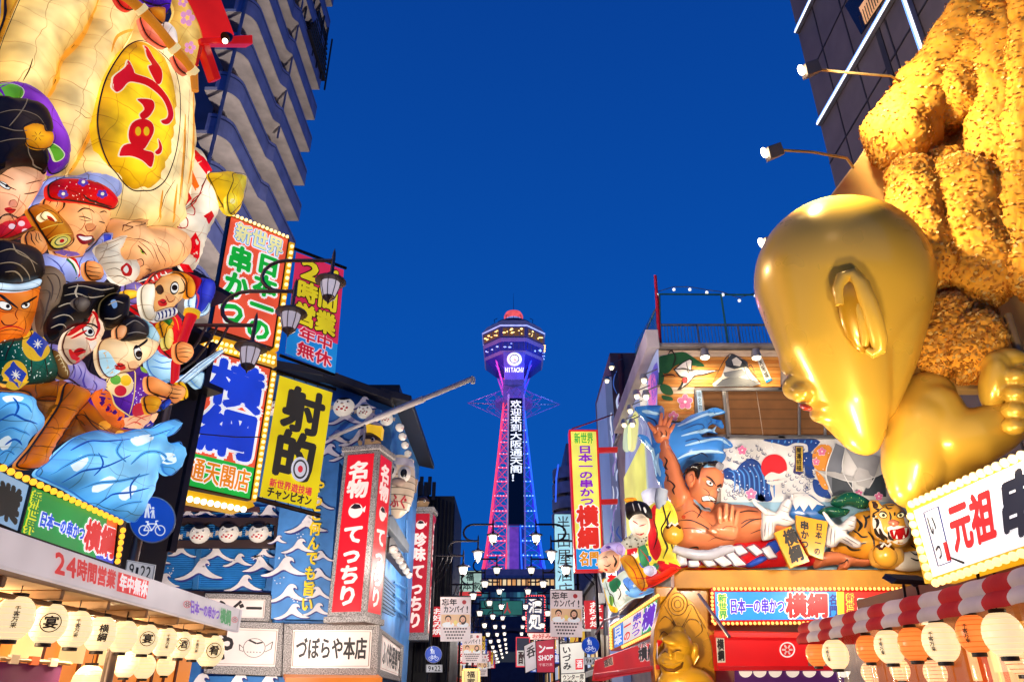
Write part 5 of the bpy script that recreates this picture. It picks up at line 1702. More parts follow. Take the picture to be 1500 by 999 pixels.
for i, (x, y, r, Y) in enumerate(((398, 597, 12, YZ - .5), (504, 597, 15, YZ - .6), (534, 603, 11, YZ - .6), (566, 614, 9.5, YZ - .4))):
    p = at(x, y, Y)
    fish_mesh(('eave fish lantern left of the yellow banner', 'large eave fish lantern right of the yellow banner', 'eave fish lantern behind the white boom', 'eave fish lantern at the roof corner')[i], p, r * mpp(p), G2)
PE = Plane(580, 610, X=ZX + .5, vx=750)
for i, (x, y) in enumerate(d2('447,187 456,216 464,243 473,270 482,296')):
    p = PE.px(x, y)
    fish_mesh('fish lantern %s in the file along the side eave' % ('nearest the corner', 'second from the corner', 'in the middle', 'next to the last', 'farthest')[i], p, (6.4 - .35 * i) * mpp(p), G2, face=(1, -.4, 0), tail=False)
for i, (x, y) in enumerate(d2('420,575 430,592 440,609 450,626 460,642 470,656')):
    p = PE.px(x + 3, y)
    fish_mesh('fish lantern %s along the lower side ledge' % ('first', 'second', 'third', 'fourth', 'fifth', 'sixth')[i], p, (6.5 - .3 * i) * mpp(p), 'puffer fish lanterns on the lower side ledge', face=(1, -.4, 0), tail=False)
# giant puffer
p = at(584, 712, 31.5)
r = 23 * mpp(p)
t = thing('giant_puffer_fish', 'giant round puffer fish hanging on the side of the blue restaurant', 'fish lantern', p - Vector((0, 0, r * 2)))
m = part('body', t)
m.lathe(p, [(0, -2.05 * r), (.3 * r, -1.95 * r), (.75 * r, -1.5 * r), (1.0 * r, -.7 * r), (1.05 * r, .2 * r), (.98 * r, 1.0 * r), (.75 * r, 1.6 * r), (.4 * r, 1.95 * r), (0, 2.05 * r)], mat('#cdb296', 'lit', .55), 24)
for k in range(9):
    z = -1.6 * r + k * .42 * r
    rad = r * 1.06 * math.sqrt(max(.05, 1 - (z / (2.08 * r)) ** 2)) * 1.0
    m.lathe(p + Vector((0, 0, z)), [(rad, -.02), (rad + .015, 0), (rad, .02)], mat('#7a6450'), 24)
m = part('eye', t)
for x, y in ((573, 690), (592, 694)):
    q = at(x, y, 31.5 - r * .95)
    m.ell(q, .3, .16, .36, mat('#efe6d8', 'paint'), 12)
    m.ell(q + Vector((0, -.12, 0)), .16, .1, .2, mat('#141214', 'gloss'), 10)
m = part('headband', t)
m.lathe(p + Vector((0, 0, 1.25 * r)), [(.9 * r, -.25), (.95 * r, 0), (.8 * r, .28)], mat('#e4dde0'), 24)
m = part('mouth', t)
m.ell(at(583, 706, 31.5 - r * 1.0), .34, .2, .2, mat('#b89a86'), 12)
m = part('lettering', t, flat=True)
PGf = Plane(584, 735, 31.5 - r * 1.02)
lettering(m, quadfn(PGf, [(573, 722), (598, 725), (596, 747), (571, 744)], .1), 'ふぐ', (0, 0, 1, 1), '#c8303a', .05, (), .02, False, 'paint')
m = part('fin', t)
m.prism(PGf, [(604, 700), (612, 702), (609, 722), (604, 718)], -.9, -.8, mat('#c8ac8e'))
# fish heads on the pillars
for i, (x, y, r_, Y, lb) in enumerate(((541, 650, 17, 28.6, 'brown fish head ornament on top of the corner pillar sign'), (618, 737, 11, 40, 'pale fish head ornament on top of the dark red pillar sign'))):
    p = at(x, y, Y)
    s_ = r_ * mpp(p)
    t = thing('fish_head_ornament', lb, 'ornament', p - Vector((0, 0, s_ * .7)), 'fish heads on the pillar signs')
    m = part('head', t)
    m.lathe(p, [(s_ * .55, -s_ * .75), (s_ * .85, -s_ * .3), (s_ * 1.0, .15 * s_), (s_ * .9, .5 * s_), (s_ * .45, .85 * s_), (0, .95 * s_)], mat('#b98f64', 'lit', .45), 18)
    m.lathe(p, [(s_ * 1.02, .1 * s_), (s_ * .94, .5 * s_), (s_ * .5, .87 * s_), (0, .98 * s_)], mat('#4a3020'), 18)
    m = part('eye', t)
    for sg in (-1, 1):
        m.ell(p + Vector((sg * s_ * .42, -s_ * .85, .05)), s_ * .2, s_ * .12, s_ * .2, mat('#efe6d8'), 10)
        m.ell(p + Vector((sg * s_ * .42, -s_ * .96, .05)), s_ * .1, s_ * .08, s_ * .12, mat('#141214', 'gloss'), 8)
    if i == 0:
        m = part('hat', t, bevel=.02)
        m.prism(Plane(545, 628, Y), c0('536,620 560,624 558,640 537,637'), -.25, .25, mat('#f0bb1c', 'lit', .8))
# side wall ledges and shutters
t = thing('side_ledge', 'small tiled roof ledges on the street side of the blue restaurant', 'roof ledge', PZS.px(570, 780))
m = part('roof', t, bevel=.02)
for st in ('415,470 425,465 478,560 476,585 413,505', '415,540 425,535 478,635 474,660 413,585'):
    m.prism(PZS, d2(st), -.05, .3, mat('#6a7078' if '470 425' in st else '#3a2a26'))
m = part('shutter', t)
m.prism(PZS, d2('382,640 434,690 430,790 378,765'), -.05, .06, mat('#2a6090'))
for k in range(9):
    a, b_ = d2('%f,%f %f,%f' % (383, 648 + 13 * k, 432, 696 + 11 * k))
    m.tube([PZS.px(*a, .08), PZS.px(*b_, .08)], .03, mat('#1c4468'), 5)
m = part('brace', t)
for st in ('430,680 472,700', '430,720 470,745', '428,760 468,790', '468,480 470,800'):
    a, b_ = d2(st)
    m.tube([PZS.px(*a, .15), PZS.px(*b_, .15)], .05, mat('#3a7ab8'), 6)
# awning tent
t = single('orange_awning', 'orange cloth awning at the bottom under the framed cream signs', 'awning')
t.hexa([PZ.px(418, 992, 2.2), PZ.px(560, 992, 2.2), PZ.px(552, 986, .6), PZ.px(414, 984, .6), PZ.px(418, 999, 2.2), PZ.px(560, 999, 2.2), PZ.px(552, 990, .6), PZ.px(414, 990, .6)], mat('#e07a24', 'lit', .5))
t = single('lower_wave_panel', 'blue painted wave panel below the framed cream signs', 'panel')
t.prism(PZ, c0('200,990 420,990 420,1015 200,1015'), .0, .9, mat('#2f74b8'))
for x in (240, 290, 345, 390):
    wave(t, Relief(Plane(300, 990, YZ - .95), 'paint'), x, 1000, .3)
# boom
t = thing('white_boom', 'long white boom pole slanting over the street from the blue restaurant', 'boom', at(480, 642, 29.2))
m = part('pole', t)
p, q = at(478, 643, 29.6), at(693, 554, 24)
m.tube([p, q], [.08, .1], mat('#d8cfc8', 'paint'), 10)
m.tube([p.lerp(q, .38), p.lerp(q, .7)], .13, mat('#d8cfc8', 'paint'), 10)
m = part('bracket', t)
k = p.lerp(q, .3)
m.tube([k, k + Vector((0, 0, -1.0))], .05, mat('#b8a89a', 'metal'), 6)
m.tube([q, q + Vector((0, 0, -.2))], .08, mat('#d8cfc8'), 8)
# fill spots added for the blue facade follow near the end

# ================================================================== apartment tower
PA = Plane(346, 131, X=-13.5, vx=750)
a_near, z0 = PA.ab(330, 195)
a_far, _ = PA.ab(437, 329)
a_far = PA.ab(447, 230)[0]
t = thing('apartment_tower', 'tall grey blue apartment tower with stepped balconies behind the float', 'apartment building', (-17, 32, 0))
yn, yf = PA.w(a_near, 0).y, PA.w(a_far, 0).y
m = part('wall', t)
m.box(-24, -15.0, yn + 1.2, yf - .4, 0, 47, mat('#4a4a66'))
zf = [PA.ab(*q)[1] for q in d6('150,590 200,395 230,200 270,45')]
fh = (zf[3] - zf[0]) / 3
base = zf[0]
nfl = 0
for k in range(-5, 10):
    z = base + k * fh
    b = part('balcony', t, flat=True)
    yj = yn + (yf - yn) * .49
    def outline(off):
        pts = []
        for i in range(7):
            a = math.pi / 2 * i / 6
            pts.append((-13.5 + off - .9 + .9 * math.sin(a), yn + .9 - .9 * math.cos(a)))
        pts = [(-15.0, yn)] + pts + [(-13.5 + off, yj - .4), (-13.5 + off + .1, yj - .2), (-13.5 + off + .26, yj), (-13.5 + off + .26, yf), (-15.0, yf)]
        return pts
    def ext(pts, za, zb, hx, kd='paint'):
        n = len(pts)
        vs = [Vector((x, y, za)) for x, y in pts] + [Vector((x, y, zb)) for x, y in pts]
        b.add(vs, [list(range(n - 1, -1, -1)), list(range(n, 2 * n))] + [[i, (i + 1) % n, n + (i + 1) % n, n + i] for i in range(n)], mat(hx, kd))
    ext(outline(-.02), z, z + .2, '#c9bcb8')
    pts = outline(0)
    inn = outline(-.12)
    o2 = pts[1:-1]
    i2 = inn[1:-1]
    n = len(o2)
    vs = [Vector((x, y, z + .02)) for x, y in o2] + [Vector((x, y, z + 1.25)) for x, y in o2] + [Vector((x - .0, y, z + .22)) for x, y in i2] + [Vector((x, y, z + 1.25)) for x, y in i2]
    b.add(vs, [[i, i + 1, n + i + 1, n + i] for i in range(n - 1)] + [[2 * n + i + 1, 2 * n + i, 3 * n + i, 3 * n + i + 1] for i in range(n - 1)] + [[n + i, n + i + 1, 3 * n + i + 1, 3 * n + i] for i in range(n - 1)], mat('#686e9c'))
    lo, hi = outline(.015), outline(.015)
    o3 = lo[1:-1]
    vs = [Vector((x, y, z + .98)) for x, y in o3] + [Vector((x, y, z + 1.06)) for x, y in o3]
    b.add(vs, [[i, i + 1, n + i + 1, n + i] for i in range(n - 1)], mat('#2c3058'))
    w_ = part('window', t)
    w_.box(-15.02, -14.96, yn + 3, yn + 5.5, z + .25, z + 2.3, mat('#20243a', 'gloss'))
    w_.box(-15.02, -14.96, yj + .5, yj + 3.5, z + .25, z + 2.3, mat('#20243a', 'gloss'))
m = part('downpipe', t)
m.tube([(-13.9, yn - .12, 1), (-13.9, yn - .12, 46)], .09, mat('#6a6c86', 'metal'), 8)
m.tube([(-13.3, yn + 5.5, 30), (-13.3, yn + 5.5, 46)], .06, mat('#6a6c86', 'metal'), 8)
m = part('roof_fin', t)
for k in range(9):
    z = base + fh * 5.4 + k * .5
    m.box(-13.6, -13.0 - .04 * k, yf - 4 + .25 * k, yf + .3, z, z + .12, mat('#15151d'))
for k in range(6):
    m.box(-13.4 + k * .05, -13.3 + k * .05, yf - 4.5 + k, yf - 4.4 + k, base + fh * 5.2, base + fh * 7, mat('#15151d'))

# ================================================================== dark building beyond the puffer restaurant
t = thing('dark_building', 'black ribbed building beyond the puffer fish restaurant', 'building', (-7, 52, 0))
m = part('wall', t)
zt1 = at(640, 718, 50).z
m.box(-9, -4.0, 50, 58, 0, zt1 - .4, mat('#0d0d13'))
m.box(-12, -6.2, 49, 57, 0, at(615, 705, 49).z, mat('#0d0d13'))
m = part('rib', t)
for k in range(9):
    x = -6.1 + k * .26
    m.box(x, x + .09, 49.8, 50, 3, zt1 - .2 - .1 * k, mat('#1a1a24', 'metal'))
m = part('roof_edge', t)
for k in range(5):
    p = at(612 + k * 6, 700 + (4 if k % 2 else 12), 49)
    m.box(p.x - .12, p.x + .12, 48.8, 49, p.z - 1, p.z + .25, mat('#101018'))
# ================================================================== tower
YT = 180.0
PTW = Plane(752.5, 600, YT)
cx = PTW.px(752.5, 600).x
def th(y):
    return PTW.ab(752.5, y)[1]
def hw(x, y):
    return PTW.px(x, y).x - cx
cy = YT + 8.2
t = thing('observation_tower', 'tall steel tower lit red and blue with a clock sign and a glowing deck', 'tower', (cx, cy, 0))
RED, BLU, PUR = '#ff4266', '#2a66ff', '#7a4ae0'
def member(m, a, b, r, hx, kind='lit', e=.9):
    m.tube([a, b], r, mat(hx, kind, e), 4)
z_top, z_bot = th(572), th(836)
xo_t, xi_t = abs(hw(738, 572)), abs(hw(747, 572))
xo_b, xi_b = abs(hw(706, 836)), abs(hw(741, 836))
rows = [836, 812, 790, 768, 745, 722, 700, 679, 658, 640, 622, 606, 590, 572]
for sx in (-1, 1):
    for sy in (-1, 1):
        hx = RED if sx < 0 else BLU
        if sy > 0:
            hx = '#d0389a' if sx < 0 else '#3a2ae0'
        m = part('leg', t)
        led = part('light_string', t) if sy < 0 else None
        prev = None
        for i, yy in enumerate(rows):
            z = th(yy)
            k = (z - z_bot) / (z_top - z_bot)
            k2 = k ** .8
            xo = xo_b + (xo_t - xo_b) * k2
            xi = xi_b + (xi_t - xi_b) * min(1, k2 * 1.0)
            xi = min(xi, xo - .9)
            pts = [Vector((cx + sx * xo, cy + sy * xo, z)), Vector((cx + sx * xi, cy + sy * xo, z)), Vector((cx + sx * xo, cy + sy * xi, z))]
            e_ = .8 if sy > 0 else 1.35
            if i < len(rows) - 1:
                for a, b_ in ((pts[0], pts[1]), (pts[0], pts[2])):
                    member(m, a, b_, .16, hx, e=e_)
            if prev:
                for j in range(3):
                    member(m, prev[j], pts[j], .26 if j < 2 else .2, hx, e=e_)
                member(m, prev[0], pts[1], .1, hx, e=e_ * .6)
                member(m, prev[1], pts[0], .1, hx, e=e_ * .6)
                member(m, prev[0], pts[2], .1, '#c0409a' if sx < 0 else '#3a4ae0', e=.5)
                member(m, prev[2], pts[0], .1, '#c0409a' if sx < 0 else '#3a4ae0', e=.5)
                mid = (prev[0] + pts[1]) / 2
            prev = pts
            if led and 0 < i < len(rows) - 2:
                n = 5 if i < 6 else 3
                for q in range(n):
                    p = pts[0].lerp(pts[1], (q + .5) / n) + Vector((0, -.35, 0))
                    led.ell(p, .15, .15, .15, mat('#ff9ab8' if sx < 0 else '#9ac8ff', 'lamp', 2.4), 6)
m = part('elevator_shaft', t)
a0, a1 = hw(742.5, 800), hw(746, 800)
m.box(cx + a0, cx + a1, YT + 1.2, YT + 2.4, z_bot, th(575), mat('#b09ae0', 'lit', .55))
m.box(cx + hw(768.5, 800), cx + hw(770.5, 800), YT + 1.2, YT + 2.4, z_bot, th(575), mat('#8a7ad8', 'lit', .5))
m.box(cx + hw(746, 800), cx + hw(760, 800), YT + 2.5, YT + 6, z_bot, th(768), mat('#8a50d0', 'lit', .5))
m.box(cx + hw(760, 800), cx + hw(768, 800), YT + 2.5, YT + 6, z_bot, th(768), mat('#2a3a9a', 'lit', .4))
m = part('message_panel', t, flat=True)
m.prism(PTW, [(746, 583), (765, 583), (768, 768), (744.5, 768)], -1.2, .2, mat('#0c1426', 'gloss'))
fn = quadfn(PTW, [(747.5, 586), (764, 586), (766, 706), (746.5, 706)], .25)
m = part('lettering', t, flat=True)
lettering(m, fn, '欢迎来到大阪通天阁！', (.0, 0, 1, 1), '#eef6ff', .02, (), .03, True, 'lit', step=.02, e=1.3)
# sign with the clock
m = part('clock_sign', t, bevel=.05)
m.prism(PTW, [(737, 513), (769, 513), (767, 556), (739, 556)], -4, 0, mat('#5a55c0', 'lit', .55))
cc = PTW.px(753.5, 526.5, .3)
rC = 10.8 * mpp(cc)
m.lathe(cc, [(0, .1), (rC, .1), (rC, .25), (rC * .97, .3), (0, .3)], mat('#eef2f8', 'lit', 1.15), 32, ax=(0, -1, 0))
m.lathe(cc + Vector((0, -.33, 0)), [(rC * .56, 0), (rC * .66, 0), (rC * .66, .08), (rC * .56, .08)], mat('#2a3a70'), 28, ax=(0, -1, 0))
m.tube([cc + Vector((0, -.45, 0)), cc + Vector((rC * .3, -.45, -rC * .35))], .09, mat('#c02020', 'lit'), 4)
m.tube([cc + Vector((0, -.45, 0)), cc + Vector((rC * .1, -.45, -rC * .5))], .07, mat('#c02020', 'lit'), 4)
m = part('lettering', t, flat=True)
fn = quadfn(PTW, [(739.5, 538), (768.5, 538), (767.5, 545.6), (740.5, 545.6)], .2)
lettering(m, fn, 'HITACHI', (0, 0, 1, 1), '#f4f8ff', .05, (), .05, False, 'lit', step=.01, e=1.3)
# octagonal deck
def octa(m, R0, z0, R1, z1, hx, kind='paint', e=None, cap=False):
    n = 8
    vs = []
    for R_, z in ((R0, z0), (R1, z1)):
        for k in range(n):
            a = math.pi / 8 + k * math.pi / 4
            vs.append(Vector((cx + R_ * math.cos(a), cy + R_ * math.sin(a), z)))
    fs = [[k, (k + 1) % n, n + (k + 1) % n, n + k] for k in range(n)]
    if cap:
        fs += [list(range(n - 1, -1, -1)), list(range(n, 2 * n))]
    m.add(vs, fs, mat(hx, kind, e))
Rr = hw(796, 478) / math.cos(math.pi / 8) * 1.02
def zf2(y):
    'height at the near deck face'
    return EYE.z + ray(752, y).z / ray(752, y).y * (cy - Rr * .92)
m = part('deck', t, bevel=.06)
octa(m, Rr * 1.06, zf2(477), Rr * .9, zf2(467), '#6f6c9c', 'lit', .3, True)
octa(m, Rr * 1.05, zf2(479), Rr * 1.06, zf2(477), '#b8c8ff', 'lit', .9)
octa(m, Rr * .99, zf2(495), Rr * 1.02, zf2(478.5), '#4c4880', 'lit', .25)
octa(m, Rr * .99, zf2(500), Rr * 1.02, zf2(495), '#7a6cb0', 'lit', .35, True)
octa(m, Rr * .95, zf2(513), Rr * .98, zf2(500), '#2a2e9a', 'lit', .4)
octa(m, Rr * .95, zf2(517), Rr * .98, zf2(513), '#6a62a0', 'lit', .4, True)
octa(m, Rr * .58, zf2(531), Rr * .93, zf2(517), '#2c2a98', 'lit', .35, True)
rnd = random.Random(4)
for k in range(4, 8):
    a = math.pi / 8 + k * math.pi / 4
    b_ = a + math.pi / 4
    if k == 7:
        pass
    for row, (y0, y1, R_, hx, e_) in enumerate(((492.5, 481, 1.012, '#e8b45a', 1.0), (511, 502, .972, '#4a5ae8', .9))):
        w_ = part('window', t, flat=True)
        A = Vector((math.cos(a), math.sin(a), 0)) * Rr * R_
        B = Vector((math.cos(b_), math.sin(b_), 0)) * Rr * R_
        C0 = Vector((cx, cy, 0))
        nrm = ((A + B) / 2).normalized()
        p, q = A.lerp(B, .07), A.lerp(B, .93)
        w_.poly([C0 + p + nrm * .06 + Vector((0, 0, zf2(y0))), C0 + q + nrm * .06 + Vector((0, 0, zf2(y0))), C0 + q + nrm * .12 + Vector((0, 0, zf2(y1))), C0 + p + nrm * .12 + Vector((0, 0, zf2(y1)))], mat('#6a4a20' if row == 0 else '#22287a', 'lit', .8))
        for i in range(9 if row == 0 else 4):
            u = rnd.uniform(.05, .95)
            v = rnd.uniform(.2, .9)
            c_ = C0 + p.lerp(q, u) + nrm * .2 + Vector((0, 0, zf2(y0) + (zf2(y1) - zf2(y0)) * v))
            w_.ell(c_, rnd.uniform(.2, .55), .1, rnd.uniform(.12, .3), mat('#ffd27a' if row == 0 else '#9ab8ff', 'lamp', 2.4 if row == 0 else 1.5), 6)
        for i in range(5):
            c_ = C0 + p.lerp(q, i / 4) + nrm * .15
            w_.tube([c_ + Vector((0, 0, zf2(y0))), c_ + nrm * .06 + Vector((0, 0, zf2(y1)))], .09, mat('#4a4478', 'lit', .5), 4)
m = part('roof_drum', t)
zb = zf2(468)
m.lathe((cx, cy, 0), [(4.6, zb), (4.6, zb + 1.2), (5.4, zb + 1.3), (5.4, zb + 2.2), (3.2, zb + 2.3)], mat('#26306a'), 20)
z5 = zf2(455)
m.lathe((cx, cy, 0), [(2.6, z5 - 1), (2.6, z5 + 1.4), (2.4, z5 + 1.4)], mat('#8aa0e8', 'lit', .8), 20)
m.lathe((cx, cy, 0), [(2.75, z5 + 1.4), (2.8, z5 + 2.6), (2.3, z5 + 3.6), (0, z5 + 4.0)], mat('#f05a5a', 'lit', 1.0), 20)
for k in range(12):
    a = k * math.pi / 6
    m.tube([(cx + 2.65 * math.cos(a), cy + 2.65 * math.sin(a), z5 - .8), (cx + 2.65 * math.cos(a), cy + 2.65 * math.sin(a), z5 + 1.4)], .1, mat('#3a4a9a'), 4)
m = part('antenna', t)
m.tube([(cx, cy, z5 + 3.6), (cx, cy, z5 + 10.5)], [.1, .03], mat('#6a7090', 'metal'), 5)
for k in range(10):
    a = 2 * math.pi * k / 10
    q = Vector((cx + 6.3 * math.cos(a), cy + 6.3 * math.sin(a), zb))
    m.tube([q, q + Vector((.6 * math.cos(a), .6 * math.sin(a), 2.2)), q + Vector((-.5 * math.cos(a), -.5 * math.sin(a), 3))], .1, mat('#232848'), 4)
m = part('neck_truss', t)
for sx in (-1, 1):
    for sy in (-1, 1):
        hx = RED if sx < 0 else BLU
        a = Vector((cx + sx * hw(775, 520) * 1.15, cy + sy * 5, zf2(520)))
        b_ = Vector((cx + sx * xo_t * .85, cy + sy * xo_t, z_top + 1))
        member(m, a, b_, .3, '#c04ac8' if sx < 0 else '#3a50ff', e=.9)
        member(m, Vector((cx + sx * 5.6, cy + sy * 4, zf2(518))), Vector((cx + sx * 2.4, cy + sy * 3, z_top + 4)), .16, '#8a4ad8', e=.7)
        member(m, Vector((cx + sx * xo_t, cy + sy * xo_t, z_top)), Vector((cx + sx * xo_t, cy + sy * xo_t, z_top + 6)), .3, hx, e=.9)
        member(m, a, Vector((cx - sx * 1.0, cy + sy * 4, z_top + 5)), .1, '#6a4ad0', e=.5)
m.box(cx - 2.9, cx + 2.9, cy - 4.5, cy + 3, z_top - 1, th(548), mat('#4a4898', 'lit', .5))
m = part('ring_platform', t)
m.lathe((cx, cy, z_top), [(3.2, -1.6), (5.2, -1.2), (5.4, -.4), (3.2, 0)], mat('#5a48b0', 'lit', .6), 16)
for k in range(14):
    a = 2 * math.pi * k / 14
    r_ = 12.8 if k in (0, 7) else 8.5
    q = Vector((cx + r_ * math.cos(a), cy + r_ * math.sin(a), z_top - .8 + (.4 if k % 2 else 0)))
    m.tube([(cx + 4 * math.cos(a), cy + 4 * math.sin(a), z_top - .8), q], .09, mat('#5a3a98' if k not in (0, 7) else '#2a2848', 'lit', .5), 4)
    m.tube([(cx + 3 * math.cos(a), cy + 3 * math.sin(a), z_top - 5), q], .07, mat('#7a4ac0', 'lit', .5), 4)
    m.tube([(cx + 3 * math.cos(a), cy + 3 * math.sin(a), z_top + 3.5), q], .06, mat('#7a4ac0', 'lit', .5), 4)
# base of the tower
b = thing('tower_hall', 'low dark hall with a row of warm lit windows under the tower', 'building', (cx, YT - 2, 0))
m = part('wall', b)
z8, z9 = th(862), th(838)
m.box(cx + hw(690, 850), cx + hw(818, 850), YT - 6, YT + 24, 0, th(852), mat('#2a3050'))
m.box(cx + hw(705, 850), cx + hw(812, 850), YT - 3, YT + 20, th(852), th(836), mat('#3a3f7a', 'lit', .4))
m.box(cx + hw(700, 850), cx + hw(815, 850), YT - 6.3, YT - 5.9, th(852), th(848), mat('#8a8aa8', 'paint'))
m = part('window', b, flat=True)
for k in range(16):
    x0 = cx + hw(703 + k * 6.8, 860)
    m.box(x0, x0 + .75, YT - 6.2, YT - 6.0, th(862), th(854), mat(('#ffc27a', '#e8a05a', '#ffe0a8')[k % 3], 'lit', .9))

m = part('glass_front', b, flat=True)
for r_ in range(4):
    for k in range(22):
        x0 = cx + hw(700 + k * 5.2, 880)
        y0 = 872 + r_ * 9
        m.box(x0, x0 + .8, YT - 6.2, YT - 6.05, th(y0 + 7), th(y0), mat(('#2c5a72', '#3a7a80', '#24405e', '#4a90a0', '#1c2c48')[(k * 3 + r_ * 2) % 5], 'lit', .6))
# ================================================================== street lamps along both kerbs
LZ = (7.2, 7.9, 8.7)
WORD = ['nearest pair', 'second pair', 'third pair', 'fourth pair', 'fifth pair', 'sixth pair', 'seventh pair', 'eighth pair', 'ninth pair', 'tenth pair', 'eleventh pair']
lproto = {}
for i, y in enumerate((36, 46, 56, 66, 76, 86, 96, 106, 116, 126, 138)):
    for sd in (-1, 1):
        x = -3.75 if sd < 0 else 4.0
        lb = 'lit street lamp on the %s kerb, %s looking down the street' % ('left' if sd < 0 else 'right', WORD[i])
        if i == 0:
            lproto[sd] = lamp_post(lb, x, y, -sd, LZ, True, 'lit three-armed lamps down the street', zp=9.0)
            flush()
        else:
            dup(lproto[sd], (x, y, 0), lb)
lamp('street_lamp_glow', (-1.6, 36, 7.2), 900, (1, .92, .82), .3)
lamp('street_lamp_glow', (1.9, 36, 7.2), 900, (1, .92, .82), .3)
for y in (64, 92):
    lamp('street_lamp_glow', (0, y, 7.2), 1200, (1, .92, .82), .3)
PR = Plane(635, 958, 35.7)
round_sign('round blue path sign on the far left street lamp', PR, 635, 958, 12.6, [(624, 973), (648, 973), (648, 984), (624, 984)])
PR2 = Plane(865, 945, 35.7)
round_sign('round blue path sign on the far right street lamp', PR2, 865, 945, 13.2, [(855, 962), (879, 962), (879, 973), (855, 973)])

# ---- posters
def poster(label, P, q, seed, full=True):
    t = thing('street_poster', label, 'poster', P.px(*q[3]), 'white posters hanging from the lamp posts')
    fn = quadfn(P, q)
    m = part('board', t)
    m.prism(P, q, -.05, -.005, mat('#b8a8a8'))
    facequad(m, fn, (0, 0, 1, 1), '#e6cfca', 'lit', 0, .72)
    facequad(m, fn, (.03, .4, .97, .66), '#e8b88a', 'lit', .004, .72)
    m = part('lettering', t, flat=True)
    lettering(m, fn, '忘年', (.04, .04, .55, .2), '#1c1416', .03, (), .01, False, 'lit')
    lettering(m, fn, 'カンパイ!', (.1, .2, .97, .37), '#1c1416', .03, (), .01, False, 'lit')
    m.poly([fn(.78 + .07 * math.cos(-a), .12 + .05 * math.sin(-a), .01) for a in (2 * math.pi * k / 14 for k in range(14))], mat('#c03a3a', 'lit', .6))
    for k in range(4):
        y = .7 + .07 * k
        for j in range(9 - k):
            x = .1 + .04 * k + j * .09
            facequad(m, fn, (x, y, x + .06, y + .035), '#4a3a3a', 'lit', .008)
    m = part('portrait', t, flat=True)
    for x, hair, shirt, lng in ((.26, '#2a1a14', '#f0ece8', 0), (.74, '#3a2418', '#f4f0ee', 1)):
        def el(cx_, cy_, rx, ry, hx, d):
            m.poly([fn(cx_ + rx * math.cos(-a), cy_ + ry * math.sin(-a), d) for a in (2 * math.pi * k / 16 for k in range(16))], mat(hx, 'lit', .7))
        el(x, .63, .2, .06, shirt, .008)
        if lng:
            el(x, .52, .12, .11, hair, .012)
        el(x, .49, .105, .075, hair, .014)
        el(x, .515, .078, .062, '#f0b896', .018)
        el(x - .03, .505, .012, .007, '#1c1416', .02)
        el(x + .03, .505, .012, .007, '#1c1416', .02)
        el(x, .545, .026, .012, '#c04a4a', .02)
        el(x - .08 if lng else x + .1, .6, .035, .03, '#f0b896', .02)
    el(.5, .58, .06, .05, '#f2d27a', .01)
    m = part('bracket', t)
    m.tube([fn(.0, -.01, -.02), fn(1, -.01, -.02)], .03, mat('#2a2426', 'metal'), 6)
    return t
P1 = Plane(668, 900, 35.2)
poster('white party poster on the nearest left lamp post', P1, [(645, 874), (690, 874), (689, 939), (645, 939)], 1)
poster('white party poster on the nearest right lamp post', P1, [(806, 864), (853, 865), (853, 933), (806, 932)], 2)
P2_ = Plane(668, 900, 45.3)
poster('white party poster on the second left lamp post', P2_, [(677, 927), (706, 927), (706, 970), (677, 970)], 3)
P3_ = Plane(668, 900, 55.4)
poster('white party poster on the third left lamp post, half hidden', P3_, [(699, 958), (714, 958), (714, 990), (699, 990)], 4)

# ---- buildings and shop signs down the street
XL, XR = -5.6, 6.0
rnd = random.Random(21)
specs = [(-1, 58, 72, 9.5, '#5a4a44'), (-1, 72, 90, 8.0, '#4a4450'), (-1, 90, 112, 11, '#3a3f58'), (-1, 112, 150, 10, '#343a58'), (1, 50, 66, 9, '#6a5a4c'), (1, 66, 84, 10.5, '#4a4450'), (1, 84, 110, 9.5, '#3a3f58'), (1, 110, 150, 11, '#343a58')]
LBL = ['brown shop house beyond the dark ribbed building', 'low grey shop house, second beyond the dark building on the left', 'blue grey shop house, third beyond the dark building', 'farthest shop house on the left before the tower', 'tan shop house beyond the mural restaurant', 'grey shop house, second beyond the mural restaurant', 'blue grey shop house, third beyond the mural restaurant', 'farthest shop house on the right before the tower']
for (sd, y0, y1, h, hx), lb in zip(specs, LBL):
    x = XL if sd < 0 else XR
    t = thing('shop_house', lb, 'building', (x + sd * 3, (y0 + y1) / 2, 0), 'shop houses down the street')
    m = part('wall', t, bevel=.04)
    m.box(min(x, x + sd * 6), max(x, x + sd * 6), y0, y1 - .02, 0, h, mat(hx))
    m.box(min(x - sd * .25, x + sd * 6), max(x - sd * .25, x + sd * 6), y0 - .1, y1 - .1, h, h + .3, mat('#2a2a34'))
    for fl in range(1, int(h / 3)):
        for k in range(int((y1 - y0) / 3.2)):
            yy = y0 + 1 + k * 3.2
            w_ = part('window', t)
            w_.box(min(x, x - sd * .05), max(x, x - sd * .05), yy, yy + 1.7, fl * 3 + .6, fl * 3 + 2.1, mat(rnd.choice(['#ffd28a', '#20243a', '#f4a85a', '#2a3050', '#cfe0ff']), 'lit', .7))
    m = part('awning', t)
    m.hexa([Vector(q) for q in ((x, y0 + .5, 3.1), (x - sd * 1.2, y0 + .5, 2.7), (x - sd * 1.2, y0 + .5, 2.95), (x, y0 + .5, 3.4), (x, y1 - .5, 3.1), (x - sd * 1.2, y1 - .5, 2.7), (x - sd * 1.2, y1 - .5, 2.95), (x, y1 - .5, 3.4))], mat(rnd.choice(['#c8301c', '#e0902c', '#b8b0a8']), 'lit', .5))
SG = 'small lit signs down the street'
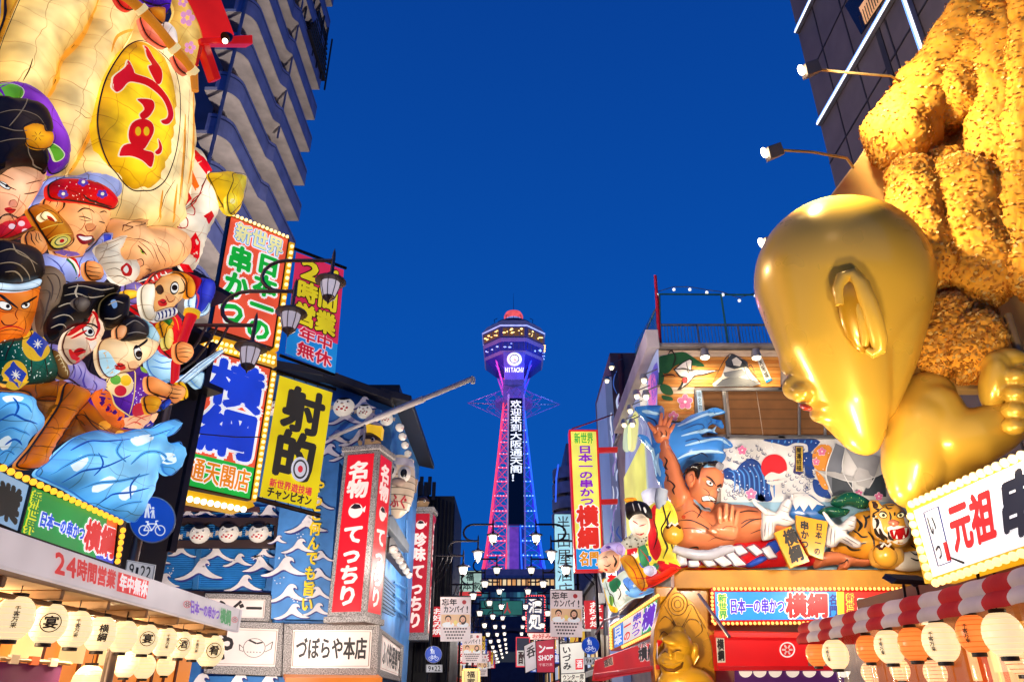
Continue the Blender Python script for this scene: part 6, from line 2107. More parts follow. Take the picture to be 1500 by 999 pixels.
def psign(label, P, quad, faces, texts, frame='#2a2024', fw=1, cat='shop sign', thick=.3, **kw):
    return board('shop_sign', label, cat, P, quad, faces, texts, frame, fw, thick, group=SG, **kw)
psign('pale lit sign with a round emblem and red foot near the tower base', Plane(688, 855, 72), [(672, 836), (705, 836), (705, 872), (672, 872)], [((0, 0, 1, .84), '#a9c8b8'), ((0, .84, 1, 1), '#d03a3a')], [('福', (.32, .05, .68, .42), '#2a3a34', .04, [], False), ('本家', (.2, .45, .95, .8), '#2a3a34', .02, [], False)])
psign('tall pale blue column sign of a liquor shop', Plane(826, 800, 44), [(812, 753), (836, 753), (842, 880), (814, 882)], [((0, 0, 1, 1), '#9fd4e4')], [('半田屋酒店', (.1, .02, .95, .98), '#14222c', .0, [], True)], fw=.8)
psign('dark sign with white writing framed by red bulbs', Plane(784, 900, 70), [(771, 873), (797, 873), (797, 925), (772, 925)], [((0, 0, 1, 1), '#12204a')], [('酒処', (.1, .05, .9, .95), '#e8e4e0', .03, [], True)], frame='#5a1420', fw=1.6, bulb_edges=[((770, 872), (798, 872), 8, .1), ((770, 872), (771, 926), 14, .1), ((798, 872), (798, 926), 14, .1)], br=.06, bhx='#ff4a4a', be=2.2)
psign('small red neon framed sign beside the dark sign', Plane(768, 960, 62), [(757, 934), (775, 934), (775, 975), (757, 975)], [((0, 0, 1, .45), '#1c2440'), ((0, .45, 1, 1), '#e0d8d0')], [('酌', (.1, .48, .9, .95), '#3a1a1a', .03, [], False)], frame='#ff3a4a', fw=1.4, fkind='lit', e=.7)
psign('crimson shop sign with white latin lettering', Plane(795, 965, 52), [(785, 939), (812, 936), (812, 984), (787, 984)], [((0, 0, 1, 1), '#b8203c')], [('SHOP', (.08, .46, .95, .64), '#f4ecec', .04, [], False), ('ンー', (.1, .1, .95, .42), '#f4ecec', .05, [], False), ('千客万来', (.1, .72, .9, .82), '#e8c8c8', .0, [], False)])
psign('tilted white sign with a portrait drawing beside the crimson sign', Plane(778, 955, 55), [(768, 946), (784, 938), (792, 975), (770, 985)], [((0, 0, 1, 1), '#d8c8c8')], [('呑', (.15, .1, .85, .55), '#2a1c1c', .03, [], False)])
psign('white box sign with brush marks and a red stamp behind the right poster', Plane(838, 965, 41), [(820, 943), (856, 940), (856, 984), (822, 986)], [((0, 0, 1, 1), '#ddd6cc'), ((.62, .55, .95, .9), '#d8303a')], [('いづみ', (.08, .08, .45, .9), '#1c1818', .03, [], True), ('酒', (.66, .58, .92, .86), '#f4ecec', .02, [], False)], fw=1.2)
psign('cream box sign with two lines of small print below the brush sign', Plane(838, 965, 40.6), [(822, 987), (857, 985), (857, 1005), (822, 1005)], [((0, 0, 1, 1), '#e6dccd')], [('ウンター席', (.05, .05, .95, .5), '#1c1818', .02, [], False), ('個数あり', (.05, .5, .95, .95), '#1c1818', .02, [], False)], fw=.6)
psign('pink banner sign stretched behind the small shop signs', Plane(770, 935, 66), [(774, 927), (822, 927), (822, 936), (774, 936)], [((0, 0, 1, 1), '#e0a8a0')], [('お好み焼', (.1, .1, .9, .9), '#8a2a2a', .03, [], False)], fw=.5)
psign('green glowing sign band above the far arcade', Plane(730, 890, 110), [(705, 880), (765, 880), (765, 900), (705, 900)], [((0, 0, 1, 1), '#2f7f70')], [('人', (.55, .1, .72, .95), '#d83a3a', .04, [], False)], fw=.8, e=.5)
psign('yellow round-topped sign with bulbs at the lower left of the street', Plane(690, 990, 46), [(680, 981), (700, 981), (700, 1010), (680, 1010)], [((0, 0, 1, 1), '#e8d49a')], [('福', (.2, .05, .8, .4), '#3a2418', .03, [], False), ('家', (.2, .42, .8, .75), '#3a2418', .03, [], False)], frame='#b8862a', fw=2.5, bulb_edges=[((678, 980), (702, 980), 8, .08), ((678, 982), (678, 1010), 10, .08), ((702, 982), (702, 1010), 10, .08)], br=.06)
# extra shop panels glimpsed between the lamps
for k in range(36):
    sd = -1 if k % 2 else 1
    y = 43.5 + k * 2.9
    P = Plane(750, 900, y)
    z = rnd.uniform(2.4, 5.0) + .02 * y
    x = (XL + .6 + max(0, k - 12) * .05 if sd < 0 else XR - 1.9 - max(0, k - 12) * .06)
    q0 = Vector((x, y, z))
    w_, h_ = rnd.uniform(.9, 1.3), rnd.uniform(1.2, 2.4)
    t = thing('projecting_sign', 'small projecting shop sign in %s, %s from the front on the %s side' % (('red', 'white', 'yellow', 'blue')[k // 2 % 4], ('first', 'second', 'third', 'fourth', 'fifth', 'sixth', 'seventh', 'eighth', 'ninth', 'tenth', 'eleventh', 'twelfth', 'thirteenth', 'fourteenth', 'fifteenth', 'sixteenth', 'seventeenth', 'eighteenth')[k // 2], 'left' if sd < 0 else 'right'), 'shop sign', q0, SG)
    m = part('panel', t, bevel=.02)
    m.box(x, x + w_, y, y + .2, z, z + h_, mat(('#c8202c', '#e8e0d8', '#e8b83c', '#2a58c0')[k // 2 % 4], 'lit', .75))
    m = part('lettering', t, flat=True)
    fn = lambda u, v, d=0, x=x, w_=w_, y=y, z=z, h_=h_: Vector((x + u * w_, y - d, z + h_ - v * h_))
    lettering(m, fn, ('お好み焼', '酒処', '串かつ', '料理')[k // 2 % 4], (.2, .05, .8, .95), ('#fff0e8', '#2a1a1a', '#8a1a1a', '#f4f4ff')[k // 2 % 4], .03, (), .02, True, 'lit')
# arcade roof at the far end
t = thing('arcade_gate', 'dark arched arcade gate across the far end of the street', 'gate', (0, 150, 0))
m = part('arch', t)
for k in range(12):
    a0, a1 = math.pi * k / 12, math.pi * (k + 1) / 12
    m.hexa([Vector((5.4 * math.cos(a), 150, 9 + 4 * math.sin(a) + o)) if q == 0 else Vector((5.4 * math.cos(a), 156, 9 + 4 * math.sin(a) + o)) for q in (0, 1) for a, o in ((a0, 0), (a1, 0), (a1, .6), (a0, .6))], mat('#2a3048'))
m = part('post', t)
for x in (-5.4, 5.4):
    m.box(x - .3, x + .3, 150, 150.8, 0, 9, mat('#2a3048'))
m = part('banner', t)
m.box(-5, 5, 149.6, 149.9, 7.4, 9.2, mat('#24303f', 'lit', .5))

lamp('deck_flood', (cx - 9, cy - 13, zf2(545)), 9000, (1, .2, .45), .5)
lamp('deck_flood', (cx + 9, cy - 13, zf2(545)), 9000, (.2, .3, 1), .5)
# ================================================================== mural restaurant on the right
YM, XM = 20.0, 4.42
PM = Plane(1100, 700, YM)
PMS = Plane(965, 600, X=XM, vx=750)
OCH = '#c98a1e'
t = thing('mural_restaurant', 'restaurant building with painted murals, wooden blinds and ochre beams on the right', 'building', (10, 25, 0))
m = part('wall', t)
zt = PM.px(1000, 512).z
m.box(XM, 12.5, YM, YM + 9.5, 0, zt, mat('#b9a69a'))
m = part('roof', t, bevel=.03)
m.box(XM - .12, 12.5, YM - .25, YM + 9.6, zt, zt + .12, mat('#8a8488'))
m = part('roof_beam', t, bevel=.03)
m.hexa([Vector(q) for q in ((XM - .35, YM - .3, zt - .1), (XM + .05, YM - .3, zt - .1), (XM + .05, YM - .3, zt + .55), (XM - .35, YM - .3, zt + .55), (XM - .35, YM + 7.6, zt - .1), (XM + .05, YM + 7.6, zt - .1), (XM + .05, YM + 7.6, zt + .45), (XM - .35, YM + 7.6, zt + .45))], mat('#cfc4c6'))
m = part('beam', t, bevel=.03)
m.prism(PM, [(988, 834), (1400, 834), (1400, 862), (988, 862)], 0, .5, mat(OCH))
m.prism(PMS, [(990, 833), (955, 850), (893, 915), (893, 900), (960, 838)], 0, .3, mat(OCH, 'gloss'))
m.prism(PM, [(960, 858), (1048, 862), (1050, 1000), (958, 1000)], 0, .3, mat(OCH, 'gloss'))
# wooden plank mural
m = part('plank_mural', t)
pl = e1('345,455 1012,455 1012,655 545,660 545,842 345,842')
for (a0_, b0_), (a1_, b1_) in (((345, 455), (1012, 655)), ((345, 655), (545, 842))):
    n = int((b1_ - b0_) / 18)
    for k in range(n):
        y0 = b0_ + (b1_ - b0_) * k / n
        y1 = b0_ + (b1_ - b0_) * (k + 1) / n - 1.5
        q = e1('%f,%f %f,%f %f,%f %f,%f' % (a0_, y0, a1_, y0, a1_, y1, a0_, y1))
        m.prism(PM, q, 0, .06, mat(('#e8a050', '#dd8f3c', '#e39a48', '#d98434')[k % 4] if k > 1 else '#e8cdb0', 'paint'))
RM = Relief(Plane(1100, 700, YM - .07), 'paint')
def PP(m, T_, st, hx, eps=.012, **kw):
    RM.patch(m, T_(st), hx, eps=eps, **kw)
def PL_(m, T_, st, w, hx=INK, eps=.03, **kw):
    RM.line(m, T_(st), w, hx, eps=eps, kind='paint', **kw)
for st in ('345,500 400,480 480,465 530,490 600,540 560,545 500,530 440,540 400,580 350,570', '360,640 410,650 430,690 400,700 365,680', '370,700 420,710 425,728 375,722', '345,570 380,590 370,640 345,640'):
    PP(m, e1, st, '#1f5a30')
for st in ('400,480 420,460 440,500 420,560', '440,560 500,560 560,580', '360,600 420,590 440,600'):
    PL_(m, e1, st, 2.4, '#2a1c14')
for st in ('430,560 480,520 520,500 535,510 530,560 560,560 680,565 600,590 550,595 510,640 470,670 450,672 490,610 460,600',):
    PP(m, e1, st, '#1c1614', sm=False, eps=.015)
for st in ('438,562 482,526 518,508 528,514 524,566 560,566 660,567 598,584 545,590 508,632 474,660 496,608 466,594',):
    PP(m, e1, st, '#efe9e2', sm=False, eps=.024)
for st in ('470,555 500,560 515,590', '500,520 505,550 520,575', '480,600 500,605 508,620'):
    PL_(m, e1, st, 1.2, '#2a2020', eps=.04)
PP(m, e1, '480,610 505,605 505,632 485,635', '#d42034', eps=.032)
# castle gables
for st, hx in (('640,640 700,590 840,570 905,640 860,652 650,655', '#d8d2c8'), ('690,600 735,480 800,500 840,560 850,600', '#e8e2d8'), ('710,520 745,478 830,520 835,545 760,560 715,545', '#3e444c'), ('745,510 770,495 800,520 790,545 755,540', '#e8e2d8'), ('655,652 690,622 760,600 850,618 900,645', '#5b5f66'), ('700,580 800,560 830,590 760,610 705,600', '#6a6e76')):
    ce = globals().get('ce', .01) + .007
    PP(m, e1, st, hx, sm=False, eps=ce)
for st in ('640,640 735,480 840,560 905,640', '690,620 740,605', '700,580 830,590', '715,545 835,545', '780,560 790,600', '800,520 840,610 900,630', '820,560 850,540 870,580'):
    PL_(m, e1, st, 1.6, '#1a1c22', eps=.035)
PP(m, e1, '880,500 912,500 962,612 932,634', '#f2ede0', sm=False, eps=.015)
PP(m, e1, '928,622 962,606 966,618 932,636', '#2a8ab8', sm=False, eps=.022)
lettering(m, quadfn(PM, e1('886,508 908,506 950,600 930,612'), .1), '大阪城', (0, 0, 1, 1), '#1c1614', .02, (), .01, True, 'paint')
def sakura(m, T_, cx_, cy_, r, eps=.03):
    x, y = T_('%f,%f' % (cx_, cy_))[0]
    k_ = (T_('1,0')[0][0] - T_('0,0')[0][0]) * r
    for hx, s_, ep in (('#f6eef0', 1.18, 0), ('#e87aa8', 1.0, .008)):
        for k in range(5):
            a = 2 * math.pi * k / 5 - math.pi / 2
            RM.disc(m, x + k_ * .56 * math.cos(a), y + k_ * .56 * math.sin(a), k_ * .42 * s_, k_ * .36 * s_, hx, math.degrees(a), eps=eps + ep, kind='paint', n=10)
    RM.disc(m, x, y, k_ * .2, k_ * .2, '#fbe8ee', eps=eps + .016, kind='paint', n=8)
sakura(m, e1, 493, 737, 42)
sakura(m, e1, 430, 815, 28)
# window with blinds
m = part('window_frame', t, bevel=.01)
for st in ('545,658 1040,655 1040,672 545,674', '545,674 560,674 572,915 557,915', '697,672 712,672 738,920 722,920', '735,912 1040,918 1040,935 735,930'):
    m.prism(PM, e1(st), 0, .14, mat('#8c8a8c', 'metal'))
for x in (1170, 1208):
    m.prism(PM, [(x, 570), (x + 3, 570), (x + 3, 640), (x, 640)], 0, .14, mat('#8c8a8c', 'metal'))
m.prism(PM, c0('1140,568 1300,568 1300,572 1140,572'), 0, .14, mat('#8c8a8c', 'metal'))
m.prism(PM, c0('1140,637 1300,637 1300,642 1140,642'), 0, .14, mat('#8c8a8c', 'metal'))
for q in (c0('1029,571 1061,571 1066,636 1036,637'), c0('1066,571 1107,571 1117,637 1071,637'), c0('1108,571 1170,571 1170,638 1118,638'), c0('1173,571 1208,571 1208,638 1173,638'), c0('1211,571 1300,571 1300,638 1211,638')):
    b = part('blind', t)
    fn = quadfn(PM, q, .04)
    for k in range(24):
        b.poly([fn(0, (k + 1) / 24, 0), fn(1, (k + 1) / 24, 0), fn(1, k / 24, .025), fn(0, k / 24, .025)], mat('#7a4f28' if k % 5 else '#6a4422', 'cloth'))
m = part('notice', t)
fn = quadfn(PM, e1('556,672 582,672 590,790 566,790'), .15)
m.prism(PM, e1('556,672 582,672 590,790 566,790'), .1, .15, mat('#b8d4ea', 'lit', .5))
lettering(m, fn, '味名物', (.1, .05, .9, .95), '#1c2030', .0, (), .01, True, 'paint')
# white and blue wave mural
m = part('wave_mural', t)
m.prism(PM, c0('1056,643 1320,643 1320,735 1056,735'), 0, .06, mat('#e4e2e0', 'paint'))
for st in ('70,300 110,270 150,290 190,245 240,215 290,230 320,280 350,360 370,420 375,470 290,470 200,400 130,345 95,340', '330,100 650,100 640,150 600,180 590,130 520,120 470,140 430,130 390,120', '560,190 620,180 640,260 620,300 640,330 590,330 575,270', '630,340 690,370 730,430 730,460 660,440 630,400', '300,420 340,470 290,470'):
    PP(m, e3, st, '#16408e', eps=.012)
for k in range(9):
    x = 110 + k * 30
    PL_(m, e3, '%d,%d %d,%d %d,%d' % (x, 290 - 6 * k, x + 35, 310 + 4 * k, x + 40, 420 + 4 * k), 3, '#4a8ad8', eps=.03)
for k in range(7):
    PL_(m, e3, '%d,%d %d,%d' % (380 + 40 * k, 104, 372 + 40 * k, 122), 3, '#4a8ad8', eps=.03)
rnd = random.Random(8)
for k in range(90):
    x, y = rnd.uniform(100, 720), rnd.uniform(110, 460)
    RM.disc(m, *e3('%f,%f' % (x, y))[0], .8, .8, '#f4f6fa', n=6, kind='paint', eps=.036)
for k in range(120):
    x, y = rnd.choice([(rnd.uniform(80, 340), rnd.uniform(120, 240)), (rnd.uniform(380, 620), rnd.uniform(300, 460)), (rnd.uniform(480, 640), rnd.uniform(140, 330)), (rnd.uniform(90, 260), rnd.uniform(360, 460))])
    r_ = rnd.uniform(8, 16)
    PL_(m, e3, ' '.join('%f,%f' % (x + r_ * (1 - .09 * j) * math.cos(.9 * j), y + r_ * (1 - .09 * j) * math.sin(.9 * j)) for j in range(6)), 1.1, '#33487e', eps=.03)
# plain runner-free red sun and grey facets stand for the two known artworks
RM.disc(m, *e3('388,270')[0], 19, 19, '#d8202c', eps=.04, kind='paint', n=24)
for st in ('330,330 370,300 420,310 460,290 450,330 400,345 350,350', '340,360 400,352 450,345 440,365 380,380'):
    PP(m, e3, st, '#e9e6e2', eps=.05)
PP(m, e3, '515,140 568,140 568,300 545,318 505,300 515,240', '#3a2a66', sm=False, eps=.03)
PP(m, e3, '521,146 562,146 562,295 521,295', '#e6c04a', sm=False, eps=.04)
lettering(m, quadfn(PM, e3('525,148 558,148 558,292 525,292'), .13), '開運招福', (0, 0, 1, 1), '#1c1614', .03, (), .01, True, 'paint')
PP(m, e3, '630,170 680,130 740,150 730,250 700,300 660,290 625,250', '#e8963c', eps=.02)
PP(m, e3, '640,290 690,330 720,400 680,390', '#e8963c', eps=.02)
for st, hx in (('760,120 820,150 800,290 740,420 700,300', '#7a7f8a'), ('820,150 1040,205 1000,330 900,280', '#a8a8ac'), ('740,330 860,360 870,420 740,450', '#4a5058'), ('960,350 1060,300 1070,450 930,440', '#39424a'), ('900,270 960,290 990,360 960,400 900,380 870,330', '#c4c2c2'), ('640,290 760,300 870,330 860,365 740,330', '#b8b6b6')):
    ce += .006
    PP(m, e3, st, hx, sm=False, eps=ce - .03)
for st in ('760,120 700,300 740,440', '820,150 800,290 870,420', '740,330 860,360 1000,330 1060,300', '860,360 870,420 930,440', '1000,330 960,400'):
    PL_(m, e3, st, 1.8, '#e8e8e8', eps=.09)
for cx_, cy_, r_ in ((190, 170, 30), (245, 435, 34), (675, 178, 26), (640, 240, 22), (900, 430, 22), (1020, 450, 26)):
    sakura(m, e3, cx_, cy_, r_, .085)
m = part('sea_panel', t)
m.prism(PM, c0('1040,735 1360,735 1360,834 1000,834 1000,760'), 0, .07, mat('#8fb6cc', 'paint'))
# rooftop rail
t = thing('roof_railing', 'grey rooftop railing with a green net frame above the plank mural', 'railing', PM.px(1060, 512))
PRr = Plane(1100, 480, YM + .3)
m = part('rail', t)
gm = mat('#7c8088', 'metal')
a, b_ = PRr.px(962, 476), PRr.px(1135, 476)
a2, b2 = PRr.px(966, 510), PRr.px(1135, 510)
m.tube([a, b_], .04, gm, 6)
m.tube([a2, b2], .03, gm, 6)
for k in range(36):
    p, q = a.lerp(b_, k / 35), a2.lerp(b2, k / 35)
    q = Vector((p.x, q.y, q.z))
    m.tube([p, q], .035 if k % 12 == 0 else .01, gm, 5)
m = part('net_frame', t)
gr = mat('#3a7a6a', 'metal')
for pts in ([(965, 431), (1110, 432)], [(1056, 431), (1068, 512)], [(966, 431), (968, 512)]):
    m.tube([PRr.px(*q) for q in pts], .03, gr, 6)
m.tube([PRr.px(966, 440), at(931, 520, 27)], .03, gr, 6)
m.tube([PRr.px(966, 478), at(931, 535, 27)], .03, gr, 6)
m = part('net', t)
c_ = [PRr.px(966, 440), PRr.px(966, 478), at(931, 535, 27), at(931, 505, 27)]
for k in range(10):
    m.tube([c_[0].lerp(c_[1], k / 9), c_[3].lerp(c_[2], k / 9)], .008, gr, 4)
    m.tube([c_[0].lerp(c_[3], k / 9), c_[1].lerp(c_[2], k / 9)], .008, gr, 4)
t = single('red_pole', 'thin red flag pole standing on the roof corner', 'pole')
t.tube([PRr.px(967, 512), PRr.px(960, 404)], [.07, .05], mat('#b01828', 'gloss'), 8)
t = thing('string_lights', 'string of small unlit bulbs above the roof railing', 'string lights', PRr.px(1040, 425))
m = part('wire', t)
bp = [PRr.px(*q) for q in e1('340,140 432,112 518,112 610,128 697,140 786,172 872,145')]
m.tube(bp, .012, mat('#2a3038'), 5)
bulbs(t, [p - Vector((0, 0, .1)) for p in bp], .055, '#e8eef4', .9)  # unlit bulbs, whitened by a faint glow in their material
# swirl painted neighbour and side lamps
t = thing('swirl_building', 'narrow building with a blue and white swirl painted side beyond the mural restaurant', 'building', (6, 34, 0))
m = part('wall', t)
m.box(4.43, 9, 29.7, 36, 0, at(905, 517, 29.7).z, mat('#7a5c58'))
m.box(4.12, 4.42, 29.6, 33, 0, at(893, 522, 29.6).z - 1, mat('#8a9ac8', 'lit', .3))
RS = Relief(Plane(900, 650, 29.57), 'lit')
m = part('painted_swirl', t)
rnd = random.Random(12)
for k in range(26):
    x, y = rnd.uniform(893, 913), rnd.uniform(535, 830)
    RS.line(m, [(x, y), (x + rnd.uniform(-4, 4), y + 10), (x + rnd.uniform(-5, 5), y + 22), (x + rnd.uniform(-3, 3), y + 34)], rnd.uniform(1.5, 4), rnd.choice(['#dfe4f4', '#3a5aa8', '#8a7ab8', '#c8d4f0']), eps=.03)
m = part('downpipe', t)
m.tube([at(909, 520, 29.4), at(914, 640, 29.4)], .12, mat('#6a3030'), 8)
# side wall lit panels
t = thing('painted_hoarding', 'glowing blue and pink painted panels on the street side of the mural restaurant', 'wall panel', PMS.px(950, 700))
m = part('panel', t)
RSd = Relief(Plane(965, 600, X=XM - .05, vx=750), 'lit')
m.prism(PMS, c0('962,512 916,612 916,840 985,830 966,620'), 0, .05, mat('#a9b4e0', 'lit', .55))
for st, hx in (('300,610 335,590 340,740 300,750', '#e87ab0'), ('250,640 290,640 290,750 255,755', '#f6e9d0'), ('345,520 352,640 325,760 312,600', '#5a4ab0'), ('230,780 245,850 225,990 190,990 190,870', '#f4ef8a'), ('170,860 200,840 200,990 160,990', '#cfe0b0')):
    RSd.patch(m, e1(st), hx, eps=.02)
for k in range(14):
    x, y = rnd.uniform(150, 340), rnd.uniform(560, 980)
    RSd.line(m, e1('%f,%f %f,%f %f,%f' % (x, y, x + 14, y + 40, x + 4, y + 90)), 2.2, rnd.choice(['#3a4a9a', '#f4f4fa', '#8a5ab0']), eps=.03)
RSd.patch(m, c0('915,700 945,640 950,740 920,790'), '#f0ec6a', eps=.035, sm=False)
SLp = e1('95,540 70,612 270,606 232,692 282,694 196,772 163,848 207,846')
for x, y in SLp:
    m = part('spot_lamp', t)
    p = Plane(965, 600, X=XM - .5, vx=750).px(x, y)
    m.lathe(p, [(0, .12), (.08, .12), (.14, -.06), (0, -.04)], mat('#c8c0b4', 'metal'), 10)
    m.tube([p + Vector((0, 0, .1)), p + Vector((.45, 0, .3))], .02, mat('#8a8a8a', 'metal'), 5)
bulbs(t, [Plane(965, 600, X=XM - .5, vx=750).px(x, y + 1) - Vector((0, 0, .07)) for x, y in SLp], .08, '#fff0c8', 3)

# ---- wrestler relief
PW = Plane(1100, 700, YM - .15)
R = Relief(PW, 'gloss')
GRP = 'painted relief figures of the mural restaurant'
def figr(name, label, cat, px, py, d=0.0):
    R.reset()
    return thing(name, label, cat, PW.px(px, py, d), GRP)
SKN = '#c4714a'
t = figr('wave_relief', 'bright blue sculpted wave splashing behind the wrestler', 'relief', 1010, 680)
m = part('wave', t)
R.puff(m, e2('185,55 320,52 335,120 400,140 470,100 540,78 600,60 652,85 605,98 578,115 632,132 640,168 590,142 560,170 612,196 560,186 535,212 640,212 692,262 640,275 655,310 628,350 560,340 480,350 440,420 470,520 400,540 340,500 290,420 270,300 195,205 245,212 270,258 250,150 200,92'), '#3f86d8', .0, .45, .5)
for st in ('400,160 470,130 560,95 640,84', '420,210 500,190 560,180 600,192', '440,260 520,240 600,225 680,260', '400,330 470,300 560,290 640,300', '300,300 290,350 310,420', '215,80 270,90 310,100', '230,230 270,300 290,420'):
    R.line(m, e2(st), 5, '#a8d4f4', kind='gloss')
for st in ('420,180 500,150 540,165 500,190', '440,240 500,225 520,250', '560,150 580,130', '460,330 520,300 560,320', '240,110 280,130 300,170'):
    R.line(m, e2(st), 1.6, '#12306e', kind='paint')
t = figr('wrestler_relief', 'angry sumo wrestler relief raising one arm above the ochre beam', 'relief', 1050, 780)
m = part('body', t)
R.puff(m, e2('385,545 430,500 480,520 510,560 560,600 620,555 690,565 760,570 880,605 960,640 1000,690 960,740 850,760 760,775 700,770 690,800 560,825 420,800 375,720'), SKN, .1, .55, .55)
R.puff(m, e2('300,228 348,222 368,280 398,330 425,400 450,480 480,540 440,600 385,590 340,490 315,380 298,300'), SKN, .15, .5, .4)
R.puff(m, e2('278,160 300,150 345,155 366,185 350,240 298,240 275,198'), SKN, .35, .25)
for a, b_, w_ in (((288, 190), (250, 140), 22), ((310, 165), (318, 92), 20), ((328, 160), (348, 92), 20), ((345, 165), (372, 108), 19), ((358, 190), (384, 148), 17)):
    ps = [e2('%f,%f' % (a[0] + (b_[0] - a[0]) * k / 3, a[1] + (b_[1] - a[1]) * k / 3))[0] for k in range(4)]
    w2 = w_ / 3.567 * .018 * .55
    m.tube([PW.px(*ps[0], .48), PW.px(*ps[1], .52), PW.px(*ps[2], .5), PW.px(*ps[3], .44)], [w2 * 1.1, w2 * 1.15, w2, w2 * .75], mat(SKN, 'gloss'), 8)
for st, w_ in (('330,320 345,340 335,370 350,385', 4), ('350,440 385,470 375,490 385,515', 4.5), ('310,185 320,200 312,215', 3), ('335,180 345,195 338,215', 3), ('400,655 470,650 540,680 600,720 660,740', 4), ('390,790 430,810', 3), ('460,795 500,790 510,800', 3.5), ('480,560 520,600 500,640', 4), ('500,560 530,610', 3), ('720,610 770,600 820,605', 4.5), ('730,690 790,650 850,640', 4.5), ('730,670 760,650 800,640', 3), ('365,280 400,340 425,400', 2.4), ('700,600 690,760', 2.4), ('400,700 480,690 560,720', 2), ('430,620 480,600 540,640', 2), ('560,660 600,690 640,690', 2), ('780,720 830,700 880,690', 2.4), ('800,570 850,590 900,620', 2), ('360,560 390,600 420,600', 2), ('330,400 350,420 345,450', 2.4), ('560,760 600,740 650,750', 1.8)):
    R.line(m, e2(st), w_ * .6, '#2a120c', kind='paint')
R.disc(m, *e2('432,632')[0], 3, 3, '#a83a24', kind='gloss', n=8)
m = part('hand', t)
R.puff(m, e2('575,690 600,665 640,640 690,648 722,690 705,745 640,745 590,725'), '#cf8058', .72, .2)
for a, b_, w_ in (((625, 660), (622, 585), 20), ((652, 655), (656, 568), 21), ((680, 660), (690, 578), 20), ((702, 675), (718, 602), 18), ((610, 715), (570, 700), 20)):
    ps = [e2('%f,%f' % (a[0] + (b_[0] - a[0]) * k / 3, a[1] + (b_[1] - a[1]) * k / 3))[0] for k in range(4)]
    w2 = w_ / 3.567 * .018 * .58
    m.tube([PW.px(*ps[0], .84), PW.px(*ps[1], .9), PW.px(*ps[2], .9), PW.px(*ps[3], .84)], [w2 * 1.05, w2 * 1.1, w2, w2 * .75], mat('#cf8058', 'gloss'), 8)
R.line(m, e2('630,700 660,680 710,690'), 1.2, '#7a2a18', kind='paint')
m = part('head', t)
R.puff(m, e2('472,420 500,375 560,360 615,375 642,420 638,470 612,510 602,560 572,606 525,590 488,545 465,500'), '#c87650', .5, .5, .35)
for st, w_ in (('548,420 575,435 600,470', 5.5), ('605,475 625,465 642,468', 5), ('560,520 575,545 610,540 618,515', 3), ('515,560 540,585 575,602', 2), ('545,455 560,470 585,475', 2.4), ('530,480 560,500 570,530', 2)):
    R.line(m, e2(st), w_ * .62, '#24100a', kind='paint')
R.eye(m, *e2('568,455')[0], 5.4, 2.6, 35, 1, .5, .5)
R.eye(m, *e2('618,488')[0], 3.4, 2.2, -20, 0, 0, .5)
R.disc(m, *e2('592,510')[0], 6.5, 6, '#d58258', kind='gloss')
R.disc(m, *e2('548,440')[0], 7, 2.6, '#e0824a', 30, kind='gloss')
R.patch(m, e2('528,530 560,522 600,545 596,556 560,545 535,548'), '#f2ece2', kind='paint')
R.line(m, e2('526,528 560,520 602,545 595,560 560,550 532,550 526,528'), 1.6, '#24100a', kind='paint')
R.patch(m, e2('490,540 530,575 575,590 570,606 525,592 486,550'), '#7f98ac', kind='gloss')
R.puff(m, e2('450,400 485,392 494,440 472,478 446,440'), '#c87650', .75, .15)
R.line(m, e2('460,420 478,410 482,440 466,455'), 1.4, '#6a2010', kind='paint')
m = part('hair', t)
R.puff(m, e2('428,415 458,365 510,346 565,350 528,382 522,425 500,470 490,395 450,400'), '#14100f', .78, .16)
R.puff(m, e2('528,376 570,350 615,372 642,412 600,398 555,398'), '#7fb0d0', .82, .12)
m.tube([PW.px(*e2('560,352')[0], .95), PW.px(*e2('600,352')[0], 1.0), PW.px(*e2('625,366')[0], 1.1)], [.06, .09, .1], mat('#14100f', 'gloss'), 10)
m.tube([PW.px(*e2('612,360')[0], 1.08), PW.px(*e2('632,372')[0], 1.14)], .1, mat('#8a8a90', 'gloss'), 10)
m = part('belt', t)
R.puff(m, e2('360,820 500,850 700,770 860,745 1000,740 1130,790 1120,880 960,890 700,905 500,912 365,905'), '#c61c22', .1, .25)
R.puff(m, e2('760,880 830,835 880,845 800,890'), '#2348b0', .3, .1)
R.puff(m, e2('860,780 920,750 950,790 900,830'), '#2348b0', .3, .1)
for st in ('400,905 560,890 760,900', '960,890 1050,860 1110,800'):
    R.line(m, e2(st), 3, '#e0982a', kind='gloss')
m = part('leg', t)
R.puff(m, e3('640,800 720,780 800,790 880,820 960,825 1030,835 1040,850 960,870 860,870 830,895 780,890 790,860 700,870 640,880'), SKN, .2, .3)
R.line(m, e3('780,860 810,850 835,830 840,850'), 2, '#24100a', kind='paint')
m = part('paper_streamer', t)
for st in ('395,830 445,825 452,880 400,890', '455,860 512,850 512,890 460,892', '510,840 545,812 605,880 560,892', '575,845 620,812 690,875 640,892', '640,815 690,810 760,880 700,888', '685,785 735,778 770,815 720,835', '760,790 800,775 850,815 815,835', '835,800 880,780 920,840 880,850'):
    R.puff(m, e2(st), '#d9d6dc', .5, .05, sm=False, outline='#3a3a56', ow=1)
m = part('rope', t)
rp = e2('378,795 430,815 500,830 570,830 640,805 690,795')
m.tube([PW.px(*q, .55) for q in rp], [.1, .13, .14, .14, .13, .1], mat('#b4b6c4', 'gloss'), 10)
rp = e2('320,490 312,540 325,600 345,660')
m.tube([PW.px(*q, .4) for q in rp], .17, mat('#9aa4b4', 'gloss'), 10)
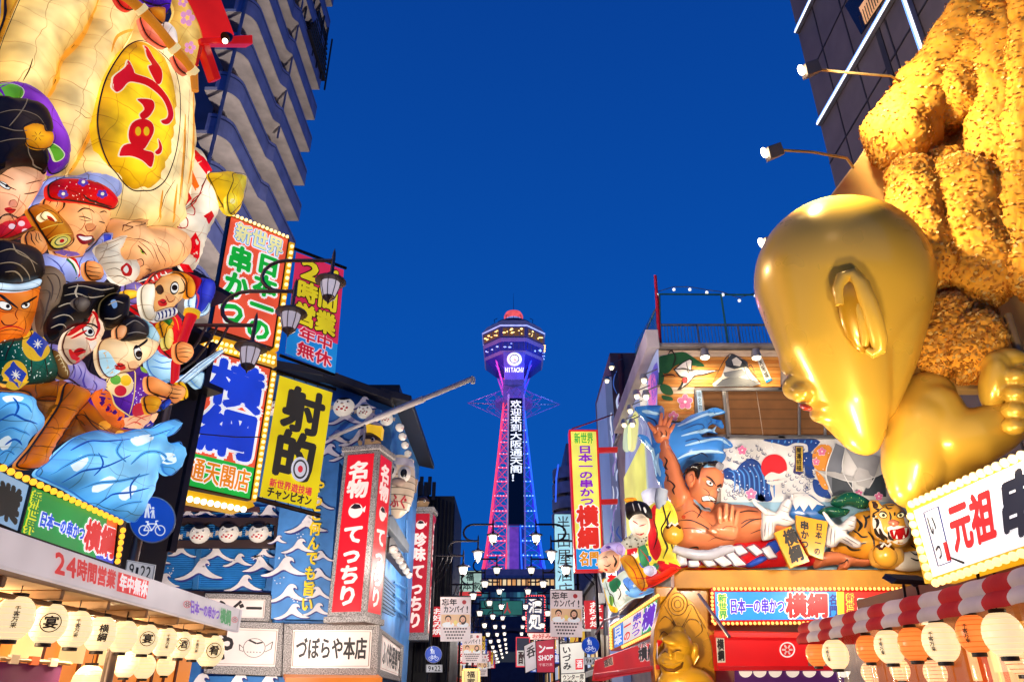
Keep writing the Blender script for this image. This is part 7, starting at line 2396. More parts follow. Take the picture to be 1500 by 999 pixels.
def ball(label, T_, x, y, r, d):
    t = figr('dumpling_ball', label, 'relief', *T_('%f,%f' % (x, y))[0])
    c = PW.px(*T_('%f,%f' % (x, y))[0], d)
    rr_ = r * mpp(c)
    m = part('ball', t)
    m.ell(c, rr_, rr_ * .8, rr_, mat('#d89a30', 'gloss'), 20)
    m = part('sauce', t)
    vs, fs = [], []
    n = 24
    for i in range(7):
        for k in range(n):
            a = 2 * math.pi * k / n
            th_ = (1.05 + .22 * math.sin(5 * a)) * i / 6
            vs.append(c + Vector((rr_ * 1.03 * math.sin(th_) * math.cos(a), rr_ * .83 * math.sin(th_) * math.sin(a), rr_ * 1.03 * math.cos(th_))))
    for i in range(6):
        for k in range(n):
            fs.append([i * n + k, (i + 1) * n + k, (i + 1) * n + (k + 1) % n, i * n + (k + 1) % n])
    m.add(vs, fs, mat('#3a1a0e', 'gloss'))
    m.tube([c + Vector((rr_ * x_, -rr_ * .62, rr_ * .75 + z_)) for x_, z_ in ((-.5, -.05), (-.2, .05), (.1, -.03), (.4, .04))], .03, mat('#e8dccc'), 6)
ball('brown dumpling ball with dark sauce at the wrestler left hip', e2, 378, 720, 15.5, .6)
ball('brown dumpling ball with dark sauce under the tiger chin', e3, 1068, 805, 17, .75)
def crane(label, T_, pts, feathers, head, px, py):
    t = figr('crane_relief', label, 'relief', px, py)
    m = part('body', t)
    R.puff(m, T_(pts), '#e2ddd8', .65, .2, outline='#8a8488', ow=.8)
    for st in feathers:
        R.line(m, T_(st), 1.4, '#8f8a90', kind='paint')
    m = part('neck', t)
    m.tube([PW.px(*q, .85) for q in T_(head)], [.07, .06, .05, .03], mat('#d8d2ce', 'gloss'), 8)
crane('white crane relief left of the wooden plaques', e3, '330,520 400,540 440,480 470,455 500,490 480,560 520,600 470,625 400,620 390,690 350,710 320,700 315,600', ('340,600 330,690', '360,600 350,700', '380,600 375,690', '440,500 480,520', '430,530 480,545', '330,560 400,560', '430,580 500,600'), '345,545 310,515 280,490 262,470', 1130, 765)
crane('white crane relief in front of the tiger', e3, '735,610 790,620 850,570 885,570 880,640 830,670 910,720 915,750 880,755 800,720 760,750 720,750 705,720', ('740,640 730,740', '760,650 755,740', '850,590 880,600', '840,620 875,630', '800,650 860,660', '820,690 900,740', '800,700 870,745'), '750,620 725,590 705,560 690,540', 1235, 775)
t = figr('mountain_relief', 'snow-capped blue mountain relief behind the plaques', 'relief', 1170, 740)
m = part('mountain', t)
R.puff(m, e3('440,560 480,470 530,432 600,432 660,470 760,570 600,600'), '#2f6ab0', .02, .15)
R.patch(m, e3('470,490 500,430 600,425 640,465 700,500 650,495 620,530 600,495 570,540 545,500 520,530 505,495'), '#e8e4e2', sm=False, eps=.03)
t = figr('pine_relief', 'dark green cloud-shaped pine relief above the tiger', 'relief', 1245, 735)
m = part('foliage', t)
R.puff(m, e3('740,480 770,440 840,415 900,435 960,470 978,505 930,520 860,500 800,510 760,500'), '#12503c', .25, .25)
R.puff(m, e3('665,535 720,505 800,515 850,530 830,560 760,575 700,560'), '#12503c', .25, .2)
for k in range(40):
    x, y = rnd.uniform(690, 960), rnd.uniform(430, 560)
    R.disc(m, *e3('%f,%f' % (x, y))[0], .6, .6, '#7ab85a', n=6, kind='paint')
for (lb, st, tx, box) in (('ochre wooden plaque with two big black characters', '393,665 495,625 610,840 490,885', '横綱', '435,660 510,635 580,830 500,860'), ('ochre wooden plaque with two columns of black characters', '525,558 722,598 690,832 605,800 530,640', '', '')):
    t = figr('wooden_plaque', lb, 'plaque', *e3(st)[3])
    m = part('board', t, bevel=.01)
    dd = .95 if tx else .8
    m.prism(PW, e3(st), dd - .1, dd, mat('#d59a2c', 'gloss'))
    m = part('lettering', t, flat=True)
    if tx:
        lettering(m, quadfn(PW, e3(box), dd), tx, (0, 0, 1, 1), '#1a1210', .05, (), .01, True, 'paint')
    else:
        lettering(m, quadfn(PW, e3('545,590 605,600 600,770 560,760'), dd), '串かつ', (0, 0, 1, 1), '#1a1210', .045, (), .01, True, 'paint')
        lettering(m, quadfn(PW, e3('645,605 690,612 670,810 632,800'), dd), '日本一の', (0, 0, 1, 1), '#1a1210', .03, (), .01, True, 'paint')
# tiger
t = figr('tiger_relief', 'snarling orange tiger relief crouching beside the golden statue', 'relief', 1300, 790)
m = part('body', t)
R.puff(m, e3('740,760 800,720 870,640 880,560 960,530 1060,540 1240,640 1300,760 1310,880 1150,890 960,830 820,800 750,780'), '#d8922a', .2, .4, .5)
R.puff(m, e3('980,760 1060,740 1160,760 1180,870 1080,885 990,860'), '#e4ac4a', .5, .3)
R.puff(m, e3('1130,800 1290,780 1310,885 1140,890'), '#e9ddc8', .55, .2)
for st in ('890,580 920,620 900,660', '930,560 950,600 940,640', '870,650 920,690 960,690', '840,700 900,730 950,730', '800,740 860,770 920,770', '960,660 990,700 1000,750', '1220,740 1250,760 1280,750', '1215,780 1250,800 1290,790', '1220,820 1260,835 1300,825', '1060,770 1080,800 1070,840', '1000,780 1020,810 1010,850'):
    R.line(m, e3(st), 3.4, '#1a110c', kind='paint')
m = part('head', t)
R.puff(m, e3('985,540 975,480 1000,468 1035,500 1090,485 1150,510 1190,560 1225,590 1230,650 1210,730 1150,755 1080,730 1010,690 985,620'), '#e0a038', .85, .45, .45)
R.patch(m, e3('1000,560 1040,600 1060,660 1110,700 1080,728 1015,690 990,620'), '#efe6d6', kind='gloss')
R.patch(m, e3('1180,570 1222,600 1222,650 1200,640'), '#efe6d6', kind='gloss')
R.patch(m, e3('1075,640 1120,625 1190,630 1222,645 1200,720 1150,740 1100,712'), '#efe6d6', kind='gloss', eps=.03)
R.patch(m, e3('1090,655 1140,645 1200,632 1206,680 1170,708 1110,705'), '#a81418', kind='gloss', eps=.045)
for st in ('1108,655 1116,690 1124,655', '1180,640 1188,682 1198,636', '1125,705 1132,680 1140,706', '1168,704 1174,682 1182,700'):
    R.patch(m, e3(st), '#f6f0e4', sm=False, kind='gloss', eps=.06)
R.puff(m, e3('1085,600 1110,585 1150,600 1145,625 1115,638 1095,622'), '#e07a5a', 1.25, .1)
R.eye(m, *e3('1052,560')[0], 5.5, 3.6, 15, .5, .3, .45, '#20160c', '#f2e2a0')
R.eye(m, *e3('1160,560')[0], 5, 3.4, -15, -.5, .3, .45, '#20160c', '#f2e2a0')
for st in ('1020,540 1055,540 1080,560', '1140,555 1165,542 1190,552', '1060,500 1080,520 1110,515', '1070,485 1090,500 1120,498', '1000,580 1020,600 1010,640', '1010,520 1030,530', '1030,640 1045,680 1080,710', '1000,640 1020,680 1060,715', '1205,590 1215,620', '1090,540 1100,570 1095,590', '1125,540 1122,565', '985,545 1000,575', '1085,655 1090,690 1120,712'):
    R.line(m, e3(st), 2.6, '#1a110c', kind='paint')
R.patch(m, e3('985,480 1000,475 1025,505 1000,520'), '#3a2416', kind='gloss')

# ---- small lantern float at the corner
PMF = Plane(990, 800, 19.5, vx=150)
R = Relief(PMF)
GRP = 'lit figures of the corner lantern float'
def figc(label, px, py):
    R.reset()
    return thing('lantern_figure', label, 'lantern figure', PMF.px(px, py), GRP)
t = figc('yellow robed kabuki lantern figure with black hair at the wrestler corner', 950, 790)
m = part('robe', t)
R.puff(m, e2('255,580 300,550 350,550 385,620 390,700 380,830 400,900 300,940 200,930 130,860 140,760 200,720 240,700'), '#f3e04e', .2, .3)
for st in ('330,560 345,640 320,700 350,780 330,850', '370,600 360,700 380,800', '280,640 300,720 280,800'):
    R.line(m, e2(st), 3, INK)
for st in ('260,600 300,560 290,700 320,800 290,860 250,780', '150,760 200,740 190,820 150,860', '300,860 400,880 420,905 330,930', '230,900 290,900 270,950'):
    R.patch(m, e2(st), '#d3242a')
for p in ((210, 780), (250, 850), (220, 880), (180, 830), (290, 890)):
    R.disc(m, *e2('%d,%d' % p)[0], 5, 5, rnd.choice(['#2f8a5a', '#e8902a', '#f4f0e8', '#3a6ac0']))
m = part('collar', t)
R.puff(m, e2('110,760 170,720 260,730 230,790 180,800 130,800'), '#cfc6b0', .45, .1)
for k in range(18):
    R.disc(m, *e2('%f,%f' % (rnd.uniform(125, 245), rnd.uniform(735, 790)))[0], 1.3, 1.3, '#5a4a2a', n=6)
m = part('face', t)
R.puff(m, e2('160,640 200,610 240,640 250,690 225,740 190,740 165,700'), '#f8e6d0', .55, .2)
for st in ('170,650 200,670', '205,680 240,670', '185,715 210,725 230,715'):
    R.line(m, e2(st), 1.8, '#b01c1c')
m = part('hair', t)
R.puff(m, e2('140,560 175,545 220,555 250,590 255,640 215,615 170,620 150,650 140,610'), '#181414', .7, .15)
for st in ('170,560 180,600', '200,560 215,600', '230,580 240,610'):
    R.line(m, e2(st), 2, '#cfc8c0')
R.puff(m, e2('130,535 170,530 175,555 140,560'), '#f0a820', .7, .1)
R.puff(m, e2('220,500 290,480 300,560 260,600 235,570'), '#e8e4f0', .1, .15)
t = figc('smiling pink god lantern figure leaning out below the kabuki figure', 905, 830)
m = part('body', t)
R.puff(m, e4('120,310 200,290 260,250 330,330 370,420 300,440 250,470 180,520 140,420'), '#e6efe2', .2, .25)
for st, hx in (('150,330 200,300 230,340 180,400', '#2f8a5a'), ('200,380 260,360 260,440 210,480', '#f4eee0'), ('240,320 300,300 360,400 330,420 270,370', '#6a9ae0'), ('130,300 170,280 180,310 140,330', '#d42a2a'), ('150,420 180,440 170,500', '#8abc5a')):
    R.patch(m, e4(st), hx)
for st in ('150,400 180,430 200,500', '200,340 230,400 210,450', '250,340 300,400 350,420', '130,320 160,420 180,510'):
    R.line(m, e4(st), 2.2, '#3a2a1a')
R.puff(m, e4('110,310 135,330 160,420 190,515 165,525 130,420'), '#f0c02a', .3, .1)
m = part('head', t)
R.puff(m, e4('95,200 105,140 150,115 200,130 215,190 190,250 140,270 100,250'), '#f9c8a4', .5, .25)
R.puff(m, e4('105,135 130,85 190,60 240,90 230,150 200,130 150,112'), '#c8b4e4', .55, .2)
for st in ('110,170 130,160 145,170', '115,215 140,225 165,210', '180,150 200,190 190,230'):
    R.line(m, e4(st), 1.6, INK)
R.patch(m, e4('130,95 150,88 160,100 140,108'), '#5a3aa8')
R.patch(m, e4('115,240 140,245 135,258'), '#c81c1c')
for k in range(4):
    R.puff(m, e4('%d,%d %d,%d %d,%d %d,%d' % (85, 205 + 14 * k, 120, 200 + 14 * k, 122, 212 + 14 * k, 90, 218 + 14 * k)), '#f0a878', .6, .06)
m = part('treasure', t)
R.puff(m, e4('230,170 300,150 350,230 390,330 370,390 310,330 260,250'), '#e8a41e', .5, .15, outline=INK, ow=1)
R.puff(m, e4('350,100 400,60 440,130 420,230 370,220'), '#4a9a6a', .4, .15, outline=INK, ow=1)
R.puff(m, e4('390,230 430,220 450,260 420,290 390,270'), '#e8e4fa', .5, .1)
for st in ('250,180 320,260 380,380', '360,110 400,160 410,220', '300,300 420,300 500,250', '260,420 380,400 560,260'):
    R.line(m, e4(st), 1.8, '#c82020')
R.puff(m, e4('360,300 480,270 560,230 600,245 480,330 400,360'), '#e2402a', .35, .12)
R.puff(m, e4('250,380 330,360 420,370 440,390 360,420 290,430'), '#8fc4f0', .3, .12)
# ================================================================== signs and awnings of the mural restaurant
bq = e5('22,152 930,150 930,278 28,288')
t, fn = board('long_sign', 'long blue and red lit sign with a bulb border under the ochre beam', 'sign', Plane(1100, 880, YM - .55), bq, [((0, 0, .68, 1), '#1f8ee6'), ((.64, 0, .68, 1), '#f4d82c'), ((.68, 0, 1, 1), '#e2281c')],
    [('新世界', (.015, .08, .06, .96), '#2a9a4a', .03, [('#f4ee4a', .1), (WH, .16)], True), ('日本一の串かつ', (.075, .24, .365, .8), '#4a2ac8', .05, [(WH, .12)], False), ('横綱', (.37, .06, .595, .97), '#dc1a20', .05, [(WH, .1)], False), ('名門', (.6, .1, .645, .9), '#1a2a8a', .04, [], True), ('新世界', (.69, .08, .73, .96), '#d8402a', .03, [('#f4ee4a', .1)], True), ('日本一の串', (.745, .24, .99, .8), '#1a8a4a', .05, [(WH, .12)], False)], frame='#b81c14', fw=6, fkind='gloss')
P_ = Plane(1100, 880, YM - .6)
bulbs(t, along(P_.px(1043, 862), P_.px(1330, 862), 44) + along(P_.px(1044, 913), P_.px(1330, 911), 44) + along(P_.px(1043, 866), P_.px(1044, 912), 8), .04, '#ffc060', 1.7)
sq = e4('175,635 478,440 446,645 182,772')
PSd = Plane(893, 900, X=XM - .35, vx=700)
PSd = Plane(960, 900, 19.2, vx=500)
t, fn = board('side_sign', 'slanting multicoloured lit sign with bulbs beside the golden niche', 'sign', PSd, sq, [((0, 0, .25, 1), '#2f8ae0'), ((.25, 0, .5, 1), '#e8e4dc'), ((.5, 0, .72, 1), '#e8e4dc'), ((.72, 0, 1, 1), '#2fa05a')],
    [('日本', (.03, .1, .24, .95), '#f0f4fa', .06, [('#2a3ab0', .1)], True), ('一の', (.27, .1, .45, .95), '#d8281c', .05, [], True), ('串かつ', (.48, .06, .7, .95), '#3a4ac0', .04, [('#f0a0c0', .09)], True), ('横', (.72, .1, .99, .9), '#6a2ac0', .06, [(WH, .12)], True)], frame='#e8a820', fw=4, fkind='gloss')
bulbs(t, along(PSd.px(*e4('150,640')[0], .06), PSd.px(*e4('480,412')[0], .06), 26) + along(PSd.px(*e4('230,765')[0], .06), PSd.px(*e4('446,660')[0], .06), 16) + along(PSd.px(*e4('155,640')[0], .06), PSd.px(*e4('160,780')[0], .06), 7), .04, '#ffc060', 1.7)
# red awnings
PAw = Plane(1100, 950, YM - .9)
t = thing('red_awning', 'bright red awning with a white wheel crest right of the golden niche', 'awning', PAw.px(1110, 970))
m = part('cloth', t, bevel=.02)
m.prism(PAw, e5('20,352 470,360 470,505 620,520 620,525 40,525'), -.5, 0, mat('#e0181c', 'lit', .6))
m.hexa([PAw.px(*q, d) for q, d in zip(e5('20,345 460,352 470,372 20,366'), (0, 0, .12, .12))] + [PAw.px(*q, -.5) for q in e5('20,335 460,345 470,372 20,366')], mat('#e8382c', 'lit', .6))
m.prism(PAw, e5('35,505 620,505 620,525 40,525'), .003, .1, mat('#c01418', 'lit', .6))
m = part('lettering', t, flat=True)
crest(m, PAw, *e5('368,428')[0], 11.5, '#f0d8d4', .02, 6)
fn = quadfn(PAw, e5('28,370 68,372 74,488 36,490'), .015)
facequad(m, fn, (0, 0, 1, 1), '#c8b8a0', 'lit')
lettering(m, fn, '横綱', (.1, .05, .9, .95), '#1a1210', .06, (), .01, True, 'lit')
t = thing('red_awning', 'bright red awning left of the golden niche beside the street lamp', 'awning', PSd.px(900, 970))
m = part('cloth', t, bevel=.02)
PAx = Plane(960, 940, 18.9, vx=500)
m.prism(PAx, e4('50,850 300,760 470,715 470,900 100,965 30,990'), -.4, 0, mat('#e0181c', 'lit', .6))
m.prism(PAx, e4('40,940 470,880 470,910 50,975'), .004, .12, mat('#c01418', 'lit', .6))
m = part('lettering', t, flat=True)
lettering(m, quadfn(PAx, e4('345,770 475,735 475,850 350,860'), .02), '横綱', (0, 0, 1, 1), '#231816', .05, [('#f0d8d4', .1)], .012, False, 'lit')
lettering(m, quadfn(PAx, e4('340,742 470,712 470,738 342,768'), .02), '日本一の', (0, 0, 1, 1), '#231816', .02, [('#f0d8d4', .06)], .012, False, 'lit')
fn = quadfn(PAx, e4('112,855 170,825 175,880 118,900'), .015)
facequad(m, fn, (0, 0, 1, 1), '#c8a890', 'lit')
lettering(m, fn, '酒処', (0, 0, 1, 1), '#3a1a16', .04, (), .01, False, 'lit')
m = part('stay', t)
for st in ('55,680 115,585', '115,585 210,555', '745,410 950,695'):
    a, b_ = e4(st)
    m.tube([PAx.px(*a, .6), PAx.px(*b_, .6)], .03, mat('#c8b8b8', 'metal'), 6)
t = thing('shop_curtain', 'purple curtain strip with round white crests under the red awning', 'curtain', PAw.px(1130, 999))
m = part('cloth', t)
m.prism(PAw, e5('120,527 640,527 640,640 120,640'), -.3, -.25, mat('#5a2a6a', 'lit', .5))
m = part('crest', t, flat=True)
for k, x in enumerate((170, 238, 312, 395, 475, 560, 640)):
    m.poly([PAw.px(e5('%f,%f' % (x + 32 * math.cos(a), 540 - 34 * math.sin(-a)))[0][0], e5('0,%f' % (530 - 30 * math.sin(-a)))[0][1], -.2) for a in (math.pi * k_ / 12 for k_ in range(13))][::-1], mat('#f4ead8', 'lit'))
# golden niche statue
t = thing('golden_statue', 'golden laughing statue seated in a pointed golden niche at the corner', 'statue', at(1005, 1010, 18.6))
PN = Plane(1005, 900, 18.8)
m = part('niche', t, bevel=.03)
m.prism(PN, e4('480,1040 455,820 465,640 500,500 590,376 700,465 790,590 830,740 862,1040'), -.35, 0, mat('#d89a1c', 'gold'))
RN = Relief(PN, 'gold')
m.prism(PN, e4('460,1040 440,820 450,640 490,490 590,355 600,376 500,500 470,640 462,820 482,1040'), -.4, .1, mat('#c88a18', 'gold'))
for st, w_ in (('510,480 560,560 620,640 700,500', 1.6), ('480,600 520,560 570,600 590,660', 1.4), ('640,640 680,580 740,590 770,650 720,700', 1.4), ('660,500 700,480 750,570 790,640', 1.4), ('480,700 510,660 560,700', 1.4), ('800,660 830,760 840,900', 1.4)):
    RN.line(m, e4(st), w_, '#6a4408', kind='gold')
for r_ in (75, 50, 26):
    x, y = e4('605,475')[0]
    RN.line(m, [(x + r_ / 4.56 * .85 * math.cos(a), y + r_ / 4.56 * math.sin(a)) for a in (2 * math.pi * k / 12 for k in range(13))], 1.2, '#6a4408', taper=False, closed=True, kind='gold')
def remesh(name, parent, blobs, hx, kind, vox, it=6, M0=None):
    'fuse ellipsoids (centre, radii, matrix) into one smooth skin'
    mb = part(name, parent)
    for c, r, M in blobs:
        mb.ell(c, r[0], r[1], r[2], mat(hx, kind), 72 if max(r) > .3 else 28, M)
    o = mb.build()
    rm = o.modifiers.new('skin', 'REMESH')
    rm.mode = 'VOXEL'
    rm.voxel_size = vox
    rm.use_smooth_shade = True
    sm = o.modifiers.new('soften', 'SMOOTH')
    sm.factor = .6
    sm.iterations = it
    return o
XA, FW, UP = Vector((1, 0, 0)), Vector((0, CP, SP)), Vector((0, -SP, CP))
def frame(rot):
    c, s_ = math.cos(math.radians(rot)), math.sin(math.radians(rot))
    e_1 = XA * c - UP * s_
    e_3 = XA * s_ + UP * c
    return Matrix((e_1, FW, e_3)).transposed()
def blob(px, py, Y, rx, ry, rz, rot=0, dd=0):
    p = at(px, py, Y)
    k = mpp(p)
    p = EYE + (p - EYE) * (1 + dd / F)
    return (p, (rx * k, ry * k, rz * k), frame(rot))
def E4(x, y):
    return e4('%f,%f' % (x, y))[0]
def E6(x, y):
    return e6('%f,%f' % (x, y))[0]
def B4(x, y, rx, ry, rz, rot=0, dd=0):
    return blob(*E4(x, y), 18.3, rx / 4.56, ry / 4.56, rz / 4.56, rot, dd / 4.56)
remesh('body', t, [B4(610, 760, 95, 90, 105), B4(590, 860, 112, 100, 95, 8), B4(555, 890, 70, 80, 70), B4(612, 668, 50, 45, 45), B4(715, 810, 32, 40, 75, 8), B4(500, 855, 32, 60, 34), B4(655, 862, 45, 60, 36), B4(548, 800, 20, 60, 22, 0, -55), B4(560, 858, 56, 50, 24, 0, -62), B4(575, 720, 80, 60, 26, 5, -45), B4(660, 1010, 190, 110, 110), B4(560, 940, 60, 70, 40)], '#e8b028', 'gold', .022, 5)
m = part('face_detail', t)
def curve4(st, w_, hx, dd, kind='gold'):
    ps = e4(st)
    k = mpp(at(*ps[0], 18.3))
    pts = [EYE + (at(x, y, 18.3) - EYE) * (1 - d_ / 4.56 / F) for (x, y), d_ in zip(ps, dd)]
    m.tube(pts, [w_ * k / 4.56 * .5] + [w_ * k / 4.56] * (len(pts) - 2) + [w_ * k / 4.56 * .5], mat(hx, kind), 8)
curve4('490,880 530,915 580,920 625,895 640,865', 11, '#7a4c0c', (92, 118, 124, 112, 86))
curve4('495,872 540,880 585,880 630,862', 6, '#d8a434', (96, 122, 124, 98))
curve4('500,805 520,790 540,800', 5, '#5a3408', (108, 116, 112))
curve4('570,800 600,785 628,790', 5, '#5a3408', (114, 116, 108))
curve4('700,760 735,760 742,830 715,880', 9, '#b8801a', (10, 20, 20, 10))

# ================================================================== yokozuna column sign and things behind
PV = Plane(855, 730, 26)
t, fn = board('column_sign', 'tall yellow column sign with purple and red letters in a red frame', 'sign', PV, [(836, 632), (873, 632), (882, 833), (845, 834)], [((0, 0, 1, .86), '#f6f068'), ((0, .86, 1, 1), '#1f9ae8')],
    [('新世界', (.12, .01, .88, .1), '#3ab04a', .03, [('#f4ee4a', .09)], False), ('日本一の串かつ', (.24, .11, .82, .56), '#8a1ac0', .05, [], True), ('横綱', (.08, .56, .94, .865), '#e8301c', .05, [(WH, .1)], True), ('名門', (.12, .88, .9, .98), '#f09a1c', .05, [(WH, .1)], False)], frame='#e0181c', fw=2.6, fkind='lit', thick=.5)
m = part('bracket', t, bevel=.02)
for y in (655, 731):
    m.prism(PV, [(874, y), (905, y - 1), (905, y + 6), (874, y + 7)], -.4, -.2, mat('#d0181c', 'lit', .5))
m = single('red_cable', 'thin red cable rising from the column sign to the swirl building', 'cable')
m.tube([PV.px(838, 628), at(870, 617, 27), at(898, 607, 29)], .03, mat('#c01828'), 5)
t = thing('beige_building', 'plain beige building wall behind the tall yellow column sign', 'building', (5.6, 38, 0))
m = part('wall', t)
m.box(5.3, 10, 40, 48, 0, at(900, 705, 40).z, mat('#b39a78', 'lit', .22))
m = part('pipe', t)
for x in (886, 893):
    m.tube([at(x, 1000, 39.8), at(x, 730, 39.8)], .05, mat('#5a5048', 'metal'), 6)
m.tube([at(872, 760, 39), at(884, 800, 39), at(880, 840, 39), at(890, 880, 39), at(890, 930, 39)], .22, mat('#4a4a50', 'metal'), 10)
m = part('meter_box', t, bevel=.05)
P_ = Plane(880, 870, 39)
m.prism(P_, [(876, 868), (888, 868), (888, 884), (876, 884)], 0, .5, mat('#c8c4c0'))
t = thing('round_apartment', 'grey apartment block with round balconies behind the column sign', 'apartment building', (8, 66, 0))
m = part('wall', t)
px0 = at(822, 700, 62)
m.box(px0.x + .6, px0.x + 12, 63, 74, 0, at(845, 668, 62).z + 1.5, mat('#7a7a90'))
for k, y in enumerate((682, 704, 726, 748)):
    b = part('balcony', t)
    c_ = at(840, y, 62)
    b.lathe((c_.x, 64, c_.z), [(1.7, -.9), (1.75, -.9), (1.75, .1), (1.62, .1), (1.6, -.7), (0, -.7)], mat('#8a8aa4'), 20)
    b.box(c_.x, c_.x + 6, 62.25, 62.4, c_.z - .9, c_.z + .1, mat('#8a8aa4'))
m = part('light_strip', t)
m.tube([at(814, 735, 62), at(815, 700, 62), at(818, 680, 62)], .08, mat('#3a6aff', 'lit', 1.0), 5)

# ================================================================== grey building with glow tubes, upper right
GX = 9.6
PGB = Plane(1190, 135, X=GX, vx=750)
t = thing('grey_tower', 'dark grey panelled building with white glowing tubes at the upper right', 'building', (10, 9, 0))
m = part('wall', t)
yb = PGB.px(1190, 135).y
m.box(GX, 18, 2.5, yb, 0, 40, mat('#5a5054'))
m = part('seam', t)
for y in (yb - 1.2, yb - 2.6, yb - 4.2):
    m.box(GX - .015, GX, y, y + .05, 5, 40, mat('#1c181c'))
for z in (10, 13, 16, 19.5, 23.5, 28):
    m.box(GX - .02, GX - .001, 2.5, yb, z, z + .05, mat('#1c181c'))
m.box(GX - .03, GX, yb - 3.9, yb - 3.7, 9, 30, mat('#231f24'))
m = part('window', t)
wa = [PGB.ab(*q) for q in e7('500,30 560,20 680,-20 590,140')]
q0, q1 = PGB.px(*e7('495,30')[0]), PGB.px(*e7('660,-30')[0])
m.prism(PGB, e7('490,30 640,-190 690,-20 570,170'), .0, .03, mat('#141014', 'gloss'))
m.prism(PGB, e7('560,40 660,-110 680,-10 590,120'), .03, .05, mat('#f0b07a', 'lit', .8))
for k in range(12):
    a = PGB.px(*e7('%f,%f' % (560 + 9 * k, 70 - 16 * k + 10))[0], .08)
    m.tube([a, a + Vector((0, .0, -.5))], .012, mat('#1a1416'), 4)
for lb, st in (('glow_tube', '330,-10 250,158'), ('glow_tube', '715,-10 358,606'), ('glow_tube', '775,-30 885,285')):
    m = part('glow_tube', t)
    a, b_ = [PGB.px(*q, .12) for q in e7(st)]
    m.tube([a, b_], .045, mat('#eaf2ff', 'glow', 1.5), 8)
    n = PGB.n
    d_ = (b_ - a).normalized().cross(n) * .1
    m.tube([a + d_, b_ + d_], .02, mat('#7aa8ff', 'glow', 1.2), 6)
    m.tube([a - n * .06, b_ - n * .06], .09, mat('#8a8a98', 'metal'), 6)

# ================================================================== giant golden statue
t = thing('giant_golden_statue', 'giant golden baby statue bowing its bald head over the street', 'statue', at(1350, 740, 9.8))
Yh = 9.2
def B6(x, y, rx, ry, rz, rot=0, dd=0):
    return blob(*E6(x, y), Yh, rx / 2.171, ry / 2.171, rz / 2.171, rot, dd / 2.171)
def chain(pts, n=9, fl=.95):
    out = []
    for (x0, y0, r0_, a0_), (x1, y1, r1_, a1_) in zip(pts[:-1], pts[1:]):
        for q in range(n):
            f_ = q / n
            r_ = r0_ + (r1_ - r0_) * f_
            out.append(B6(x0 + (x1 - x0) * f_, y0 + (y1 - y0) * f_, r_, r_ * fl, r_, 0, a0_ + (a1_ - a0_) * f_))
    x, y, r_, a = pts[-1]
    return out + [B6(x, y, r_, r_ * fl, r_, 0, a)]
head = chain([(312, 372, 270, 0), (288, 560, 180, 5), (338, 740, 124, 15), (372, 850, 72, 20), (384, 878, 52, 20)], 9, .9) + chain([(380, 430, 200, 0), (425, 600, 120, 10), (420, 760, 66, 15)], 7, .9) + [
        B6(158, 712, 38, 40, 42, 0, 50), B6(180, 728, 36, 50, 34, 0, 20), B6(140, 640, 26, 40, 44, -15, 60), B6(226, 752, 28, 60, 28, 30, 40), B6(240, 800, 26, 60, 26, 30, 45), B6(205, 690, 46, 60, 60, -20, 40),
        B6(170, 188, 34, 30, 40, 35), B6(150, 212, 22, 24, 26, 35)]
o = remesh('head', t, head, '#e9b843', 'gold', .03, 14)
# ear: rim and bowl
m = part('ear', t)
k = mpp(at(*E6(360, 470), Yh)) / 2.171
def ear_pt(x, y, dd):
    return EYE + (at(*E6(x, y), Yh) - EYE) * (1 - (dd + 22) / 2.171 / F)
rim = [(305, 450, 208), (300, 402, 216), (314, 364, 226), (342, 354, 232), (370, 386, 236), (394, 440, 232), (414, 500, 220), (428, 560, 200), (428, 592, 186), (410, 604, 178), (392, 592, 172)]
m.tube([ear_pt(*q) for q in rim], [12 * k, 18 * k, 22 * k, 24 * k, 25 * k, 25 * k, 25 * k, 24 * k, 20 * k, 15 * k, 10 * k], mat('#e9b843', 'gold'), 14)
m.tube([ear_pt(*q) for q in ((336, 470, 204), (348, 440, 212), (362, 452, 212), (376, 500, 204), (386, 550, 188), (384, 580, 176))], [10 * k, 14 * k, 15 * k, 15 * k, 14 * k, 9 * k], mat('#e9b843', 'gold'), 10)
m.ell(ear_pt(362, 490, 186), 50 * k, 22 * k, 108 * k, mat('#b98618', 'gold'), 16, frame(-16))
m = part('lip', t)
m.ell(at(*E6(200, 775), Yh) + FW * 8 * k, 14 * k, 40 * k, 10 * k, mat('#c03a20', 'gloss'), 10, frame(30))
body = chain([(585, 745, 88, 70), (560, 850, 118, 50), (540, 960, 98, 50), (530, 1030, 70, 50)]) + chain([(600, 790, 95, 40), (650, 890, 92, 10), (720, 875, 92, -5), (790, 845, 80, -15), (850, 808, 66, -20)]) + chain([(620, 960, 80, 50), (700, 960, 50, 50)], 4)
remesh('body', t, body, '#e9b843', 'gold', .034, 8)
hand = [B6(880, 720, 95, 70, 112, 0, -30), B6(792, 700, 38, 44, 84, 8, -70), B6(800, 640, 42, 44, 46, 40, -75), B6(845, 618, 52, 44, 32, 8, -80)]
for i, y in enumerate((676, 732, 784, 834)):
    hand += [B6(858, y, 34, 40, 27, -8, -112), B6(905, y - 8, 42, 40, 30, -8, -114), B6(952, y - 16, 42, 40, 30, 0, -108)]
remesh('hand', t, hand, '#e9b843', 'gold', .022, 4)
# robe edge and board behind
m = part('backing_board', t, bevel=.03)
PBk = Plane(1400, 300, 10.4)
m.prism(PBk, e7('412,965 560,770 830,330 1075,-40 1420,-40 1420,999 1420,1900 700,1900 520,1500 480,1100'), -.25, 0, mat('#e0b268', 'gloss'))
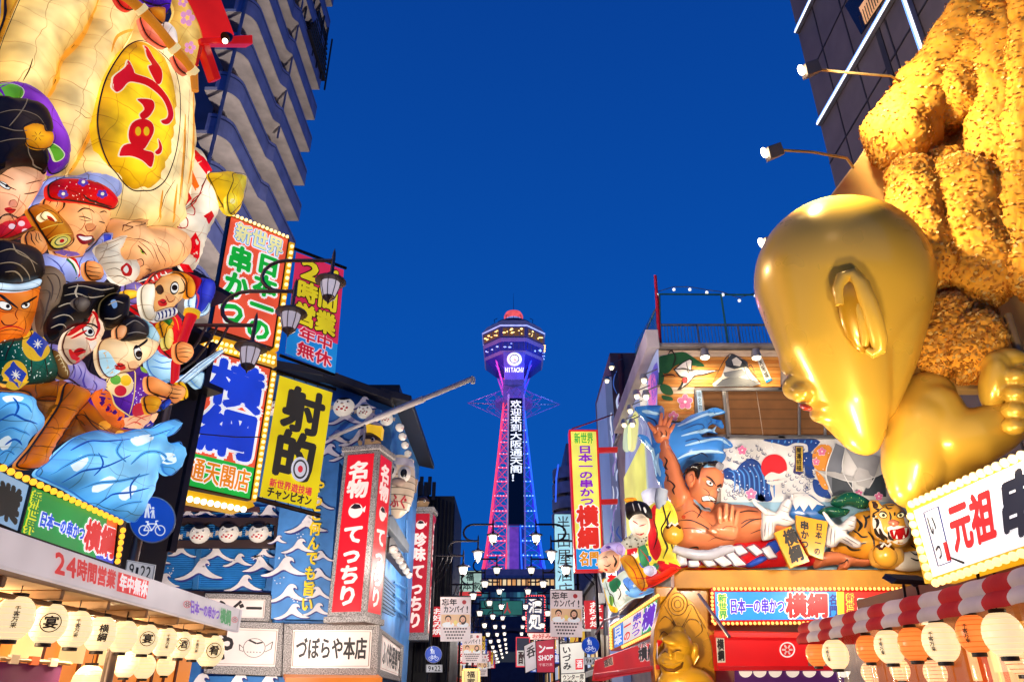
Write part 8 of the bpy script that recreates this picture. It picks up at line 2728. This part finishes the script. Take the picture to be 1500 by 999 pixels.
# fried skewers
RC = random.Random(31)
def cutlet(label, ps, r0, Y, seed, sk=None):
    'a breaded cutlet: lumpy capsule along pixel path ps'
    P3 = [at(x, y, Y_) for (x, y), Y_ in zip(ps, Y)]
    kk = [mpp(p) for p in P3]
    t = thing('breaded_skewer', label, 'fried skewer', P3[0], 'breaded skewers held by the golden statue')
    m = part('breading', t)
    n, mseg = 84, 110
    tot = []
    L_ = sum((P3[i + 1] - P3[i]).length for i in range(len(P3) - 1))
    def pos(s_):
        d = s_ * L_
        for i in range(len(P3) - 1):
            l = (P3[i + 1] - P3[i]).length
            if d <= l or i == len(P3) - 2:
                return P3[i].lerp(P3[i + 1], d / l), (P3[i + 1] - P3[i]).normalized()
            d -= l
    R0 = r0 * kk[0]
    vs, fs, nv = [], [], []
    for j in range(mseg + 1):
        th_ = j / mseg
        # rounded ends
        s_ = (1 - math.cos(math.pi * th_)) / 2
        q, tg = pos(s_)
        end = min(1, math.sin(math.pi * min(.5, min(s_, 1 - s_) * L_ / (1.1 * R0) * .5)) )
        x = FW.cross(tg).normalized()
        y = tg.cross(x)
        bulge = 1 + .14 * noise.noise(Vector((s_ * 4 + seed, seed, 0)))
        for k in range(n):
            a = 2 * math.pi * k / n
            dv = x * math.cos(a) + y * math.sin(a) * .85
            nv.append(dv)
            p = q + dv * (R0 * end * bulge)
            d1_ = noise.noise(p * 2.2 + Vector((seed, 0, 0))) * .09
            cell = noise.voronoi(p * 11, distance_metric='DISTANCE')[0]
            d2_ = -(cell[0]) * .07 + noise.noise(p * 24) * .02
            vs.append(p + dv * ((d1_ + d2_ + .02) * min(1, end * 1.5)) + tg * (noise.noise(p * 15) * .015))
    for j in range(mseg):
        for k in range(n):
            fs.append([j * n + k, j * n + (k + 1) % n, (j + 1) * n + (k + 1) % n, (j + 1) * n + k])
    m.kw['ang'] = 70
    m.add(vs, fs, mat('#eda030', 'crumb'))
    # loose crumbs standing off the skin
    for q in range(2300):
        i = RC.randrange(len(vs))
        d = (nv[i] + Vector((RC.gauss(0, .3), RC.gauss(0, .3), RC.gauss(0, .3)))).normalized()
        p = vs[i]
        u = d.orthogonal().normalized() * RC.uniform(.022, .055)
        w_ = d.cross(u).normalized() * RC.uniform(.016, .036)
        b_ = p + d * .02
        m.add([b_ - u, b_ + w_ * .8, b_ + u + d * .02, b_ - w_], [[0, 1, 2, 3]], mat(('#eda638', '#f6c468', '#d98a2a', '#e99a30')[q % 4], 'paint'))
    return t
CUT = [('leftmost breaded skewer running up along the board edge', [(1290, 246), (1355, 140), (1490, -60)], 50, (9.7, 9.6, 9.5)),
       ('breaded skewer above the statue ear, second from the left', [(1338, 228), (1346, 320), (1370, 432)], 40, (9.5, 9.4, 9.4)),
       ('thick breaded skewer in the middle of the bunch', [(1405, 225), (1428, 345), (1460, 448)], 46, (9.25, 9.2, 9.2)),
       ('upper breaded skewer behind the thick middle one', [(1375, 190), (1420, 110), (1470, 10)], 50, (9.6, 9.5, 9.4)),
       ('breaded skewer between the upper one and the right border', [(1468, -20), (1456, 120), (1476, 270)], 44, (9.4, 9.35, 9.3)),
       ('breaded skewer cut by the right border of the photo', [(1508, -40), (1500, 200), (1502, 440)], 30, (8.9, 8.9, 8.9)),
       ('breaded skewer lying across behind the two above the ear', [(1385, 252), (1430, 268), (1478, 292)], 40, (9.75, 9.7, 9.7)),
       ('broad breaded skewer behind the others near the top of the bunch', [(1432, 180), (1462, 280), (1490, 380)], 56, (9.9, 9.8, 9.7)),
       ('breaded skewer at the back between the leftmost and the ear', [(1325, 225), (1372, 260), (1400, 330)], 46, (9.9, 9.85, 9.8)),
       ('small breaded skewer tip beside the statue neck', [(1402, 430), (1380, 500), (1368, 556)], 34, (9.3, 9.3, 9.3)),
       ('rounded breaded skewer tip above the golden hand', [(1452, 460), (1424, 510), (1404, 560)], 42, (9.15, 9.15, 9.15)),
       ('breaded skewer wedged behind the tips above the hand', [(1395, 400), (1420, 440), (1440, 490)], 30, (9.5, 9.5, 9.5))]
for i, (lb, ps, r0, Y) in enumerate(CUT):
    cutlet(lb, ps, r0, Y, i * 3.7)
t = thing('skewer_stick', 'brown wooden skewer stick between the small tip and the golden arm', 'stick', at(1365, 590, 9.4), 'sticks of the breaded skewers')
m = part('stick', t)
m.tube([at(1345, 565, 9.5), at(1405, 612, 9.4)], .085, mat('#9a5a1c', 'gloss'), 10)
t = thing('skewer_stick', 'pale brown stick entering the golden fist', 'stick', at(1490, 500, 9.1), 'sticks of the breaded skewers')
m = part('stick', t)
m.tube([at(1476, 462, 9.1), at(1500, 540, 9.0)], .06, mat('#a8834a', 'gloss'), 10)

# stem floodlights
for i, (hx_, hy, pts, Y, lb) in enumerate(((1170, 105, [(1195, 102), (1230, 106), (1305, 112), (1322, 122), (1324, 128)], 8.6, 'upper stem floodlight shining toward the breaded skewers'), (1116, 226, [(1140, 220), (1190, 223), (1240, 232), (1250, 246)], 8.6, 'middle stem floodlight left of the grey building'), (1112, 358, [(1128, 352), (1138, 345), (1148, 338)], 9.9, 'lowest stem floodlight peeking past the golden head'))):
    t = thing('stem_floodlight', lb, 'floodlight', at(*pts[-1], Y), 'floodlights on thin stems')
    m = part('stem', t)
    P3 = [at(x, y, Y + .25 * j) for j, (x, y) in enumerate(pts)]
    m.tube(P3, .022, mat('#b8a070', 'metal'), 8)
    m = part('housing', t, bevel=.01)
    c = at(hx_ + 18, hy - 3, Y)
    k = mpp(c)
    M = frame(-28)
    m.hexa([c + M @ Vector((x * k, y * k, z * k)) for x, y, z in ((-13, -10, -8), (10, -8, -10), (12, -8, 8), (-8, -10, 11), (-13, 10, -8), (10, 8, -10), (12, 8, 8), (-8, 10, 11))], mat('#8f7c66', 'metal'))
    m = part('lens', t)
    p = at(hx_, hy, Y)
    m.ell(p + M @ Vector((4 * k, 0, 0)), 4 * k, 7 * k, 8 * k, mat('#fff4d8', 'lamp', 9), 14, frame(-25))
    tg_ = at((1440, 1330, 1260)[i], (110, 380, 520)[i], 9.2)
    spot('stem_flood', p + (tg_ - p).normalized() * .5 + Vector((0, -.35, 0)), tg_, (1250, 1050, 450)[i], (1, .82, .5), 120, .12, .8)

# ================================================================== right shop: sign, striped awning, lanterns
PSh = Plane(1338, 745, X=4.95, vx=750)
yq = [(1338, 748), (1530, 660), (1530, 790), (1367, 846)]
t, fn = board('shop_sign_board', 'white lit sign with red brush characters in a yellow bulb frame', 'sign', PSh, yq, [((0, 0, 1, 1), '#f3f1f6')],
    [('元祖', (.29, .14, .66, .82), '#e01c20', .045, [], False), ('串', (.7, .1, 1.0, .9), '#141a2c', .05, [], False)], frame='#f0b418', fw=9, fkind='lit', thick=.35, e=.95)
m = part('stamp', t, flat=True)
bar2(m, fn, ((.1, .1), (.235, .1), (.235, .88), (.1, .88), (.1, .1)), .006, '#1a2a8a', .02)
lettering(m, fn, 'いっ', (.11, .14, .18, .84), '#141a2c', .03, (), .02, True, 'lit')
facequad(m, fn, (.2, .6, .24, .86), '#e01c20', 'lit', .02)
o8 = e8
bulbs(t, along(PSh.px(1331, 740, .08), PSh.px(1530, 652, .08), 19) + along(PSh.px(1332, 750, .08), PSh.px(1362, 850, .08), 8) + along(PSh.px(1366, 855, .08), PSh.px(1530, 799, .08), 15), .047, '#ffdc90', 1.7)
# awning
t = thing('striped_awning', 'red and white striped scalloped awning over the right shop', 'awning', (5.2, 9, 2.6))
y0a, y1a = 5.2, 12.3
a_, b_ = Plane(1200, 910, X=4.55, vx=750), None
prof = []
top = a_.px(1165, 913)
bot = a_.px(1172, 943)
zt_, zb_ = top.z, bot.z
for i in range(13):
    f_ = i / 12
    z = zb_ + (zt_ - zb_) * f_
    x = 4.55 - .045 * abs(math.sin(f_ * math.pi * 2)) + .1 * f_
    prof.append((x, z))
prof.append((5.6, zt_ + .02))
ys_ = top.y
n = 17
w_ = .84
m = part('cloth', t)
for k in range(n):
    ya, yb_ = ys_ - k * w_ * .5, ys_ - (k + 1) * w_ * .5
    sub = 5
    for s_ in range(sub):
        u0 = ya + (yb_ - ya) * s_ / sub
        u1 = ya + (yb_ - ya) * (s_ + 1) / sub
        def off(y):
            return .008 * math.sin(y * 2 * math.pi / .42) + .012 * math.sin(y * 2.1)
        vs = [Vector((x - off(u0) * 1, u0, z + off(u0) * .4)) for x, z in prof] + [Vector((x - off(u1), u1, z + off(u1) * .4)) for x, z in prof]
        N_ = len(prof)
        m.add(vs, [[i, i + 1, N_ + i + 1, N_ + i] for i in range(N_ - 1)], mat('#d21a20' if k % 2 == 0 else '#ead4cc', 'cloth'))
m = part('end_panel', t)
m.add([Vector((x, ys_, z)) for x, z in prof] + [Vector((5.6, ys_, zb_))], [list(range(len(prof) + 1))], mat('#d21a20', 'cloth'))
m = part('support', t)
m.box(5.6, 5.75, 4, ys_, zt_ + .1, zt_ + .35, mat('#7a3a1a'))
# shop front behind lanterns
t = thing('restaurant_entrance', 'glowing amber shop interior behind the lanterns on the right', 'shop front', (7, 9, 0))
m = part('wall', t)
m.box(7.2, 7.5, 3.5, ys_ - .11, .12, zt_ - .11, mat('#e8842c', 'lit', .6))
m.box(5.66, 7.2, ys_ - .1, ys_ + .1, .12, zt_, mat('#c8641c', 'lit', .45))
m = part('ceiling', t)
m.box(5.66, 7.6, 3.5, ys_ - .11, zt_ - .1, zt_ + .08, mat('#c88a4a'))
rnd = random.Random(77)
m = part('bottle_shelf', t)
for k in range(40):
    y = rnd.uniform(6, 13)
    m.box(7.12, 7.2, y, y + rnd.uniform(.1, .5), rnd.uniform(1.6, 2.2), rnd.uniform(2.25, 2.8), mat(rnd.choice(['#ffd890', '#c84a1c', '#7a2a10', '#ffedc0', '#e8a040']), 'lit', .8))
m = part('vinyl_strip', t)
vm = bpy.data.materials.new('clear vinyl')
vm.use_nodes = True
bs = vm.node_tree.nodes['Principled BSDF']
bs.inputs['Base Color'].default_value = (1, .95, .9, 1)
bs.inputs['Roughness'].default_value = .12
bs.inputs['Alpha'].default_value = .16
for k in range(26):
    y = 5.2 + k * .28
    m.add([Vector((5.05 + .02 * math.sin(k * 2 + j), y + j * .07, z)) for z in (2.45, 1.2) for j in range(4)], [[j, j + 1, 5 + j, 4 + j] for j in range(3)], vm)
PL2 = Plane(1300, 950, X=4.95, vx=750)
RL = [(1470, 929, 28, 0, '', 'largest cream lantern at the right border under the striped awning'), (1427, 928, 24, 1, '千客万来', 'orange lantern next to the largest cream one under the awning'), (1378, 940, 25, 0, '千客万来', 'cream lantern with dark writing between two orange ones under the awning'), (1338, 943, 21, 1, '', 'orange lantern in the middle of the striped awning row'), (1303, 947, 21, 0, '千客万来', 'cream lantern with writing left of the middle orange one'), (1272, 950, 17, 1, '', 'small orange lantern near the awning end'), (1224, 958, 18.5, 0, '千客万来', 'cream lantern next to the end of the striped awning'), (1196, 958, 15, 1, '', 'last orange lantern at the left end of the striped awning')]
for x, y, r, og, gl, lb in RL:
    p = PL2.px(x, y)
    paper_lantern(lb, p, r * mpp(p), gl, 'lanterns under the striped awning', '#ff8f42' if og else '#ffe4b2', .8 if og else .9, face=Vector((-1, -.7, 0)))
for i, (x, y, r) in enumerate(((1275, 985, 13), (1318, 980, 14), (1370, 985, 16), (1495, 960, 24))):
    p = Plane(1300, 950, X=5.9, vx=750).px(x, y)
    paper_lantern('glowing lantern of the inner row, %s from the left, on the right side' % ('first', 'second', 'third', 'fourth')[i], p, r * mpp(p), '', 'lanterns under the striped awning', '#ffdca0', .9)
lamp('shop_lamp', (6.2, 8.0, 2.6), 45, WARM)
lamp('shop_lamp', (6.2, 11.5, 2.6), 45, WARM)
# black floodlights standing on the awning
for i, (x, y, s_, lb) in enumerate(((1432, 820, 1.0, 'black floodlight on the striped awning before the white sign'), (1325, 850, .82, 'black floodlight at the left end of the striped awning'))):
    t = thing('black_floodlight', lb, 'floodlight', PL2.px(x, y + 25), 'black floodlights on the awning')
    c = Plane(1300, 950, X=5.15, vx=750).px(x, y)
    k = mpp(c) * s_
    M = frame(4)
    m = part('housing', t, bevel=.01)
    m.hexa([c + M @ Vector((a * k, b * k, c_ * k)) for a, b, c_ in ((-30, -12, -4), (36, -12, -2), (40, -10, 6), (-20, -12, 5), (-28, 26, -6), (34, 26, -4), (38, 26, 4), (-22, 26, 3))], mat('#2c2a34', 'metal'))
    m = part('bracket', t)
    m.tube([c + M @ Vector((20 * k, 0, -2 * k)), c + M @ Vector((26 * k, 0, -20 * k)), c + M @ Vector((30 * k, 0, -34 * k))], 2.4 * k, mat('#221f26', 'metal'), 8)
    m.tube([c + M @ Vector((-2 * k, 0, -4 * k)), c + M @ Vector((4 * k, 0, -32 * k))], 2.4 * k, mat('#221f26', 'metal'), 8)
    m.ell(c + M @ Vector((16 * k, -4 * k, -2 * k)), 7 * k, 5 * k, 7 * k, mat('#3a3842', 'metal'), 10)
# mural spotlights on the roof edge
t = thing('mural_spotlight', 'small warm spotlight above the crane mural', 'spotlight', PM.px(*e1('600,490')[0], .6), 'roof edge spotlights over the plank mural')
m = part('housing', t)
c = PM.px(*e1('600,478')[0], .55)
m.lathe(c, [(0, .2), (.1, .18), (.16, -.1), (0, -.06)], mat('#b8b0a4', 'metal'), 12)
m = part('lens', t)
m.ell(c - Vector((0, 0, .1)), .13, .13, .06, mat('#fff2cc', 'lamp', 8), 10)
flush()
dup(t, PM.px(*e1('880,492')[0], .6), 'small warm spotlight above the castle mural')
for x in (600, 880):
    c = PM.px(*e1('%d,500' % x)[0], .75)
    spot('mural_spot', c, PM.px(*e1('%d,700' % x)[0], 0), 120, (1, .8, .5), 130, .08, .9)
# added fixtureless fill on reliefs and facades; gold floods stand for awning floodlights
spot('relief_fill', (5.5, 15.2, 5.0), PW.px(1080, 760), 900, (1, .86, .7), 110, .25)
spot('relief_fill', (9.2, 15.2, 5.0), PW.px(1220, 740), 700, (1, .86, .7), 110, .25)
spot('relief_fill', (4.0, 16.2, 5.2), PM.px(1000, 620), 350, (1, .86, .7), 100, .25)
spot('facade_fill', (-3.0, 24.0, 4.0), at(400, 780, YZ), 1700, (1, .88, .78), 130, .3)
spot('facade_fill', (-8.5, 23.0, 3.4), at(330, 800, YZ), 1900, (1, .88, .78), 130, .3)
spot('facade_fill', (-2.2, 33.0, 4.5), at(585, 760, 33), 1300, (1, .86, .74), 130, .3)
spot('gold_flood', (3.9, 7.2, 3.2), at(1300, 560, 9.2), 380, (1, .82, .52), 110, .2)
spot('gold_flood', (3.6, 9.6, 3.1), at(1230, 540, 9.2), 300, (1, .82, .52), 110, .2)
spot('gold_flood', (4.4, 6.0, 3.4), at(1460, 480, 9.2), 360, (1, .82, .52), 110, .2)
lamp('niche_fill', tuple(at(985, 985, 15.8)), 320, (1, .75, .4))  # unseen fill added to brighten the niche statue

# unseen fill spots added to brighten the towers, the striped awning and the boom
spot('tower_fill', (-1.5, 20.0, 9.5), (-14.2, 31, 29), 13000, (1, .9, .82), 62, .4)
spot('tower_fill', (-6.0, 15.2, 13.2), (9.6, 12.5, 20), 4500, (1, .82, .75), 130, .3)
spot('awning_fill', (-4.9, 10.5, 3.0), (5, 9.5, 2.9), 1500, (1, .86, .74), 100, .25)
spot('boom_fill', (-5.0, 26.5, 4.6), (-4.6, 27, 10), 700, (1, .9, .85), 110, .2)
flush()
